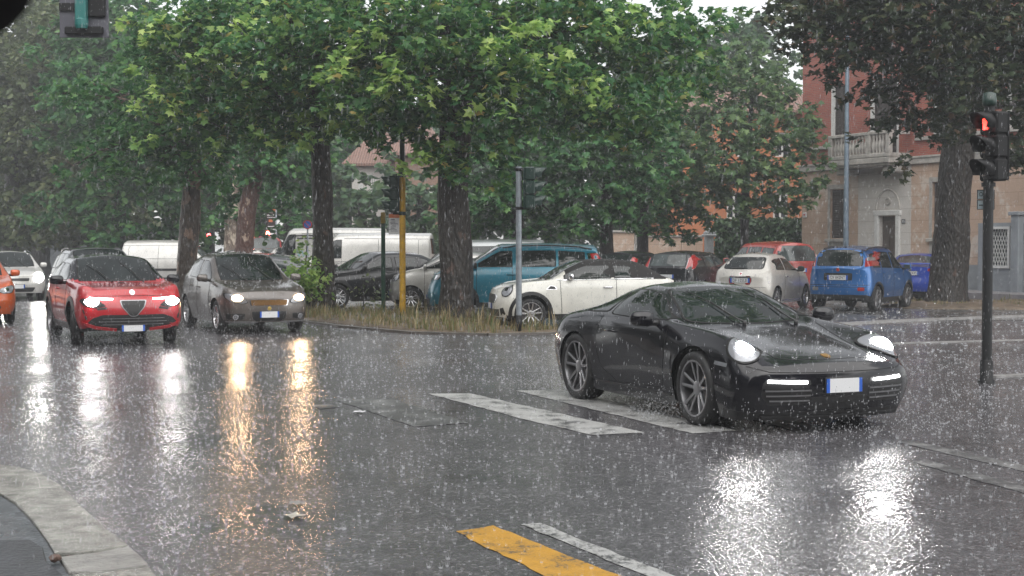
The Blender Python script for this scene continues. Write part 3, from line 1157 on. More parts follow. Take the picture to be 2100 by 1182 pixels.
    def rails(s, x0, x1, m=BLACK, y=None):
        for sg in (1, -1):
            pts = []
            for t in np.linspace(0, 1, 8):
                x = x0 + (x1 - x0) * t
                yy = (y or s.row(x)[7] - .03) * sg
                p, n = s.cast(Vector((x, yy, 4)), Vector((0, 0, -1)))
                pts.append(p + Vector((0, 0, .045 if 0.02 < t < .98 else 0.0)))
            mb = MB()
            mb.tube(pts, .018, 6)
            mb.build('roof_rail', m, s.root, True)
    def antenna(s, x, y=0.0, l=0.3, lean=-0.5):
        p, n = s.cast(Vector((x, y, 4)), Vector((0, 0, -1)))
        mb = MB()
        mb.tube([p - Vector((0, 0, .01)), p + Vector((0, 0, .03))], [.03, .015], 8)
        mb.tube([p, p + Vector((lean * l, 0, l))], [.006, .003], 5)
        mb.build('antenna', BLACK, s.root, True)
    def emblem(s, z, az, m, r=0.04, el=0, y=0, x=None):
        pts = [(y + r * math.cos(t), z + r * math.sin(t)) for t in np.linspace(0, 2 * math.pi, 17)[:-1]]
        return s.patch('emblem', pts, m, az=az, el=el, rings=2, off=.007, border=r * .25, bm_=CHROME)[0]

def hatch_rows(L, W, H, wb, fo, hf, hc, bf, br, xc, xh, xe, xt, z0=0.20, rail=0.64, ze=0.05, deck=None, zrail=0.11, tail=1.0, rb=0.60):
    W2 = W / 2
    rail, rb = min(.80, rail + .09), min(.80, rb + .10)
    xF = wb / 2 + fo
    xR = xF - L
    bl = lambda x: bf + (br - bf) * (xc - x) / (xc - xt)
    dk = deck if deck is not None else br
    return [
        (xF, z0 + .03, .78 * W2, .50, .86 * W2, hf - .06, .80 * W2, hf - .02, .55 * W2, hf),
        (xF - .16, z0, .86 * W2, .5, .94 * W2, hf + .16 * (bf - hf), .87 * W2, hf + .2 * (hc - hf), .60 * W2, hf + .24 * (hc - hf)),
        (xF - .42, z0, .90 * W2, .52, .985 * W2, hf + .45 * (bf - hf), .91 * W2, hf + .5 * (hc - hf), .64 * W2, hf + .54 * (hc - hf)),
        (wb / 2, z0, .91 * W2, .55, W2, hf + .8 * (bf - hf), .93 * W2, hf + .82 * (hc - hf), .68 * W2, hf + .85 * (hc - hf)),
        (xc, z0, .92 * W2, .58, W2, bf, .94 * W2, hc, .80 * W2, hc + .02),
        (xc - .35 * (xc - xh), z0, .92 * W2, .58, W2, bl(xc - .3 * (xc - xh)), .945 * W2, hc + .36 * (H - zrail - hc), .80 * W2, hc + .40 * (H - hc)),
        (xh, z0, .92 * W2, .58, W2, bl(xh), .95 * W2, H - zrail - .01, rail * W2, H - .025),
        ((xh + xe) / 2, z0, .92 * W2, .58, W2, bl((xh + xe) / 2), .945 * W2, H - zrail + .01, (rail + .01) * W2, H),
        (xe, z0, .90 * W2, .57, .985 * W2, bl(xe), .92 * W2, H - zrail - ze, (rail - .02) * W2, H - ze),
        (xt, z0 + .02, .87 * W2, .56, .94 * W2, br, .87 * W2, br + .04 * tail, rb * W2, br + .07 * tail),
        (xR, z0 + .10, .80 * W2, .55, .86 * W2, dk - .06, .80 * W2, dk - .02, .55 * W2, dk)]
# ------------------------------------------------------------------ black sports coupe
PB = paint('black car paint', (0.006, 0.006, 0.009), 0.0, 0.16)
HEADLAMP = lamp('white headlamp glow', (1.0, 0.98, 0.95), 55)
HEADLAMP_S = lamp('bright white headlamp glow', (1.0, 0.98, 0.95), 170)
HEADLAMP_W = lamp('warm headlamp glow', (1.0, 0.70, 0.38), 17)
DRL = lamp('white daytime light', (1.0, 1.0, 1.0), 9)
def ell(a, b, n=28, rot=0.0, e=1.0):
    o = []
    for k in range(n):
        t = 2 * math.pi * k / n
        x, y = a * math.cos(t), b * math.sin(t)
        o.append((x * math.cos(rot) - y * math.sin(rot), x * math.sin(rot) + y * math.cos(rot)))
    return o
def sports_car():
    rows = [
        (2.205, .13, .72, .40, .83, .575, .73, .605, .52, .625),
        (2.08, .12, .82, .42, .89, .65, .79, .65, .54, .665),
        (1.86, .12, .86, .46, .91, .765, .80, .70, .54, .705),
        (1.55, .13, .86, .50, .925, .85, .80, .755, .54, .760),
        (1.225, .14, .86, .55, .930, .885, .80, .805, .56, .815),
        (0.90, .14, .85, .56, .925, .905, .815, .855, .60, .86),
        (0.70, .14, .85, .56, .915, .91, .83, .89, .66, .905),
        (0.35, .14, .85, .56, .910, .915, .845, 1.07, .615, 1.12),
        (0.02, .14, .85, .56, .905, .92, .85, 1.195, .55, 1.255),
        (-.35, .14, .855, .56, .905, .925, .855, 1.225, .545, 1.30),
        (-.75, .15, .865, .56, .912, .93, .835, 1.15, .575, 1.25),
        (-1.225, .16, .89, .57, .930, .925, .84, 1.02, .57, 1.125),
        (-1.65, .17, .89, .57, .928, .89, .85, .925, .57, .995),
        (-1.95, .2, .86, .56, .91, .845, .83, .87, .56, .90),
        (-2.12, .26, .80, .56, .87, .80, .79, .815, .52, .825),
        (-2.22, .32, .74, .56, .82, .79, .74, .80, .48, .81)]
    c = Car('sports_car', 'glossy black low sports coupe driving over the crossing with both headlights lit', 'car', (2.09, 14.96), (.99, -2.24), rows, 2.45, .345, 1.85,
            arch=.395, nose=([.14, .25, .42, .55, .66], [-.09, -.03, 0, -.015, -.11]), tail=([.2, .5, .7, .9], [.1, 0, .02, .1]),
            bow=(.22, .58, 2.6), rbow=(.42, .8, 2.2), mats=[PB, BLACK], zone=lambda x, y, z, sp: 1 if z < .17 else 0, sig=.075, step=.035)
    # glass
    fw = [(.60, .945), (.46, 1.00), (.20, 1.125), (.0, 1.185), (-.25, 1.215), (-.47, 1.21), (-.56, .955), (-.2, .945), (.2, .94)]
    qw = [(-.62, .975), (-.54, 1.185), (-.75, 1.115), (-1.0, 1.035), (-1.15, .975), (-1.16, .965), (-1.0, .962)]
    for w in (fw, qw):
        c.patch('side_window', c.side(roundpoly(w, .05, 3, .08)), GLASS, az=90, sides=(1, -1), border=.018, bm_=GAP, rings=6)
    half = [(.035, 0), (.03, .2), (.0, .42), (.02, .505), (.2, .555), (.4, .60), (.58, .645), (.64, .62), (.70, .45), (.735, .2), (.745, 0)]
    full = half + [(x, -y) for x, y in reversed(half) if y > 0]
    c.patch('windscreen', c.top(roundpoly(full, .05, 3, .07)), GLASS, el=90, border=.022, bm_=GAP, rings=9)
    rw = [(-.95, 0), (-.95, .40), (-1.3, .42), (-1.62, .44), (-1.66, 0)]
    rw = rw + [(x, -y) for x, y in reversed(rw) if y > 0]
    c.patch('rear_window', c.top(roundpoly(rw, .05, 3)), GLASS, el=90, border=.02, bm_=GAP, rings=6)
    # doors with handle
    d = roundpoly([(.66, .93), (.70, .62), (.64, .30), (-.30, .27), (-.62, .40), (-.76, .68), (-.70, .93)], .08, 4, .08)
    for o in c.patch('door', c.side(d), PB, az=90, sides=(1, -1), off=.0015, rings=9, deep=.003):
        pass
    c.strips('panel_gap', [c.side([(.66, .94), (.70, .62), (.64, .30), (-.30, .27), (-.62, .40), (-.76, .68), (-.70, .94)])], .008, GAP, az=90, off=.0022)
    c.handles([(-.42, .79)], PB, .2)
    c.strips('sill_strip', [c.side([(.78, .24), (-.78, .25)])], .02, BLACK, az=90, off=.006)
    # bonnet outline
    bl = [(.80, .70), (1.2, .60), (1.6, .52), (1.93, .50), (2.02, .35), (2.05, 0)]
    c.strips('bonnet_gap', [c.top([(x, y) for x, y in bl] + [(x, -y) for x, y in reversed(bl[:-1])])], .007, GAP, el=90, sides=(1,))
    # headlights
    for sg in (1, -1):
        out = (14 * sg, 33)
        cc = (1.80, .725 * sg, .74)
        lo = c.patch('headlight', ell(.145, .185, 30, .16 * sg), LENS, az=out[0], el=out[1], c=cc, off=.010, rings=6, border=.018, bm_=GAP)[0]
        for dx, dy in ((.0, .0),):
            c.patch('bulb', [(x + dx, y + dy) for x, y in ell(.075, .090, 18)], HEADLAMP_S, az=out[0], el=out[1], c=cc, off=.014, rings=3, parent=lo, deep=.004)
    # lower front
    c.patch('air_intake', roundpoly([(.30, .27), (.66, .26), (.73, .34), (.72, .46), (.66, .505), (.30, .485)], .03, 3, .06), BLACK, rings=5, sides=(1, -1), off=.002)
    c.patch('centre_intake', roundpoly([(-.32, .215), (.32, .215), (.30, .33), (-.30, .33)], .02, 3, .08), BLACK, rings=4, off=.003)
    c.strips('intake_slat', [[(.31, .30), (.66, .30)], [(.30, .345), (.69, .345)], [(.30, .39), (.70, .39)]], .011, ALLOYD, off=.012)
    for sg in (1, -1):
        ln = [(.34 * sg, .462), (.50 * sg, .466), (.68 * sg, .474)]
        c.strips('daytime_light', [ln], .026, DRL, off=.014, sides=(1,))
        c.strips('side_marker', [[(-1.78 * 1, .60), (-1.60, .615)] if sg > 0 else [(1.78, .60), (1.60, .615)]], .035, LENS, az=90 * sg, off=.005, sides=(1,))
    c.strips('bumper_gap', [[(-.80, .60), (-.66, .555), (-.3, .545), (.3, .545), (.66, .555), (.80, .60)]], .007, GAP, sides=(1,))
    c.strips('front_lip', [[(-.70, .15), (0, .14), (.70, .15)]], .03, BLACK, off=.02, sides=(1,))
    c.plate('', .425, w=.365, hgt=.125, y=0.02)
    em = roundpoly([(-.035, .055), (.035, .055), (.035, -.005), (0, -.05), (-.035, -.005)], .01, 2)
    c.patch('bonnet_crest', em, mat('gold crest', (.55, .30, .07), .25, .8), el=55, c=(1.99, 0, .68), off=.006, rings=2)
    # tail
    c.strips('tail_light', [[(-.80, .76), (-.4, .79), (.4, .79), (.80, .76)]], .05, REDLENS, az=180, off=.01, sides=(1,))
    c.strips('tail_light_end', [c.side([(-2.12, .77), (-1.98, .795)])], .04, REDLENS, az=90, off=.006)
    c.plate('', .52, az=180)
    c.mirrors(.46, .93, PB, (.14, .24, .155), .12)
    c.wipers([((.75, .50), (.10, .30)), ((.76, -.08), (.14, -.36))])
    c.wheels(.25, .755, 'double', 5, ALLOYD, front_steer=R(-3), ty=.912, fr=.345, rr=.36)
    return c
SPORTS = sports_car()
SPORTS.root.scale = (1.02, 1.07, 1.02)
# ------------------------------------------------------------------ the other traffic and the parked cars
HD = Vector((.438, -.899))          # direction of the traffic coming along the avenue
PARK = Vector((.5, .866))
def simple_tail(c, z0, z1, y0, y1, m=REDLENS, az=160):
    for sg in (1, -1):
        c.patch('tail_light', roundpoly([(-y1 * sg, z0), (-y0 * sg, z0), (-y0 * sg, z1), (-y1 * sg, z1)], .03, 3, .08), m, az=180, off=.010, rings=3, border=.008, bm_=CHROME)
def headlamps(c, poly, lens=LENS, az=18, el=0, off=.008, bulbs=None, bulb_mat=None, border=.012):
    """poly drawn for the car's left lamp in (y, z); mirrored for the other"""
    res = []
    for sg in (1, -1):
        pl = [(y * sg, z) for y, z in poly]
        o = c.patch('headlight', pl, lens, az=0, off=off, rings=4, border=border, bm_=GAP)[0]
        for (y, z, r) in (bulbs or []):
            c.patch('bulb', [(y * sg + a, z + b) for a, b in ell(r, r, 14)], bulb_mat or CHROME, az=0, off=off + .006, rings=2, parent=o, deep=.004)
        res.append(o)
    return res
def door_lines(c, cuts, z0=None, step=.08):
    lines = []
    for x, lean in cuts:
        rw = c.row(x)
        z1 = rw[4] + .02
        zz = (z0 or rw[0] + .10)
        lines.append(c.side([(x, z1), (x + lean * .4, (z1 + zz) / 2), (x + lean, zz)]))
    c.strips('door_gap', lines, .010, GAP, az=90, off=.0022)
def doors(c, spans, m, z0=.08, z1=.012):
    for xa, xb in spans:
        xs = np.linspace(xa, xb, 8)
        tp = [(x, c.row(x)[4] - z1) for x in xs]
        bt = [(x, c.row(x)[0] + z0) for x in xs]
        c.patch('door', c.side(roundpoly(tp[::-1] + bt, .05, 3, .12)), m, az=90, sides=(1, -1), off=.0025, rings=7, deep=.003)

def red_suv():
    pr = paint('red car paint', (.42, .012, .020), .15, .28)
    pk = paint('black car paint', (0, 0, 0))
    rows = hatch_rows(4.17, 1.80, 1.535, 2.56, .84, .955, 1.03, 1.045, 1.08, .80, .10, -1.42, -1.90, z0=.24, rail=.635, ze=.07)
    c = Car('red_crossover', 'red crossover with a black roof and white headlights driving towards the crossing', 'car', (-7.26, 25.68), HD, rows, 2.56, .345, 1.80,
            arch=.405, nose=([.2, .35, .55, .75, .85, 1.0], [-.10, -.02, 0, -.03, -.08, -.2]), bow=(.15, .40, 3.2), mats=[pr, pk, BLACK],
            zone=lambda x, y, z, sp: 1 if sp >= 2 and z > 1.10 and x < .72 else (2 if z < .30 else 0), flare=.02)
    c.windows(.80, .10, [(.62, -.36), (-.44, -1.22)])
    c.rear_window(1.17, 1.44, .52, .48)
    doors(c, [(.66, -.36), (-.40, -.80)], pr, .10)
    door_lines(c, [(.70, -.05), (-.38, 0), (-.84, 0.0)])
    c.handles([(-.22, .93)], pr)
    c.cladding(.085)
    # front: shield grille, wide lower intake, blades, lamps
    c.patch('shield_grille', roundpoly([(-.225, .775), (.225, .775), (.19, .66), (.05, .50), (-.05, .50), (-.19, .66)], .03, 3, .06), BLACK, rings=4, off=.014, border=.018, bm_=ALLOYD)
    low = [(-.74, .40), (-.66, .48), (-.5, .535), (-.1, .53), (.1, .53), (.5, .535), (.66, .48), (.74, .40), (.6, .345), (.3, .30), (-.3, .30), (-.6, .345)]
    c.patch('lower_grille', roundpoly(low, .03, 3, .08), BLACK, rings=6, off=.004)
    c.strips('bumper_blade', [[(-.80, .40), (-.60, .325), (-.27, .285)], [(.80, .40), (.60, .325), (.27, .285)]], .05, pr, off=.018, sides=(1,))
    c.strips('skid_plate', [[(-.25, .255), (.25, .255)]], .09, BLACK, off=.012, sides=(1,))
    for y, z in ((-.03, .62), (.03, .60), (0, .67)):
        pass
    c.strips('grille_bar', [[(-.5, .47), (.5, .47)], [(-.56, .42), (.56, .42)], [(-.5, .37), (.5, .37)]], .008, ALLOYD, off=.01, sides=(1,))
    for o in headlamps(c, roundpoly([(.44, .68), (.60, .645), (.78, .685), (.84, .765), (.80, .81), (.55, .77)], .02, 2, .06), BLACK, az=20, bulbs=[], border=.01):
        pass
    for sg in (1, -1):
        hl = c.patch('headlamp', [(y * sg, z) for y, z in ell(.105, .066, 18)], HEADLAMP, c=(0, .66 * sg, .745), off=.022, rings=3, deep=.006)
        c.strips('daytime_light', [[(.33 * sg, .79), (.50 * sg, .797), (.70 * sg, .815)]], .022, DRL, off=.018, sides=(1,))
        c.patch('bumper_vent', [(sg * y, z) for y, z in roundpoly([(.44, .665), (.60, .64), (.58, .61), (.42, .63)], .01, 2)], BLACK, az=0, rings=2, off=.006)
        c.strips('corner_slot', [[(.80 * sg, .62), (.75 * sg, .46)]], .03, BLACK, az=0, off=.004, sides=(1,))
    c.emblem(.90, 0, CHROME, .045)
    c.strips('bonnet_gap', [[(-.66, .845), (-.3, .845), (.3, .845), (.66, .845)]], .008, GAP, sides=(1,))
    c.plate('', .315, w=.38, hgt=.125)
    c.mirrors(.56, 1.06, pk, (.13, .23, .16), .10)
    c.wipers([((.83, .42), (.30, .12)), ((.84, -.12), (.34, -.46))])
    c.wheels(.215, .70, 'double', 5, ALLOYD, front_steer=R(-10))
    c.antenna(-1.2, 0, .08)
    return c
red_suv()

def grey_hatch():
    pg = paint('grey car paint', (.13, .115, .105), .5, .30)
    rows = hatch_rows(3.92, 1.70, 1.55, 2.48, .80, .82, .97, .97, 1.03, .92, .12, -1.25, -1.80, z0=.20, rail=.63, ze=.05)
    c = Car('grey_hatchback', 'dark grey hatchback with warm yellow headlights and a wide amber grille', 'car', (-5.50, 28.82), HD, rows, 2.48, .315, 1.70,
            nose=([.2, .35, .5, .7, .8, .95], [-.08, -.01, 0, -.02, -.05, -.16]), mats=[pg, BLACK], zone=lambda x, y, z, sp: 1 if z < .24 else 0, bow=(.16, .40, 3.0), flare=.015)
    c.windows(.92, .12, [(.70, -.22), (-.30, -1.02)])
    c.rear_window(1.10, 1.40, .50, .46)
    doors(c, [(.72, -.22), (-.26, -.86)], pg)
    door_lines(c, [(.76, -.03), (-.24, 0), (-.90, .06)])
    c.handles([(-.10, .86), (-.78, .88)], pg)
    c.patch('grille', roundpoly([(-.38, .655), (.38, .655), (.36, .545), (-.36, .545)], .02, 3, .06), mat('amber mesh grille', (.16, .085, .03), .3, .7, var=.6, vscale=120), rings=4, off=.010, border=.014, bm_=CHROME)
    c.patch('lower_grille', roundpoly([(-.36, .44), (.36, .44), (.33, .29), (.26, .25), (-.26, .25), (-.33, .29)], .03, 3, .06), BLACK, rings=4, off=.008, border=.014, bm_=pg)
    c.patch('fog_light_bay', roundpoly([(.46, .40), (.78, .40), (.76, .28), (.48, .29)], .03, 3, .06), BLACK, rings=3, sides=(1, -1), off=.006)
    for sg in (1, -1):
        c.patch('fog_light', [(sg * (.63 + a), .335 + b) for a, b in ell(.052, .052, 14)], LENS, rings=2, off=.012, border=.012, bm_=CHROME)
    c.strips('bumper_lip', [[(-.76, .245), (0, .225), (.76, .245)]], .025, ALLOYD, off=.012, sides=(1,))
    headlamps(c, roundpoly([(.40, .60), (.44, .67), (.66, .76), (.80, .79), (.80, .70), (.72, .615), (.5, .575)], .03, 3, .06), LENS, az=22)
    for sg in (1, -1):
        c.patch('headlamp', [(y * sg, z) for y, z in ell(.10, .058, 18)], HEADLAMP_W, c=(0, .60 * sg, .69), off=.022, rings=3, deep=.006)
    c.emblem(.49, 0, mat('gold badge', (.6, .42, .12), .3, .8), .05)
    c.plate('', .375, w=.37, hgt=.115)
    c.mirrors(.66, 1.02, pg, (.13, .22, .15), .10)
    c.wipers([((.95, .40), (.42, .02)), ((.96, -.14), (.46, -.50))])
    c.wheels(.195, .69, 'double', 7, ALLOY)
    c.antenna(.0, 0, .22, -.6)
    return c
grey_hatch()

def generic(name, label, cat, centre, heading, col, L, W, H, wb, fo, hf, hc, bf, br, xc, xh, xe, xt, splits, r=.31, metal=.25, lamps=None, tails=None, rw=None,
            wheel='double', wn=5, wm=None, txt=None, mirror=True, clad=False, glass=None, z0=.2, rail=.63, ze=.05, roofrail=None, roofm=None, group=None, front=True, deck=None,
            clipd=None, handles=None, zrail=.11, rb=.60, sig=.05, wiper=True, bumper=None, zofs=0.0, doorspan=None, plate_z=None, rim=.70):
    pm = paint(col[0] + ' car paint', col[1], metal, .3)
    rows = hatch_rows(L, W, H, wb, fo, hf, hc, bf, br, xc, xh, xe, xt, z0=z0, rail=rail, ze=ze, deck=deck, zrail=zrail, rb=rb)
    zone = (lambda x, y, z, sp: (1 if z < z0 + (bumper or .05) else (2 if roofm and sp >= 3 and z > bf + .25 else 0)))
    c = Car(name, label, cat, centre, heading, rows, wb, r, W, mats=[pm, BLACK, roofm or pm], zone=zone, step=.07, group=group, sig=sig, zofs=zofs)
    c.pm = pm
    c.windows(xc, xh, splits, glass)
    if rw: c.rear_window(*rw, m=glass)
    cuts = sorted({a for s_ in splits[:2] for a in s_}, reverse=True)
    if doorspan: doors(c, doorspan, pm)
    door_lines(c, [(a + (.04 if i == 0 else 0), 0) for i, a in enumerate(cuts)])
    if handles is not False:
        c.handles(handles or [(splits[0][1] + .12, br - .13)], pm)
    if front:
        g0 = hf - .10
        c.patch('grille', roundpoly([(-.34 * W / 1.7, g0), (.34 * W / 1.7, g0), (.30 * W / 1.7, g0 - .09), (-.30 * W / 1.7, g0 - .09)], .02, 2, .08), BLACK, rings=3, off=.008, border=.012, bm_=CHROME)
        c.patch('lower_grille', roundpoly([(-.5 * W / 1.7, z0 + .20), (.5 * W / 1.7, z0 + .20), (.42 * W / 1.7, z0 + .07), (-.42 * W / 1.7, z0 + .07)], .03, 2, .08), BLACK, rings=3, off=.006)
        h = hf - .08
        headlamps(c, roundpoly([(W * .25, h - .04), (W * .28, h + .03), (W * .44, h + .10), (W * .465, h + .04), (W * .43, h - .07), (W * .32, h - .08)], .03, 3, .08), LENS, az=24, bulbs=[(W * .36, h, .14 if lamps else .05)], bulb_mat=lamps or CHROME)
        c.plate('', z0 + .23, w=.36)
    if tails: simple_tail(c, *tails)
    if txt is not None or tails:
        c.plate(txt or '', plate_z or (br - .25), az=180)
    if mirror: c.mirrors(xc - .22, bf + .05, BLACK if clad else pm, (.12, .20, .15), .09)
    if clad: c.cladding(.075)
    if roofrail: c.rails(roofrail[0], roofrail[1])
    if wiper: c.wipers([((xc + .02, .40), (xc - .45 * (xc - xh) / .8, .05)), ((xc + .03, -.12), (xc - .42 * (xc - xh) / .8, -.46))])
    c.wheels(.195, rim, wheel, wn, wm or ALLOY)
    VANS[name] = c
    return c
VANS = {}
GREYTRIM = mat('grey trim', (.12, .12, .12), .5)

WHT = ('white', (.62, .61, .58))
# traffic behind
generic('orange_hatchback', 'bright orange hatchback cut by the picture edge, coming along the avenue', 'car', (-12.05, 31.5), HD, ('orange', (.50, .085, .012)), 3.8, 1.66, 1.52, 2.42, .78,
        .82, 1.0, 1.0, 1.04, .95, .2, -1.3, -1.75, [(.72, -.2), (-.28, -1.1)])
generic('white_hatchback', 'white car with dazzling white headlights in the distant rain', 'car', (-15.75, 44.6), HD, WHT, 4.0, 1.70, 1.50, 2.5, .85,
        .78, .98, .98, 1.04, .9, .15, -1.3, -1.8, [(.7, -.2), (-.28, -1.1)], lamps=lamp('dazzling headlamp', (1, .97, .92), 90))
generic('dark_grey_people_carrier', 'dark grey people carrier queueing behind the red crossover', 'car', (-10.3, 35.2), HD, ('charcoal', (.06, .065, .066)), 4.3, 1.78, 1.64, 2.65, .85,
        .88, 1.05, 1.03, 1.08, 1.0, .3, -1.6, -1.95, [(.8, -.15), (-.25, -1.0), (-1.08, -1.6)], r=.32, roofrail=(.1, -1.5), metal=.5)
# parked along the left
generic('white_compact_van', 'white compact panel van parked beyond the red crossover', 'van', (-14.4, 61.0), (1, -.05), WHT, 4.6, 1.80, 1.88, 2.75, .85,
        .95, 1.12, 1.08, 1.10, 1.35, .62, -2.15, -2.26, [(1.1, .36)], r=.32, rw=(1.2, 1.7, .6, .6), metal=0, zrail=.2, ze=.02, wheel='cover', glass=GLASS2)
generic('slate_grey_hatchback', 'slate grey car parked sideways behind the bright headlit hatchback', 'car', (-7.7, 41.3), (-1, -.12), ('slate', (.075, .08, .088)), 4.1, 1.74, 1.40, 2.55, .85,
        .74, .93, .93, .98, .75, 0.0, -1.25, -1.85, [(.52, -.3), (-.38, -1.15)], metal=.5, glass=GLASS2)
generic('red_hatchback', 'red hatchback parked between the leaning tree and the green bush', 'car', (-8.0, 47.5), (1, -.25), ('deep red', (.36, .02, .022)), 4.0, 1.70, 1.42, 2.5, .82,
        .76, .95, .95, 1.0, .9, .1, -1.25, -1.8, [(.66, -.2), (-.3, -1.1)], metal=.1, glass=GLASS2)
generic('white_parked_car', 'white car with two dark windows parked far off by the fire engine', 'car', (-10.6, 60), (1, -.1), WHT, 4.2, 1.72, 1.50, 2.55, .85,
        .78, .96, .96, 1.0, .85, .1, -1.4, -1.9, [(.62, -.25), (-.35, -1.2)], metal=0, roofrail=(.0, -1.3))
K = generic('graffiti_van', 'tall white delivery van sprayed with yellow and black graffiti', 'van', (-7.55, 57.0), (-1, .05), WHT, 5.4, 2.0, 2.36, 3.4, .95,
        1.05, 1.25, 1.22, 1.25, 2.05, 1.25, -2.6, -2.68, [(1.75, .95)], r=.34, rw=(1.4, 2.1, .8, .8), metal=0, zrail=.22, ze=.02, wheel='cover', rail=.72, rb=.7)
generic('long_white_van', 'long low white panel van behind the yellow pole', 'van', (-5.3, 51.6), (-1, .03), WHT, 5.1, 1.92, 2.12, 3.2, .90,
        1.0, 1.2, 1.15, 1.18, 1.8, 1.0, -2.5, -2.56, [(1.5, .75)], r=.33, rw=(1.35, 1.9, .7, .7), metal=0, zrail=.2, ze=.02, wheel='cover', rail=.70, rb=.66)
generic('black_hatchback', 'black family hatchback with pale alloy wheels parked behind the slim dark trunk', 'car', (-3.85, 38.55), (-.86, -.5), ('soft black', (.012, .012, .015)), 4.35, 1.80, 1.52, 2.62, .86,
        .80, 1.0, 1.0, 1.08, .8, .0, -1.3, -1.95, [(.56, -.3), (-.38, -1.05), (-1.12, -1.5)], r=.325, wn=7, rw=(1.15, 1.40, .5, .46), tails=(.92, 1.04, .42, .80), metal=.2, clad=True)
def silver_city():
    c = generic('silver_city_car', 'small silver city car half hidden behind the big plane trunk', 'car', (-1.46, 37.4), (-1, 0), ('silver', (.50, .49, .46)), 3.4, 1.64, 1.50, 2.3, .62,
        .90, 1.05, 1.04, 1.06, .98, .3, -1.2, -1.62, [(.75, -.3), (-.4, -1.1)], r=.30, metal=.6)
    return c
silver_city()
def teal_mpv():
    c = generic('teal_people_carrier', 'teal blue boxy people carrier with black roof bars parked behind the big trunk', 'car', (.10, 34.75), (-1, -.04), ('teal', (.004, .17, .25)), 4.40, 1.80, 1.74, 2.75, .80,
        1.0, 1.14, 1.12, 1.14, 1.22, .42, -1.95, -2.16, [(.94, .12), (.04, -.92), (-.98, -1.62)], r=.335, clad=True, roofrail=(.35, -1.8), metal=.35, zrail=.14, ze=.05, handles=[(.16, .98), (-.9, .98)], wm=ALLOYD,
        rw=(1.2, 1.58, .6, .58), tails=(1.0, 1.5, .66, .82))
    return c
teal_mpv()
generic('grey_minibus', 'silver grey minibus with roof bar feet behind the teal people carrier', 'van', (-1.05, 43.4), (-1, 0), ('pale grey', (.34, .36, .36)), 4.5, 1.86, 1.86, 2.9, .85,
        1.0, 1.16, 1.12, 1.14, 1.45, .7, -2.1, -2.2, [(1.2, .42), (.3, -.75), (-.85, -1.95)], metal=.5, zrail=.17, ze=.02)
generic('beige_saloon', 'beige saloon glimpsed beyond the soft top of the white convertible', 'car', (4.3, 56), (-.95, .3), ('beige', (.36, .33, .28)), 4.4, 1.74, 1.46, 2.65, .85,
        .74, .92, .94, 1.0, .7, -.05, -1.1, -1.75, [(.45, -.35), (-.43, -1.1)], metal=.4)
generic('black_hatchback_far', 'black hatchback with a red window edge beside the black estate car', 'car', (4.05, 46.3), PARK, ('soft black', (.012, .012, .015)), 4.0, 1.70, 1.49, 2.5, .8,
        .76, .95, .97, 1.02, .85, .1, -1.45, -1.85, [(.6, -.25), (-.35, -1.2)], metal=.2, rw=(1.05, 1.38, .56, .50), tails=(1.02, 1.30, .57, .72), txt='')
generic('black_estate', 'black estate car with tall red tail lights parked left of the small white car', 'car', (5.5, 43.0), PARK, ('soft black', (.012, .012, .015)), 4.3, 1.76, 1.52, 2.6, .85,
        .76, .95, .97, 1.02, .85, .1, -1.75, -2.02, [(.6, -.25), (-.35, -1.05), (-1.12, -1.7)], metal=.2, rw=(1.06, 1.41, .58, .52), tails=(.98, 1.42, .60, .80), txt='', glass=GLASS2)
c = generic('red_people_carrier', 'tall red people carrier parked beyond the small white car', 'car', (8.2, 46.0), (-.33, .944), ('faded red', (.40, .05, .04)), 4.3, 1.78, 1.80, 2.65, .85,
        .92, 1.1, 1.1, 1.12, 1.1, .35, -1.9, -2.1, [(.8, -.1), (-.18, -1.0), (-1.08, -1.75)], metal=.1, zrail=.14, rw=(1.18, 1.66, .70, .62), tails=(.9, 1.4, .72, .84), txt='', plate_z=.9, glass=GLASS2)
def blue_saloon():
    c = generic('blue_saloon', 'bright blue saloon with a boot spoiler parked against the leaning plane tree', 'car', (12.75, 44.3), (.42, .907), ('royal blue', (.012, .055, .42)), 4.4, 1.78, 1.44, 2.65, .88,
        .72, .92, .94, 1.02, .75, -.05, -.95, -1.65, [(.5, -.3), (-.38, -1.05)], metal=.35, txt='FM 024YJ', deck=1.04, plate_z=.84)
    c.patch('rear_window', c.top(roundpoly([(-1.0, -.5), (-1.0, .5), (-1.62, .56), (-1.62, -.56)], .06, 3)), GLASS2, el=90, border=.02, bm_=GAP, rings=5)
    m = MB()
    m.box((-2.02, 0, 1.13), (.24, 1.36, .03), 0, None, .012)
    for sg in (1, -1): m.box((-1.98, .55 * sg, 1.075), (.12, .03, .10))
    m.build('boot_spoiler', c.pm, c.root)
    for sg in (1, -1):
        c.patch('tail_light', [(sg * y, z) for y, z in roundpoly([(.50, .90), (.86, .90), (.88, .99), (.52, .985)], .02, 2)], REDLENS, az=180, rings=2, off=.01)
    c.emblem(.94, 180, CHROME, .04)
blue_saloon()

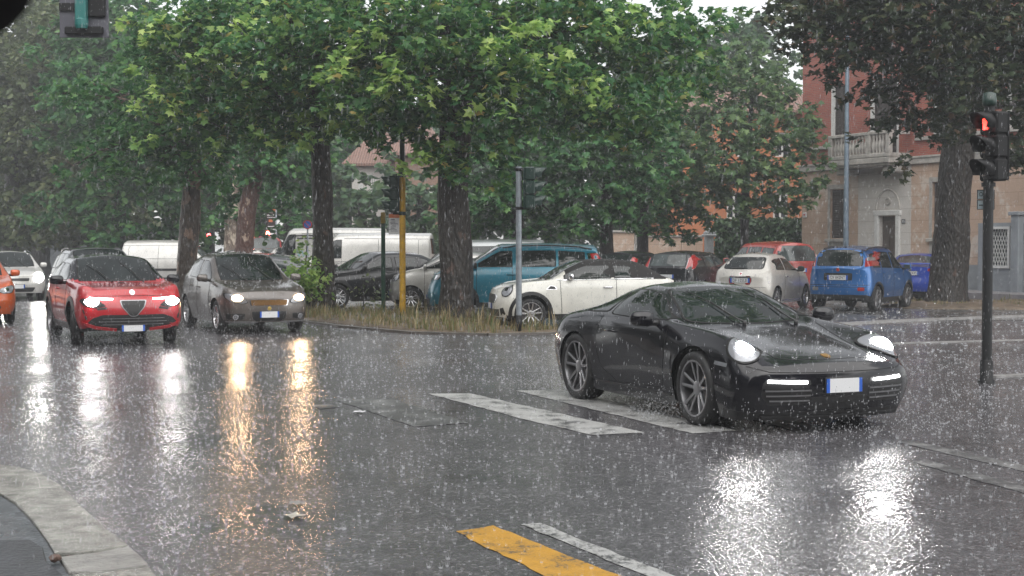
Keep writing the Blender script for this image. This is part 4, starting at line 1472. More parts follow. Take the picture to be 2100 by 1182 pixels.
def white_convertible():
    pw = paint('ivory car paint', (.70, .69, .63), 0.0, .28)
    top = mat('black canvas top', (.014, .013, .013), .8, var=.3, vscale=60, bmp=.3, bscale=300)
    rows = [
        (1.93, .24, .62, .50, .72, .72, .66, .76, .48, .79),
        (1.80, .20, .70, .50, .80, .80, .72, .84, .54, .865),
        (1.50, .19, .76, .52, .84, .885, .76, .905, .58, .925),
        (1.235, .19, .78, .55, .845, .925, .775, .94, .60, .955),
        (.82, .19, .78, .57, .845, .955, .79, .975, .66, .99),
        (.45, .19, .78, .57, .845, .965, .80, 1.19, .62, 1.235),
        (.12, .19, .78, .57, .845, .975, .80, 1.32, .575, 1.385),
        (-.45, .19, .78, .57, .845, .985, .80, 1.335, .575, 1.41),
        (-1.0, .19, .78, .57, .845, .995, .795, 1.30, .575, 1.375),
        (-1.25, .20, .78, .57, .845, 1.0, .79, 1.21, .57, 1.28),
        (-1.60, .22, .76, .56, .82, 1.0, .77, 1.03, .56, 1.05),
        (-1.92, .30, .68, .55, .74, .93, .70, .96, .48, .97)]
    zone = lambda x, y, z, sp: 1 if (sp >= 2 and z > 1.03 and x < .50) or (sp >= 2 and x < .1 and z > 1.01) else (2 if z < .25 else 0)
    c = Car('white_convertible', 'ivory white small convertible with its black soft top up, parked on the grass edge', 'car', (1.46, 29.45), (-.985, -.17), rows, 2.47, .312, 1.69,
            arch=.385, nose=([.2, .4, .55, .7, .85], [-.05, 0, 0, -.02, -.07]), bow=(.24, .5, 2.4), rbow=(.2, .4, 2.4), mats=[pw, top, BLACK], zone=zone, sig=.045, step=.04)
    c.windows(.82, .12, [(.56, -.42), (-.48, -.86)], zlow=.03)
    doors(c, [(.60, -.48)], pw, .07)
    door_lines(c, [(.64, -.04), (-.52, 0)])
    c.handles([(-.34, .84)], CHROME, .2)
    c.cladding(.07)
    c.strips('belt_trim', [c.side([(.70, .985), (-.3, 1.0), (-1.3, 1.015)])], .018, CHROME, az=90, off=.008)
    for sg in (1, -1):
        lo = c.patch('headlight', ell(.13, .155, 26, 0), LENS, az=34 * sg, el=24, c=(1.62, .62 * sg, .75), off=.012, rings=5, border=.02, bm_=GAP)[0]
        c.patch('bulb', ell(.055, .06, 16), GLASS, az=34 * sg, el=24, c=(1.62, .62 * sg, .75), off=.018, rings=2, parent=lo, border=.012, bm_=CHROME)
        c.patch('side_vent', [(-x * sg, z) for x, z in roundpoly([(.93, .80), (.70, .80), (.74, .86), (.84, .88)], .01, 2)], BLACK, az=90 * sg, rings=2, off=.006, border=.014, bm_=CHROME)
    c.patch('grille', roundpoly([(-.42, .70), (.42, .70), (.46, .62), (.38, .52), (-.38, .52), (-.46, .62)], .04, 3, .06), BLACK, rings=4, off=.012, border=.02, bm_=CHROME)
    c.patch('lower_intake', roundpoly([(-.55, .40), (.55, .40), (.5, .26), (-.5, .26)], .03, 3, .06), BLACK, rings=4, off=.006)
    c.patch('brake_duct', roundpoly([(.58, .42), (.70, .44), (.69, .30), (.57, .28)], .02, 2, .06), BLACK, rings=2, sides=(1, -1), off=.006, az=0)
    c.plate('', .46, w=.36)
    c.mirrors(.42, 1.03, CHROME, (.14, .20, .14), .08)
    c.wipers([((.85, .40), (.40, .10)), ((.86, -.12), (.44, -.44))])
    c.wheels(.205, .74, 'double', 5, ALLOY)
    return c
white_convertible()

def small_white():
    pw = paint('cream white car paint', (.60, .575, .53), .1, .3)
    rows = [
        (1.78, .22, .60, .48, .70, .70, .64, .76, .45, .78),
        (1.60, .19, .70, .50, .78, .84, .69, .88, .52, .90),
        (1.15, .18, .76, .55, .815, .93, .74, .95, .58, .965),
        (.72, .18, .76, .56, .813, .96, .765, .985, .63, 1.0),
        (.10, .18, .76, .56, .813, .98, .765, 1.36, .56, 1.44),
        (-.40, .18, .76, .56, .813, .99, .765, 1.395, .56, 1.49),
        (-.95, .18, .76, .56, .813, 1.0, .76, 1.36, .55, 1.46),
        (-1.25, .19, .755, .56, .81, 1.01, .755, 1.27, .535, 1.375),
        (-1.55, .20, .74, .55, .79, 1.0, .73, 1.06, .52, 1.09),
        (-1.70, .26, .70, .52, .75, .92, .69, .96, .50, .98),
        (-1.77, .32, .64, .52, .70, .80, .62, .86, .44, .88)]
    c = Car('small_white_hatchback', 'small rounded cream white three door car parked left of the blue hatchback', 'car', (6.72, 38.0), PARK, rows, 2.3, .295, 1.63, arch=.355,
            bow=(.22, .45, 2.4), rbow=(.2, .42, 2.4), mats=[pw, BLACK], zone=lambda x, y, z, sp: 1 if z < .22 else 0, sig=.06, step=.05)
    c.windows(.72, .10, [(.52, -.42), (-.48, -1.08)])
    c.rear_window(1.06, 1.37, .56, .50, rad=.10)
    doors(c, [(.56, -.52)], pw)
    door_lines(c, [(.60, -.04), (-.56, 0)])
    c.handles([(-.42, .86)], CHROME, .18)
    for sg in (1, -1):
        c.patch('tail_light', [(y * sg, z) for y, z in roundpoly([(.56, .66), (.56, .90), (.68, .90), (.72, .80), (.70, .66)], .05, 4)], REDLENS, az=180 - 14 * sg, off=.012, rings=3, border=.014, bm_=CHROME)
    c.strips('boot_trim', [[(-.28, .855), (.28, .855)]], .05, CHROME, az=180, off=.014, sides=(1,))
    c.emblem(.945, 180, mat('red badge', (.4, .03, .03), .3), .04)
    c.strips('sill_trim', [c.side([(.74, .25), (-.74, .25)])], .03, CHROME, az=90, off=.006)
    c.plate('DF 125LB', .775, az=180)
    c.mirrors(.52, 1.02, BLACK, (.12, .19, .15), .08)
    mb = MB()
    mb.tube([(-1.56, 0.0, 1.13), (-1.53, -.16, 1.12), (-1.50, -.34, 1.10)], .012, 6)
    c.antenna(-.7, 0, .18)
    c.strips('rear_wiper', [[(-.30, 1.075), (.05, 1.085)]], .022, BLACK, az=180, off=.03, sides=(1,), deep=-.01)
    c.strips('bumper_gap', [[(-.66, .60), (.66, .60)]], .008, GAP, az=180, sides=(1,))
    c.wheels(.185, .68, 'double', 5, ALLOY)
small_white()

def blue_hatch():
    pb = paint('bright blue car paint', (.006, .115, .36), .45, .3)
    c = generic('blue_hatchback', 'bright blue boxy small hatchback with roof bars parked nearest the leaning tree', 'car', (9.22, 37.4), (.55, .835), ('bright blue', (.006, .115, .36)), 3.66, 1.66, 1.62, 2.3, .72,
        .88, 1.02, 1.0, 1.06, .98, .35, -1.55, -1.72, [(.74, .02), (-.05, -.78), (-.86, -1.36)], r=.315, clad=False, roofrail=(.2, -1.4), metal=.45, txt='CV 042NT', z0=.22,
        rw=(1.12, 1.52, .60, .55), wn=5, wm=ALLOYD, plate_z=.84, bumper=.20, doorspan=[(.76, .02), (-.01, -.70)], handles=[(.14, .93), (-.66, .95)], rim=.72, ze=.06)
    for sg in (1, -1):
        o = c.patch('tail_light', [(y * sg, z) for y, z in roundpoly([(.63, 1.10), (.625, 1.50), (.69, 1.50), (.76, 1.12)], .03, 3)], REDLENS, az=180, off=.012, rings=3)[0]
        c.patch('reverse_lens', [(y * sg, z) for y, z in roundpoly([(.645, 1.25), (.645, 1.34), (.70, 1.34), (.71, 1.25)], .02, 3)], LENS, az=180, off=.018, rings=2, parent=o, deep=.004)
        c.patch('fog_lens', [(y * sg, z) for y, z in roundpoly([(.50, .52), (.50, .60), (.66, .60), (.66, .52)], .03, 3)], REDLENS if sg > 0 else LENS, az=180, off=.012, rings=2)
    c.patch('plate_recess', roundpoly([(-.36, .77), (-.36, .95), (.36, .95), (.36, .77)], .03, 2, .1), BLACK, az=180, off=.004, rings=3)
    c.emblem(1.03, 180, mat('red badge', (.4, .03, .03)), .05)
    c.strips('bumper_gap', [[(-.76, .66), (.76, .66)], [(-.74, .61), (.74, .61)]], .012, GAP, az=180, sides=(1,))
    c.cladding(.06)
    c.antenna(-1.2, 0, .15)
    c.root.scale = (1.04, 1.03, 1.03)
blue_hatch()
for nm in ('white_compact_van', 'long_white_van', 'graffiti_van'):
    v = VANS[nm]
    L = v.xF - v.xR
    lines = [v.side([(x, v.row(x)[6] - .06), (x, v.row(x)[0] + .12)]) for x in (v.xR + L * .12, v.xR + L * .40)]
    lines.append(v.side([(v.xR + L * .1, 1.08), (v.xF - L * .30, 1.08)]))
    v.strips('panel_gap', lines, .014, GAP, az=90, off=.003)
    v.strips('rub_strip', [v.side([(v.wb / 2 - v.arch - .05, .62), (-v.wb / 2 + v.arch + .05, .62)])], .10, BLACK, az=90, off=.012)
    v.strips('roof_gutter', [v.side([(v.xR + .1, v.row(v.xR + .3)[6] - .02), (v.xF - L * .36, v.row(0)[6] - .02)])], .018, GREYTRIM, az=90, off=.004)
# graffiti on the tall van: sprayed shapes lying on its panels
def graffiti():
    yl = mat('yellow spray paint', (.62, .38, .04), .5, var=.2, vscale=8)
    bk = mat('black spray paint', (.02, .02, .025), .5)
    cy_ = mat('pale cyan spray paint', (.25, .5, .52), .5)
    c = K
    c.patch('graffiti', c.side(roundpoly([(-1.15, 1.0), (-1.25, 1.55), (-1.0, 1.85), (-.75, 1.6), (-.55, 1.85), (-.35, 1.55), (-.4, 1.0)], .08, 3)), yl, az=90, off=.004, rings=4)
    rnd = random.Random(3)
    ln = []
    for k in range(9):
        x, z = -1.35 + k * .16, 1.5 + rnd.uniform(-.25, .2)
        ln.append(c.side([(x + rnd.uniform(-.1, .1), z + rnd.uniform(.1, .35)), (x + rnd.uniform(-.15, .15), z), (x + rnd.uniform(-.15, .15), z - rnd.uniform(.1, .3)), (x + rnd.uniform(-.1, .2), z - .1)]))
    ln += [c.side([(1.0, 2.02), (.5, 2.05), (-.3, 2.0)]), c.side([(.9, 1.93), (.2, 1.93)]), c.side([(.1, 1.9), (-.05, 1.6), (.15, 1.3)])]
    c.strips('graffiti_line', ln, .05, bk, az=90, off=.007, sides=(1,))
    c.strips('graffiti_scrawl', [c.side([(.9, 1.5), (.8, 1.2), (.7, 1.5), (.62, 1.2), (.5, 1.45), (.4, 1.25)])], .035, cy_, az=90, off=.006, sides=(1,))
graffiti()
# ================================================================== trees
def bark_mat(name, dark, light, patch=None, amount=.5):
    m = bpy.data.materials.new(name)
    nt, b = nodes_of(m)
    tc = N(nt, 'ShaderNodeTexCoord')
    mp = N(nt, 'ShaderNodeMapping')
    mp.inputs['Scale'].default_value = (1, 1, .35)
    nt.links.new(tc.outputs['Object'], mp.inputs[0])
    n = noise(nt, mp.outputs[0], 14, 6, .7)
    r = ramp(nt, n.outputs[0], [(.35, dark), (.68, light)])
    col = r.outputs[0]
    if patch:
        mp2 = N(nt, 'ShaderNodeMapping')
        mp2.inputs['Scale'].default_value = (1, 1, .5)
        nt.links.new(tc.outputs['Object'], mp2.inputs[0])
        n2 = noise(nt, mp2.outputs[0], 3.4, 4, .6)
        k = ramp(nt, n2.outputs[0], [(amount, (0, 0, 0)), (amount + .03, (1, 1, 1))])
        mx = N(nt, 'ShaderNodeMixRGB')
        nt.links.new(k.outputs[0], mx.inputs[0])
        nt.links.new(col, mx.inputs[1])
        mx.inputs[2].default_value = (*patch, 1)
        col = mx.outputs[0]
    nt.links.new(col, b.inputs['Base Color'])
    b.inputs['Roughness'].default_value = .42
    v = N(nt, 'ShaderNodeTexVoronoi')
    v.inputs['Scale'].default_value = 16
    nt.links.new(mp.outputs[0], v.inputs['Vector'])
    n1 = bump(nt, v.outputs['Distance'], .9, .05)
    nt.links.new(bump(nt, n.outputs[0], .9, .04, n1), b.inputs['Normal'])
    return m
BARK = bark_mat('dark wet plane bark', (.010, .008, .007), (.040, .032, .025), (.075, .042, .03), .62)
BARKR = bark_mat('reddish peeling plane bark', (.05, .022, .016), (.13, .062, .046), (.36, .27, .21), .58)
BARKP = bark_mat('pale peeling plane bark', (.14, .10, .08), (.26, .20, .16), (.5, .42, .34), .52)
BARKD = bark_mat('dark bark', (.010, .008, .007), (.032, .026, .022))

LEAF_A = island_mat('plane leaves', [(0, (0.025, 0.095, 0.042)), (.45, (0.061, 0.172, 0.057)), (.8, (0.129, 0.260, 0.072)), (.97, (0.256, 0.370, 0.104)), (1, (0.403, 0.297, 0.104))], .42, .36, .28)
LEAF_Y = island_mat('young plane leaves', [(0, (0.147, 0.282, 0.077)), (.6, (0.313, 0.474, 0.131)), (1, (0.511, 0.623, 0.208))], .42, .42, .3)
LEAF_D = island_mat('plane leaves darkened for shade', [(0, (0.018, 0.032, 0.020)), (.6, (0.040, 0.059, 0.028)), (.93, (0.077, 0.087, 0.040)), (1, (0.170, 0.098, 0.059))], .5, .2, .2)  # low light of the hanging crown put into a darker leaf colour
LEAF_F = island_mat('far leaves', [(0, (0.046, 0.096, 0.052)), (.6, (0.078, 0.147, 0.072)), (1, (0.130, 0.198, 0.085))], .5, .3)
LEAF_O = island_mat('olive far leaves', [(0, (0.065, 0.096, 0.039)), (.6, (0.111, 0.147, 0.065)), (1, (0.182, 0.205, 0.091))], .5, .3)
LEAF_G = island_mat('mid green leaves', [(0, (0.029, 0.096, 0.039)), (.6, (0.062, 0.166, 0.058)), (1, (0.130, 0.256, 0.078))], .45, .34, .28)

LEAF_S = island_mat('grey green leaves', [(0, (.05, .10, .05)), (.6, (.10, .175, .075)), (1, (.19, .28, .11))], .45, .36, .3)
_half = [(0, 0), (.16, -.05), (.50, .02), (.30, .22), (.56, .56), (.22, .50), (0, 1)]
LEAF_V = np.array([(x, y, .20 * abs(x) - .18 * y * y) for x, y in _half] + [(-x, y, .20 * abs(x) - .18 * y * y) for x, y in _half[1:-1]])
LEAF_FACES = [(0, 1, 2, 3, 4, 5, 6), (6, 11, 10, 9, 8, 7, 0)]
LEAF_V2 = np.array([(0, 0, 0), (.34, .2, .05), (.36, .62, .0), (0, 1, -.15), (-.36, .62, 0), (-.34, .2, .05)])
LEAF_FACES2 = [(0, 1, 2, 3), (3, 4, 5, 0)]
def leaves(name, pos, size, m, rng, parent=None, fine=True, droop=(.55, .45), out=None):
    n = len(pos)
    az = rng.uniform(0, 2 * np.pi, n)
    if out is not None:
        az = np.where(rng.random(n) < .6, np.arctan2(out[:, 1], out[:, 0]) + rng.normal(0, .7, n), az)
    dr = rng.normal(droop[0], droop[1], n)
    t = np.stack([np.cos(az) * np.cos(dr), np.sin(az) * np.cos(dr), -np.sin(dr)], 1)
    roll = rng.normal(0, .5, n)
    side = np.stack([-np.sin(az), np.cos(az), np.zeros(n)], 1)
    nn = np.cross(t, side)
    nn = np.where(nn[:, 2:3] < 0, -nn, nn)
    b = side * np.cos(roll)[:, None] + nn * np.sin(roll)[:, None]
    nn = np.cross(b, t)
    T = LEAF_V if fine else LEAF_V2
    s = size * rng.uniform(.65, 1.25, n)
    V = pos[:, None, :] + s[:, None, None] * (T[None, :, 0:1] * b[:, None] + T[None, :, 1:2] * t[:, None] + T[None, :, 2:3] * nn[:, None])
    return fast_mesh(name, V.reshape(-1, 3), len(T), LEAF_FACES if fine else LEAF_FACES2, n, m, parent)
def clump_points(clumps, rng, per=10):
    """clumps: (centre, radii, number of leaves) -> leaf positions gathered along drooping twigs"""
    P_, O_ = [], []
    for c, r, n in clumps:
        c, r = np.array(c), np.array(r if hasattr(r, '__len__') else (r, r, r))
        k = max(1, int(n / per))
        d = rng.normal(size=(k, 3))
        d /= np.linalg.norm(d, axis=1)[:, None]
        rad = rng.random(k) ** .45
        tw = c + d * rad[:, None] * r
        dirs = d * [1, 1, .4] + [0, 0, -.45]
        L = rng.uniform(.25, .55, k) * min(1.0, r.min() * 1.2)
        u = rng.random((k, per))
        pts = tw[:, None] + dirs[:, None] * (u * L[:, None])[..., None] + rng.normal(0, .09, (k, per, 3))
        P_.append(pts.reshape(-1, 3))
        O_.append(np.repeat(d, per, axis=0))
    return np.concatenate(P_), np.concatenate(O_)
def trunk_mesh(mb, pts, rad, seed, n=18, seg=.22, rough=.10, flare=1.0):
    rnd = random.Random(seed)
    pts = [Vector(p) for p in pts]
    L = [0]
    for a, b in zip(pts, pts[1:]): L.append(L[-1] + (b - a).length)
    k = max(3, int(L[-1] / seg))
    ph = [rnd.uniform(0, 6.28) for _ in range(6)]
    vs, fs = [], []
    for i in range(k + 1):
        d = L[-1] * i / k
        x = np.interp(d, L, [p.x for p in pts]); y = np.interp(d, L, [p.y for p in pts]); z = np.interp(d, L, [p.z for p in pts])
        r0 = float(np.interp(d, L, rad))
        fl = flare * math.exp(-d / .35)
        for j in range(n):
            g = 2 * math.pi * j / n
            w = 1 + rough * (.5 * math.sin(3 * g + ph[0] + d * .9) + .4 * math.sin(5 * g + ph[1] - d * 1.7) + .5 * math.sin(2 * g + ph[2] + d * 2.6)) + rnd.uniform(-.35, .35) * rough
            w += fl * (.30 + .28 * math.cos(5 * g + ph[3]) + .12 * math.cos(8 * g + ph[4]))
            vs.append((x + r0 * w * math.cos(g), y + r0 * w * math.sin(g), z))
    for i in range(k):
        for j in range(n):
            j2 = (j + 1) % n
            fs.append((i * n + j, i * n + j2, (i + 1) * n + j2, (i + 1) * n + j))
    mb.add(vs, fs)
TREE_N = [0]
def tree(name, label, base, trunk, rad, bark, clumps, leaf_m, size=.17, fine=True, young=None, group=None, seed=1, limbs=True, flare=1.0, droop=(.55, .45), cat='tree', rough=.10, per=10, twig_m=None):
    rng = np.random.default_rng(seed)
    rnd = random.Random(seed)
    t = thing(name, label, cat, (base[0], base[1], 0), 0, group)
    B = Vector((base[0], base[1], 0))
    mb = MB()
    tp = [Vector(p) - B for p in trunk]
    tp[0].z = -.1
    trunk_mesh(mb, tp, rad, seed, rough=rough, flare=flare)
    mb.build('trunk', bark, t, True)
    if limbs:
        order = sorted(clumps, key=lambda c: -c[2])[:16]
        for c, r, n in order:
            c = Vector(c) - B
            tot = tp[-1].z
            # leave the trunk below the clump
            h = max(.55 * tot, min(tot * .95, c.z - .35 * (c.xy - tp[-1].xy).length - .3))
            f = [p.z for p in tp]
            a = Vector((np.interp(h, f, [p.x for p in tp]), np.interp(h, f, [p.y for p in tp]), h))
            if (c - a).length < .6: continue
            mid = a.lerp(c, .5) + Vector((rnd.uniform(-.3, .3), rnd.uniform(-.3, .3), .25 * (c - a).length * .6))
            pts = [a * (1 - u) ** 2 + mid * 2 * u * (1 - u) + c * u * u for u in (0, .2, .4, .6, .8, 1)]
            r0 = min(rad[-1] * .75, .035 + .022 * (c - a).length)
            lm = MB()
            lm.tube(pts, [r0 * (1 - .8 * u) + .006 for u in (0, .2, .4, .6, .8, 1)], 7)
            for q in range(4):
                e = pts[rnd.randint(3, 5)]
                v = Vector((rnd.gauss(0, 1), rnd.gauss(0, 1), rnd.gauss(-.1, .6))) * .55
                lm.tube([e, e + v * .5 + Vector((0, 0, .08)), e + v], [.014, .009, .004], 5)
            lm.build('limb', bark, t, True)
    if clumps:
        p, o = clump_points(clumps, rng, per)
        leaves('crown', p - np.array(B), size, leaf_m, rng, t, fine, droop, o)
    if young:
        p, o = clump_points(young, rng, per)
        leaves('young_foliage', p - np.array(B), size * 1.05, LEAF_Y, rng, t, fine, droop, o)
    return t
def auto_clumps(c, r, n, leaves_each, rng, cr=(.8, 1.3), shell=.35, zflat=None):
    out = []
    while len(out) < n:
        d = rng.normal(size=3)
        d /= np.linalg.norm(d)
        q = np.array(c) + d * np.array(r) * (rng.random() ** shell)
        if zflat and q[2] < zflat: continue
        k = rng.uniform(*cr)
        out.append((tuple(q), (k, k, k * .7), int(leaves_each * rng.uniform(.6, 1.3))))
    return out
AVE = 'plane trees along the avenue'
rg = np.random.default_rng(11)
def px_clumps(lst, each=260):
    """clump centres given by where they hang in the photo and how far off they are"""
    return [(tuple(P(x, y, Y)), (r, r, r * .75), int(each * (r / .9) ** 2 * k)) for x, y, Y, r, k in lst]

# big plane in the middle of the verge
big = [(1050, 30, 31, 1.1, 1), (900, 40, 30, 1.1, 1), (780, 60, 31, 1.1, 1), (650, 50, 32, 1.1, 1), (560, 110, 32, 1.0, 1), (1180, 60, 31, 1.1, 1), (1300, 50, 32, 1.1, 1), (1400, 90, 33, .9, .8), (1445, 30, 33, .8, .8),
       (860, 150, 30.5, 1.0, 1), (760, 190, 31, 1.0, 1), (690, 150, 32, 1, 1), (1010, 130, 30, 1.0, 1), (1120, 170, 30.5, 1.0, 1), (1220, 190, 31, 1.0, 1), (1320, 200, 32, .9, 1), (1400, 160, 33, .7, .8), (1350, 110, 32.5, .8, .8),
       (1290, 260, 32, .55, .9), (1340, 270, 32.5, .40, .8), (880, 250, 31, .8, 1.1), (800, 250, 31.5, .7, 1), (930, 330, 31, .55, 1.2), (880, 310, 31.3, .45, 1), (990, 250, 30.5, .6, 1), (1030, 310, 30.8, .40, 1), (1015, 380, 30.8, .28, .9), (1040, 350, 31, .28, .9),
       (1100, 250, 31, .55, .8), (1180, 250, 31.5, .55, .8), (750, 280, 32, .45, 1), (1465, 120, 33, .45, .5), (960, 60, 31.5, 1.1, 1), (1240, 110, 33, 1.0, 1), (1080, 90, 33, 1.2, 1), (840, 90, 33, 1.2, 1), (720, 110, 33.5, 1.1, 1), (980, 180, 33.6, 1.0, 1), (1150, -20, 32, 1.2, 1), (880, -30, 32, 1.2, 1), (700, -20, 32, 1.2, 1), (1330, -20, 33, 1.1, .9)]
yng = [(690, 130, 30.0, .5, .5), (760, 80, 29.6, .55, .5), (810, 150, 29.6, .5, .5), (830, 320, 30.6, .4, .7), (1040, 90, 29.2, .55, .6), (1075, 60, 29.2, .5, .6), (1030, 190, 29.4, .45, .5), (1140, 120, 29.6, .5, .6), (1180, 190, 30, .4, .5), (1260, 40, 30.5, .5, .5), (1220, 150, 30.2, .4, .4), (880, 200, 29.8, .4, .4), (930, 290, 30.5, .3, .6), (790, 180, 30.2, .35, .5)]
CB = Vector((-1.27, 32.0, 0))
tree('plane_tree', 'great plane tree with a thick dark trunk on the verge beside the white convertible', CB[:2], [CB, CB + Vector((.02, 0, 1)), P(930, 390, 32), P(938, 200, 32), P(946, 0, 32), P(950, -140, 32)], [.385, .37, .34, .36, .30, .2], BARK,
     px_clumps(big, 430) + [(tuple(rg.uniform((-3, 19.5, 7.6), (8.5, 27, 10.5))), (1.0, 1.0, .7), 260) for _ in range(26)], LEAF_A, .19, young=px_clumps(yng, 300), group=AVE, seed=3)  # extra high clumps out of view, added for the windscreens to mirror
# its left neighbour with the slim dark trunk
B2 = Vector((-4.62, 34.9, 0))
nb = [(500, 60, 33.5, 1.1, 1), (420, 40, 34, 1.0, 1), (350, 80, 35, .9, .9), (560, 180, 33.5, 1.0, 1), (470, 160, 34, 1.0, 1), (620, 220, 33.8, .8, 1), (540, 250, 34, .7, 1), (450, 260, 34.5, .7, .9), (400, 200, 35, .9, .9), (380, 130, 35, .9, .9), (600, 120, 35, 1.1, 1),
      (660, 250, 33.8, .6, 1.1), (710, 240, 33.6, .5, 1.1), (600, 265, 34, .4, 1.1), (480, 230, 36, 1.0, 1), (540, 40, 36, 1.2, 1), (640, 0, 35, 1.2, 1), (330, 190, 35.5, .6, .7), (300, 40, 35, .6, .7), (430, -20, 35, 1.1, .9), (560, -30, 35, 1.2, 1), (350, 250, 35.5, .4, .6), (420, 310, 35.5, .45, .6), (570, 300, 36, .4, .6)]
ny = [(330, 50, 33.5, .5, .6), (270, 25, 33.8, .3, .6), (410, 110, 33, .45, .5), (300, 150, 34, .3, .8), (290, 215, 34, .25, .9), (340, 205, 34, .35, .7), (280, 290, 34, .20, 1.1), (310, 285, 34, .2, 1.1), (640, 260, 32.8, .4, .9), (600, 280, 33, .3, .9), (700, 255, 32.8, .35, .9), (500, 40, 32.6, .5, .5), (560, 20, 32.6, .5, .4), (545, 280, 33, .25, .9), (440, 280, 33.8, .3, .6)]
tree('plane_tree', 'plane tree with a slim straight dark trunk beside the leafy green bush', B2[:2], [B2, P(662, 480, 34.9), P(657, 290, 34.9), P(652, 150, 34.9), P(648, -60, 34.9)], [.29, .255, .225, .2, .15], BARK,
     px_clumps(nb, 430), LEAF_A, .19, young=px_clumps(ny, 300), group=AVE, seed=5)
# reddish leaning trunk and its neighbours further along
B3 = Vector((-9.75, 51.5, 0))
tree('plane_tree', 'plane tree with a reddish peeling trunk leaning right beyond the grey hatchback', B3[:2], [B3, P(500, 530, 51.5), P(508, 430, 51.5), P(522, 360, 51.5), P(522, 300, 51.5), P(535, 100, 51.5)], [.36, .33, .33, .30, .22, .15], BARKR,
     px_clumps([(560, 330, 51, 1.2, .8), (620, 360, 52, 1.0, .7), (450, 340, 52, 1.3, .8), (600, 410, 53, .9, .6), (480, 250, 52, 1.6, .9), (560, 240, 52, 1.6, .9), (640, 300, 53, 1.2, .8), (590, 300, 51, 1.2, .8), (460, 400, 53, .8, .5)], 330), LEAF_G, .24, fine=False, group=AVE, seed=7)
B4 = Vector((-8.6, 37.6, 0))
tree('plane_tree', 'plane tree with a mottled bare trunk standing between the two headlit cars', B4[:2], [B4, P(383, 540, 37.6), P(392, 440, 37.6), P(395, 340, 37.6), P(405, 150, 37.6), P(410, 0, 37.6)], [.30, .27, .25, .22, .18, .12], bark_mat('mottled plane bark', (.035, .027, .022), (.09, .07, .055), (.22, .15, .115), .56),
     px_clumps([(330, 330, 37, .8, .8), (400, 330, 37, .7, .8), (360, 270, 37, .9, 1), (280, 330, 37.5, .7, .7), (300, 250, 37, .9, .9), (240, 200, 38, 1.0, .9), (180, 170, 38.5, .8, .7), (250, 280, 38, .8, .8), (330, 160, 38, 1.0, .9), (430, 370, 38, .5, .7), (200, 330, 38.5, .7, .7), (150, 340, 39, .5, .7), (110, 190, 39, .45, .7), (460, 340, 38.5, .6, .6), (400, 230, 38.5, 1.0, .9), (300, 90, 38.5, .9, .8)], 330), LEAF_G, .19, group=AVE, seed=9)
B5 = Vector((-12.2, 62, 0))
tree('plane_tree', 'plane tree with a pale peeling trunk just left of the leaning reddish one', B5[:2], [B5, P(475, 480, 62), P(478, 400, 62), P(480, 200, 62)], [.36, .33, .3, .2], BARKP, px_clumps([(440, 430, 62, 1.2, .6), (520, 380, 63, 1.4, .7), (400, 330, 63, 1.6, .7), (480, 280, 63, 2, .8), (560, 440, 64, 1.2, .4)], 260), LEAF_G, .3, fine=False, group=AVE, seed=13)
far = [('plane tree standing behind the white compact van', 246, 66, .2, LEAF_G, 300, 8.5), ('plane tree with a thick grey trunk beyond the dark people carrier', 192, 76, .42, LEAF_O, 200, 10.5), ('hazy plane tree just left of the thick grey trunk', 146, 84, .5, LEAF_O, 150, 11.5),
       ('hazy plane tree furthest down the avenue', 82, 92, .6, LEAF_O, 60, 12), ('misty plane tree nearest the left picture edge', 18, 80, .5, LEAF_O, 0, 12)]
for k, (lab, px, Y, r, lm, topx, hh) in enumerate(far):
    g = P(px, 500, Y)
    B = Vector((g.x, g.y, 0))
    cl = auto_clumps((g.x, g.y, 5.4 + hh * .42), (4.4, 3.2, hh * .62), 52, 240, np.random.default_rng(40 + k), (1.1, 1.9), zflat=1.9)
    cl += auto_clumps((g.x, g.y, 3.3), (4.4, 3, 1.5), 16, 230, np.random.default_rng(240 + k), (.9, 1.4), zflat=1.9)
    tree('plane_tree', lab, B[:2], [B, B + Vector((.1, 0, 3)), B + Vector((.3, 0, 7)), B + Vector((.2, 0, 10))], [r, r * .9, r * .7, r * .4], BARKD, cl, lm, .34, fine=False, group=AVE, seed=50 + k, limbs=(k < 3))
# leaning plane on the right
B6 = Vector((12.1, 39.6, 0))
rt = [(1760, 40, 33, 1.0, 1.2), (1660, 50, 33, .8, 1.1), (1860, 40, 32, 1.1, 1.3), (1960, 60, 32, 1.1, 1.3), (2060, 60, 32, 1.1, 1.3), (1720, 110, 33, .7, 1.1), (1860, 150, 33, .7, 1.1), (1790, 190, 33.2, .35, 1),
      (1880, 230, 33, .5, 1.1), (1840, 240, 33.2, .35, 1), (1855, 320, 33.2, .22, 1), (1790, 250, 33.4, .22, .9), (1820, 345, 33.4, .18, .9), (2080, 180, 32, .8, 1.1), (2090, 280, 32.5, .6, 1.1), (2060, 330, 33, .35, .9), (2095, 330, 33, .35, .9), (2000, 160, 31.5, .8, 1.2), (1930, 130, 32, .8, 1.2), (1760, -30, 33, 1.1, 1.2), (1900, -40, 32, 1.2, 1.2), (2040, -40, 32, 1.2, 1.2), (1640, 0, 33.5, .7, 1),
      (2150, 100, 32, 1, 1.2), (2160, 250, 33, .8, 1), (1960, 230, 36, .8, 1), (1935, 260, 37.5, .4, 1), (1760, 290, 33.6, .16, .9), (1725, 200, 33.8, .22, .9), (1840, 360, 33.4, .14, .9), (2075, 340, 33, .25, .9)]
tree('plane_tree', 'massive plane tree leaning right beside the bright blue saloon', B6[:2], [B6, P(1946, 560, 39.6), P(1953, 430, 39.5), P(1962, 330, 39.3), P(1972, 230, 39.2), P(1985, 90, 39), P(2000, -60, 38.8)], [.56, .50, .46, .43, .42, .36, .28], BARK,
     px_clumps(rt, 470), LEAF_D, .19, group=AVE, seed=15, flare=.8)
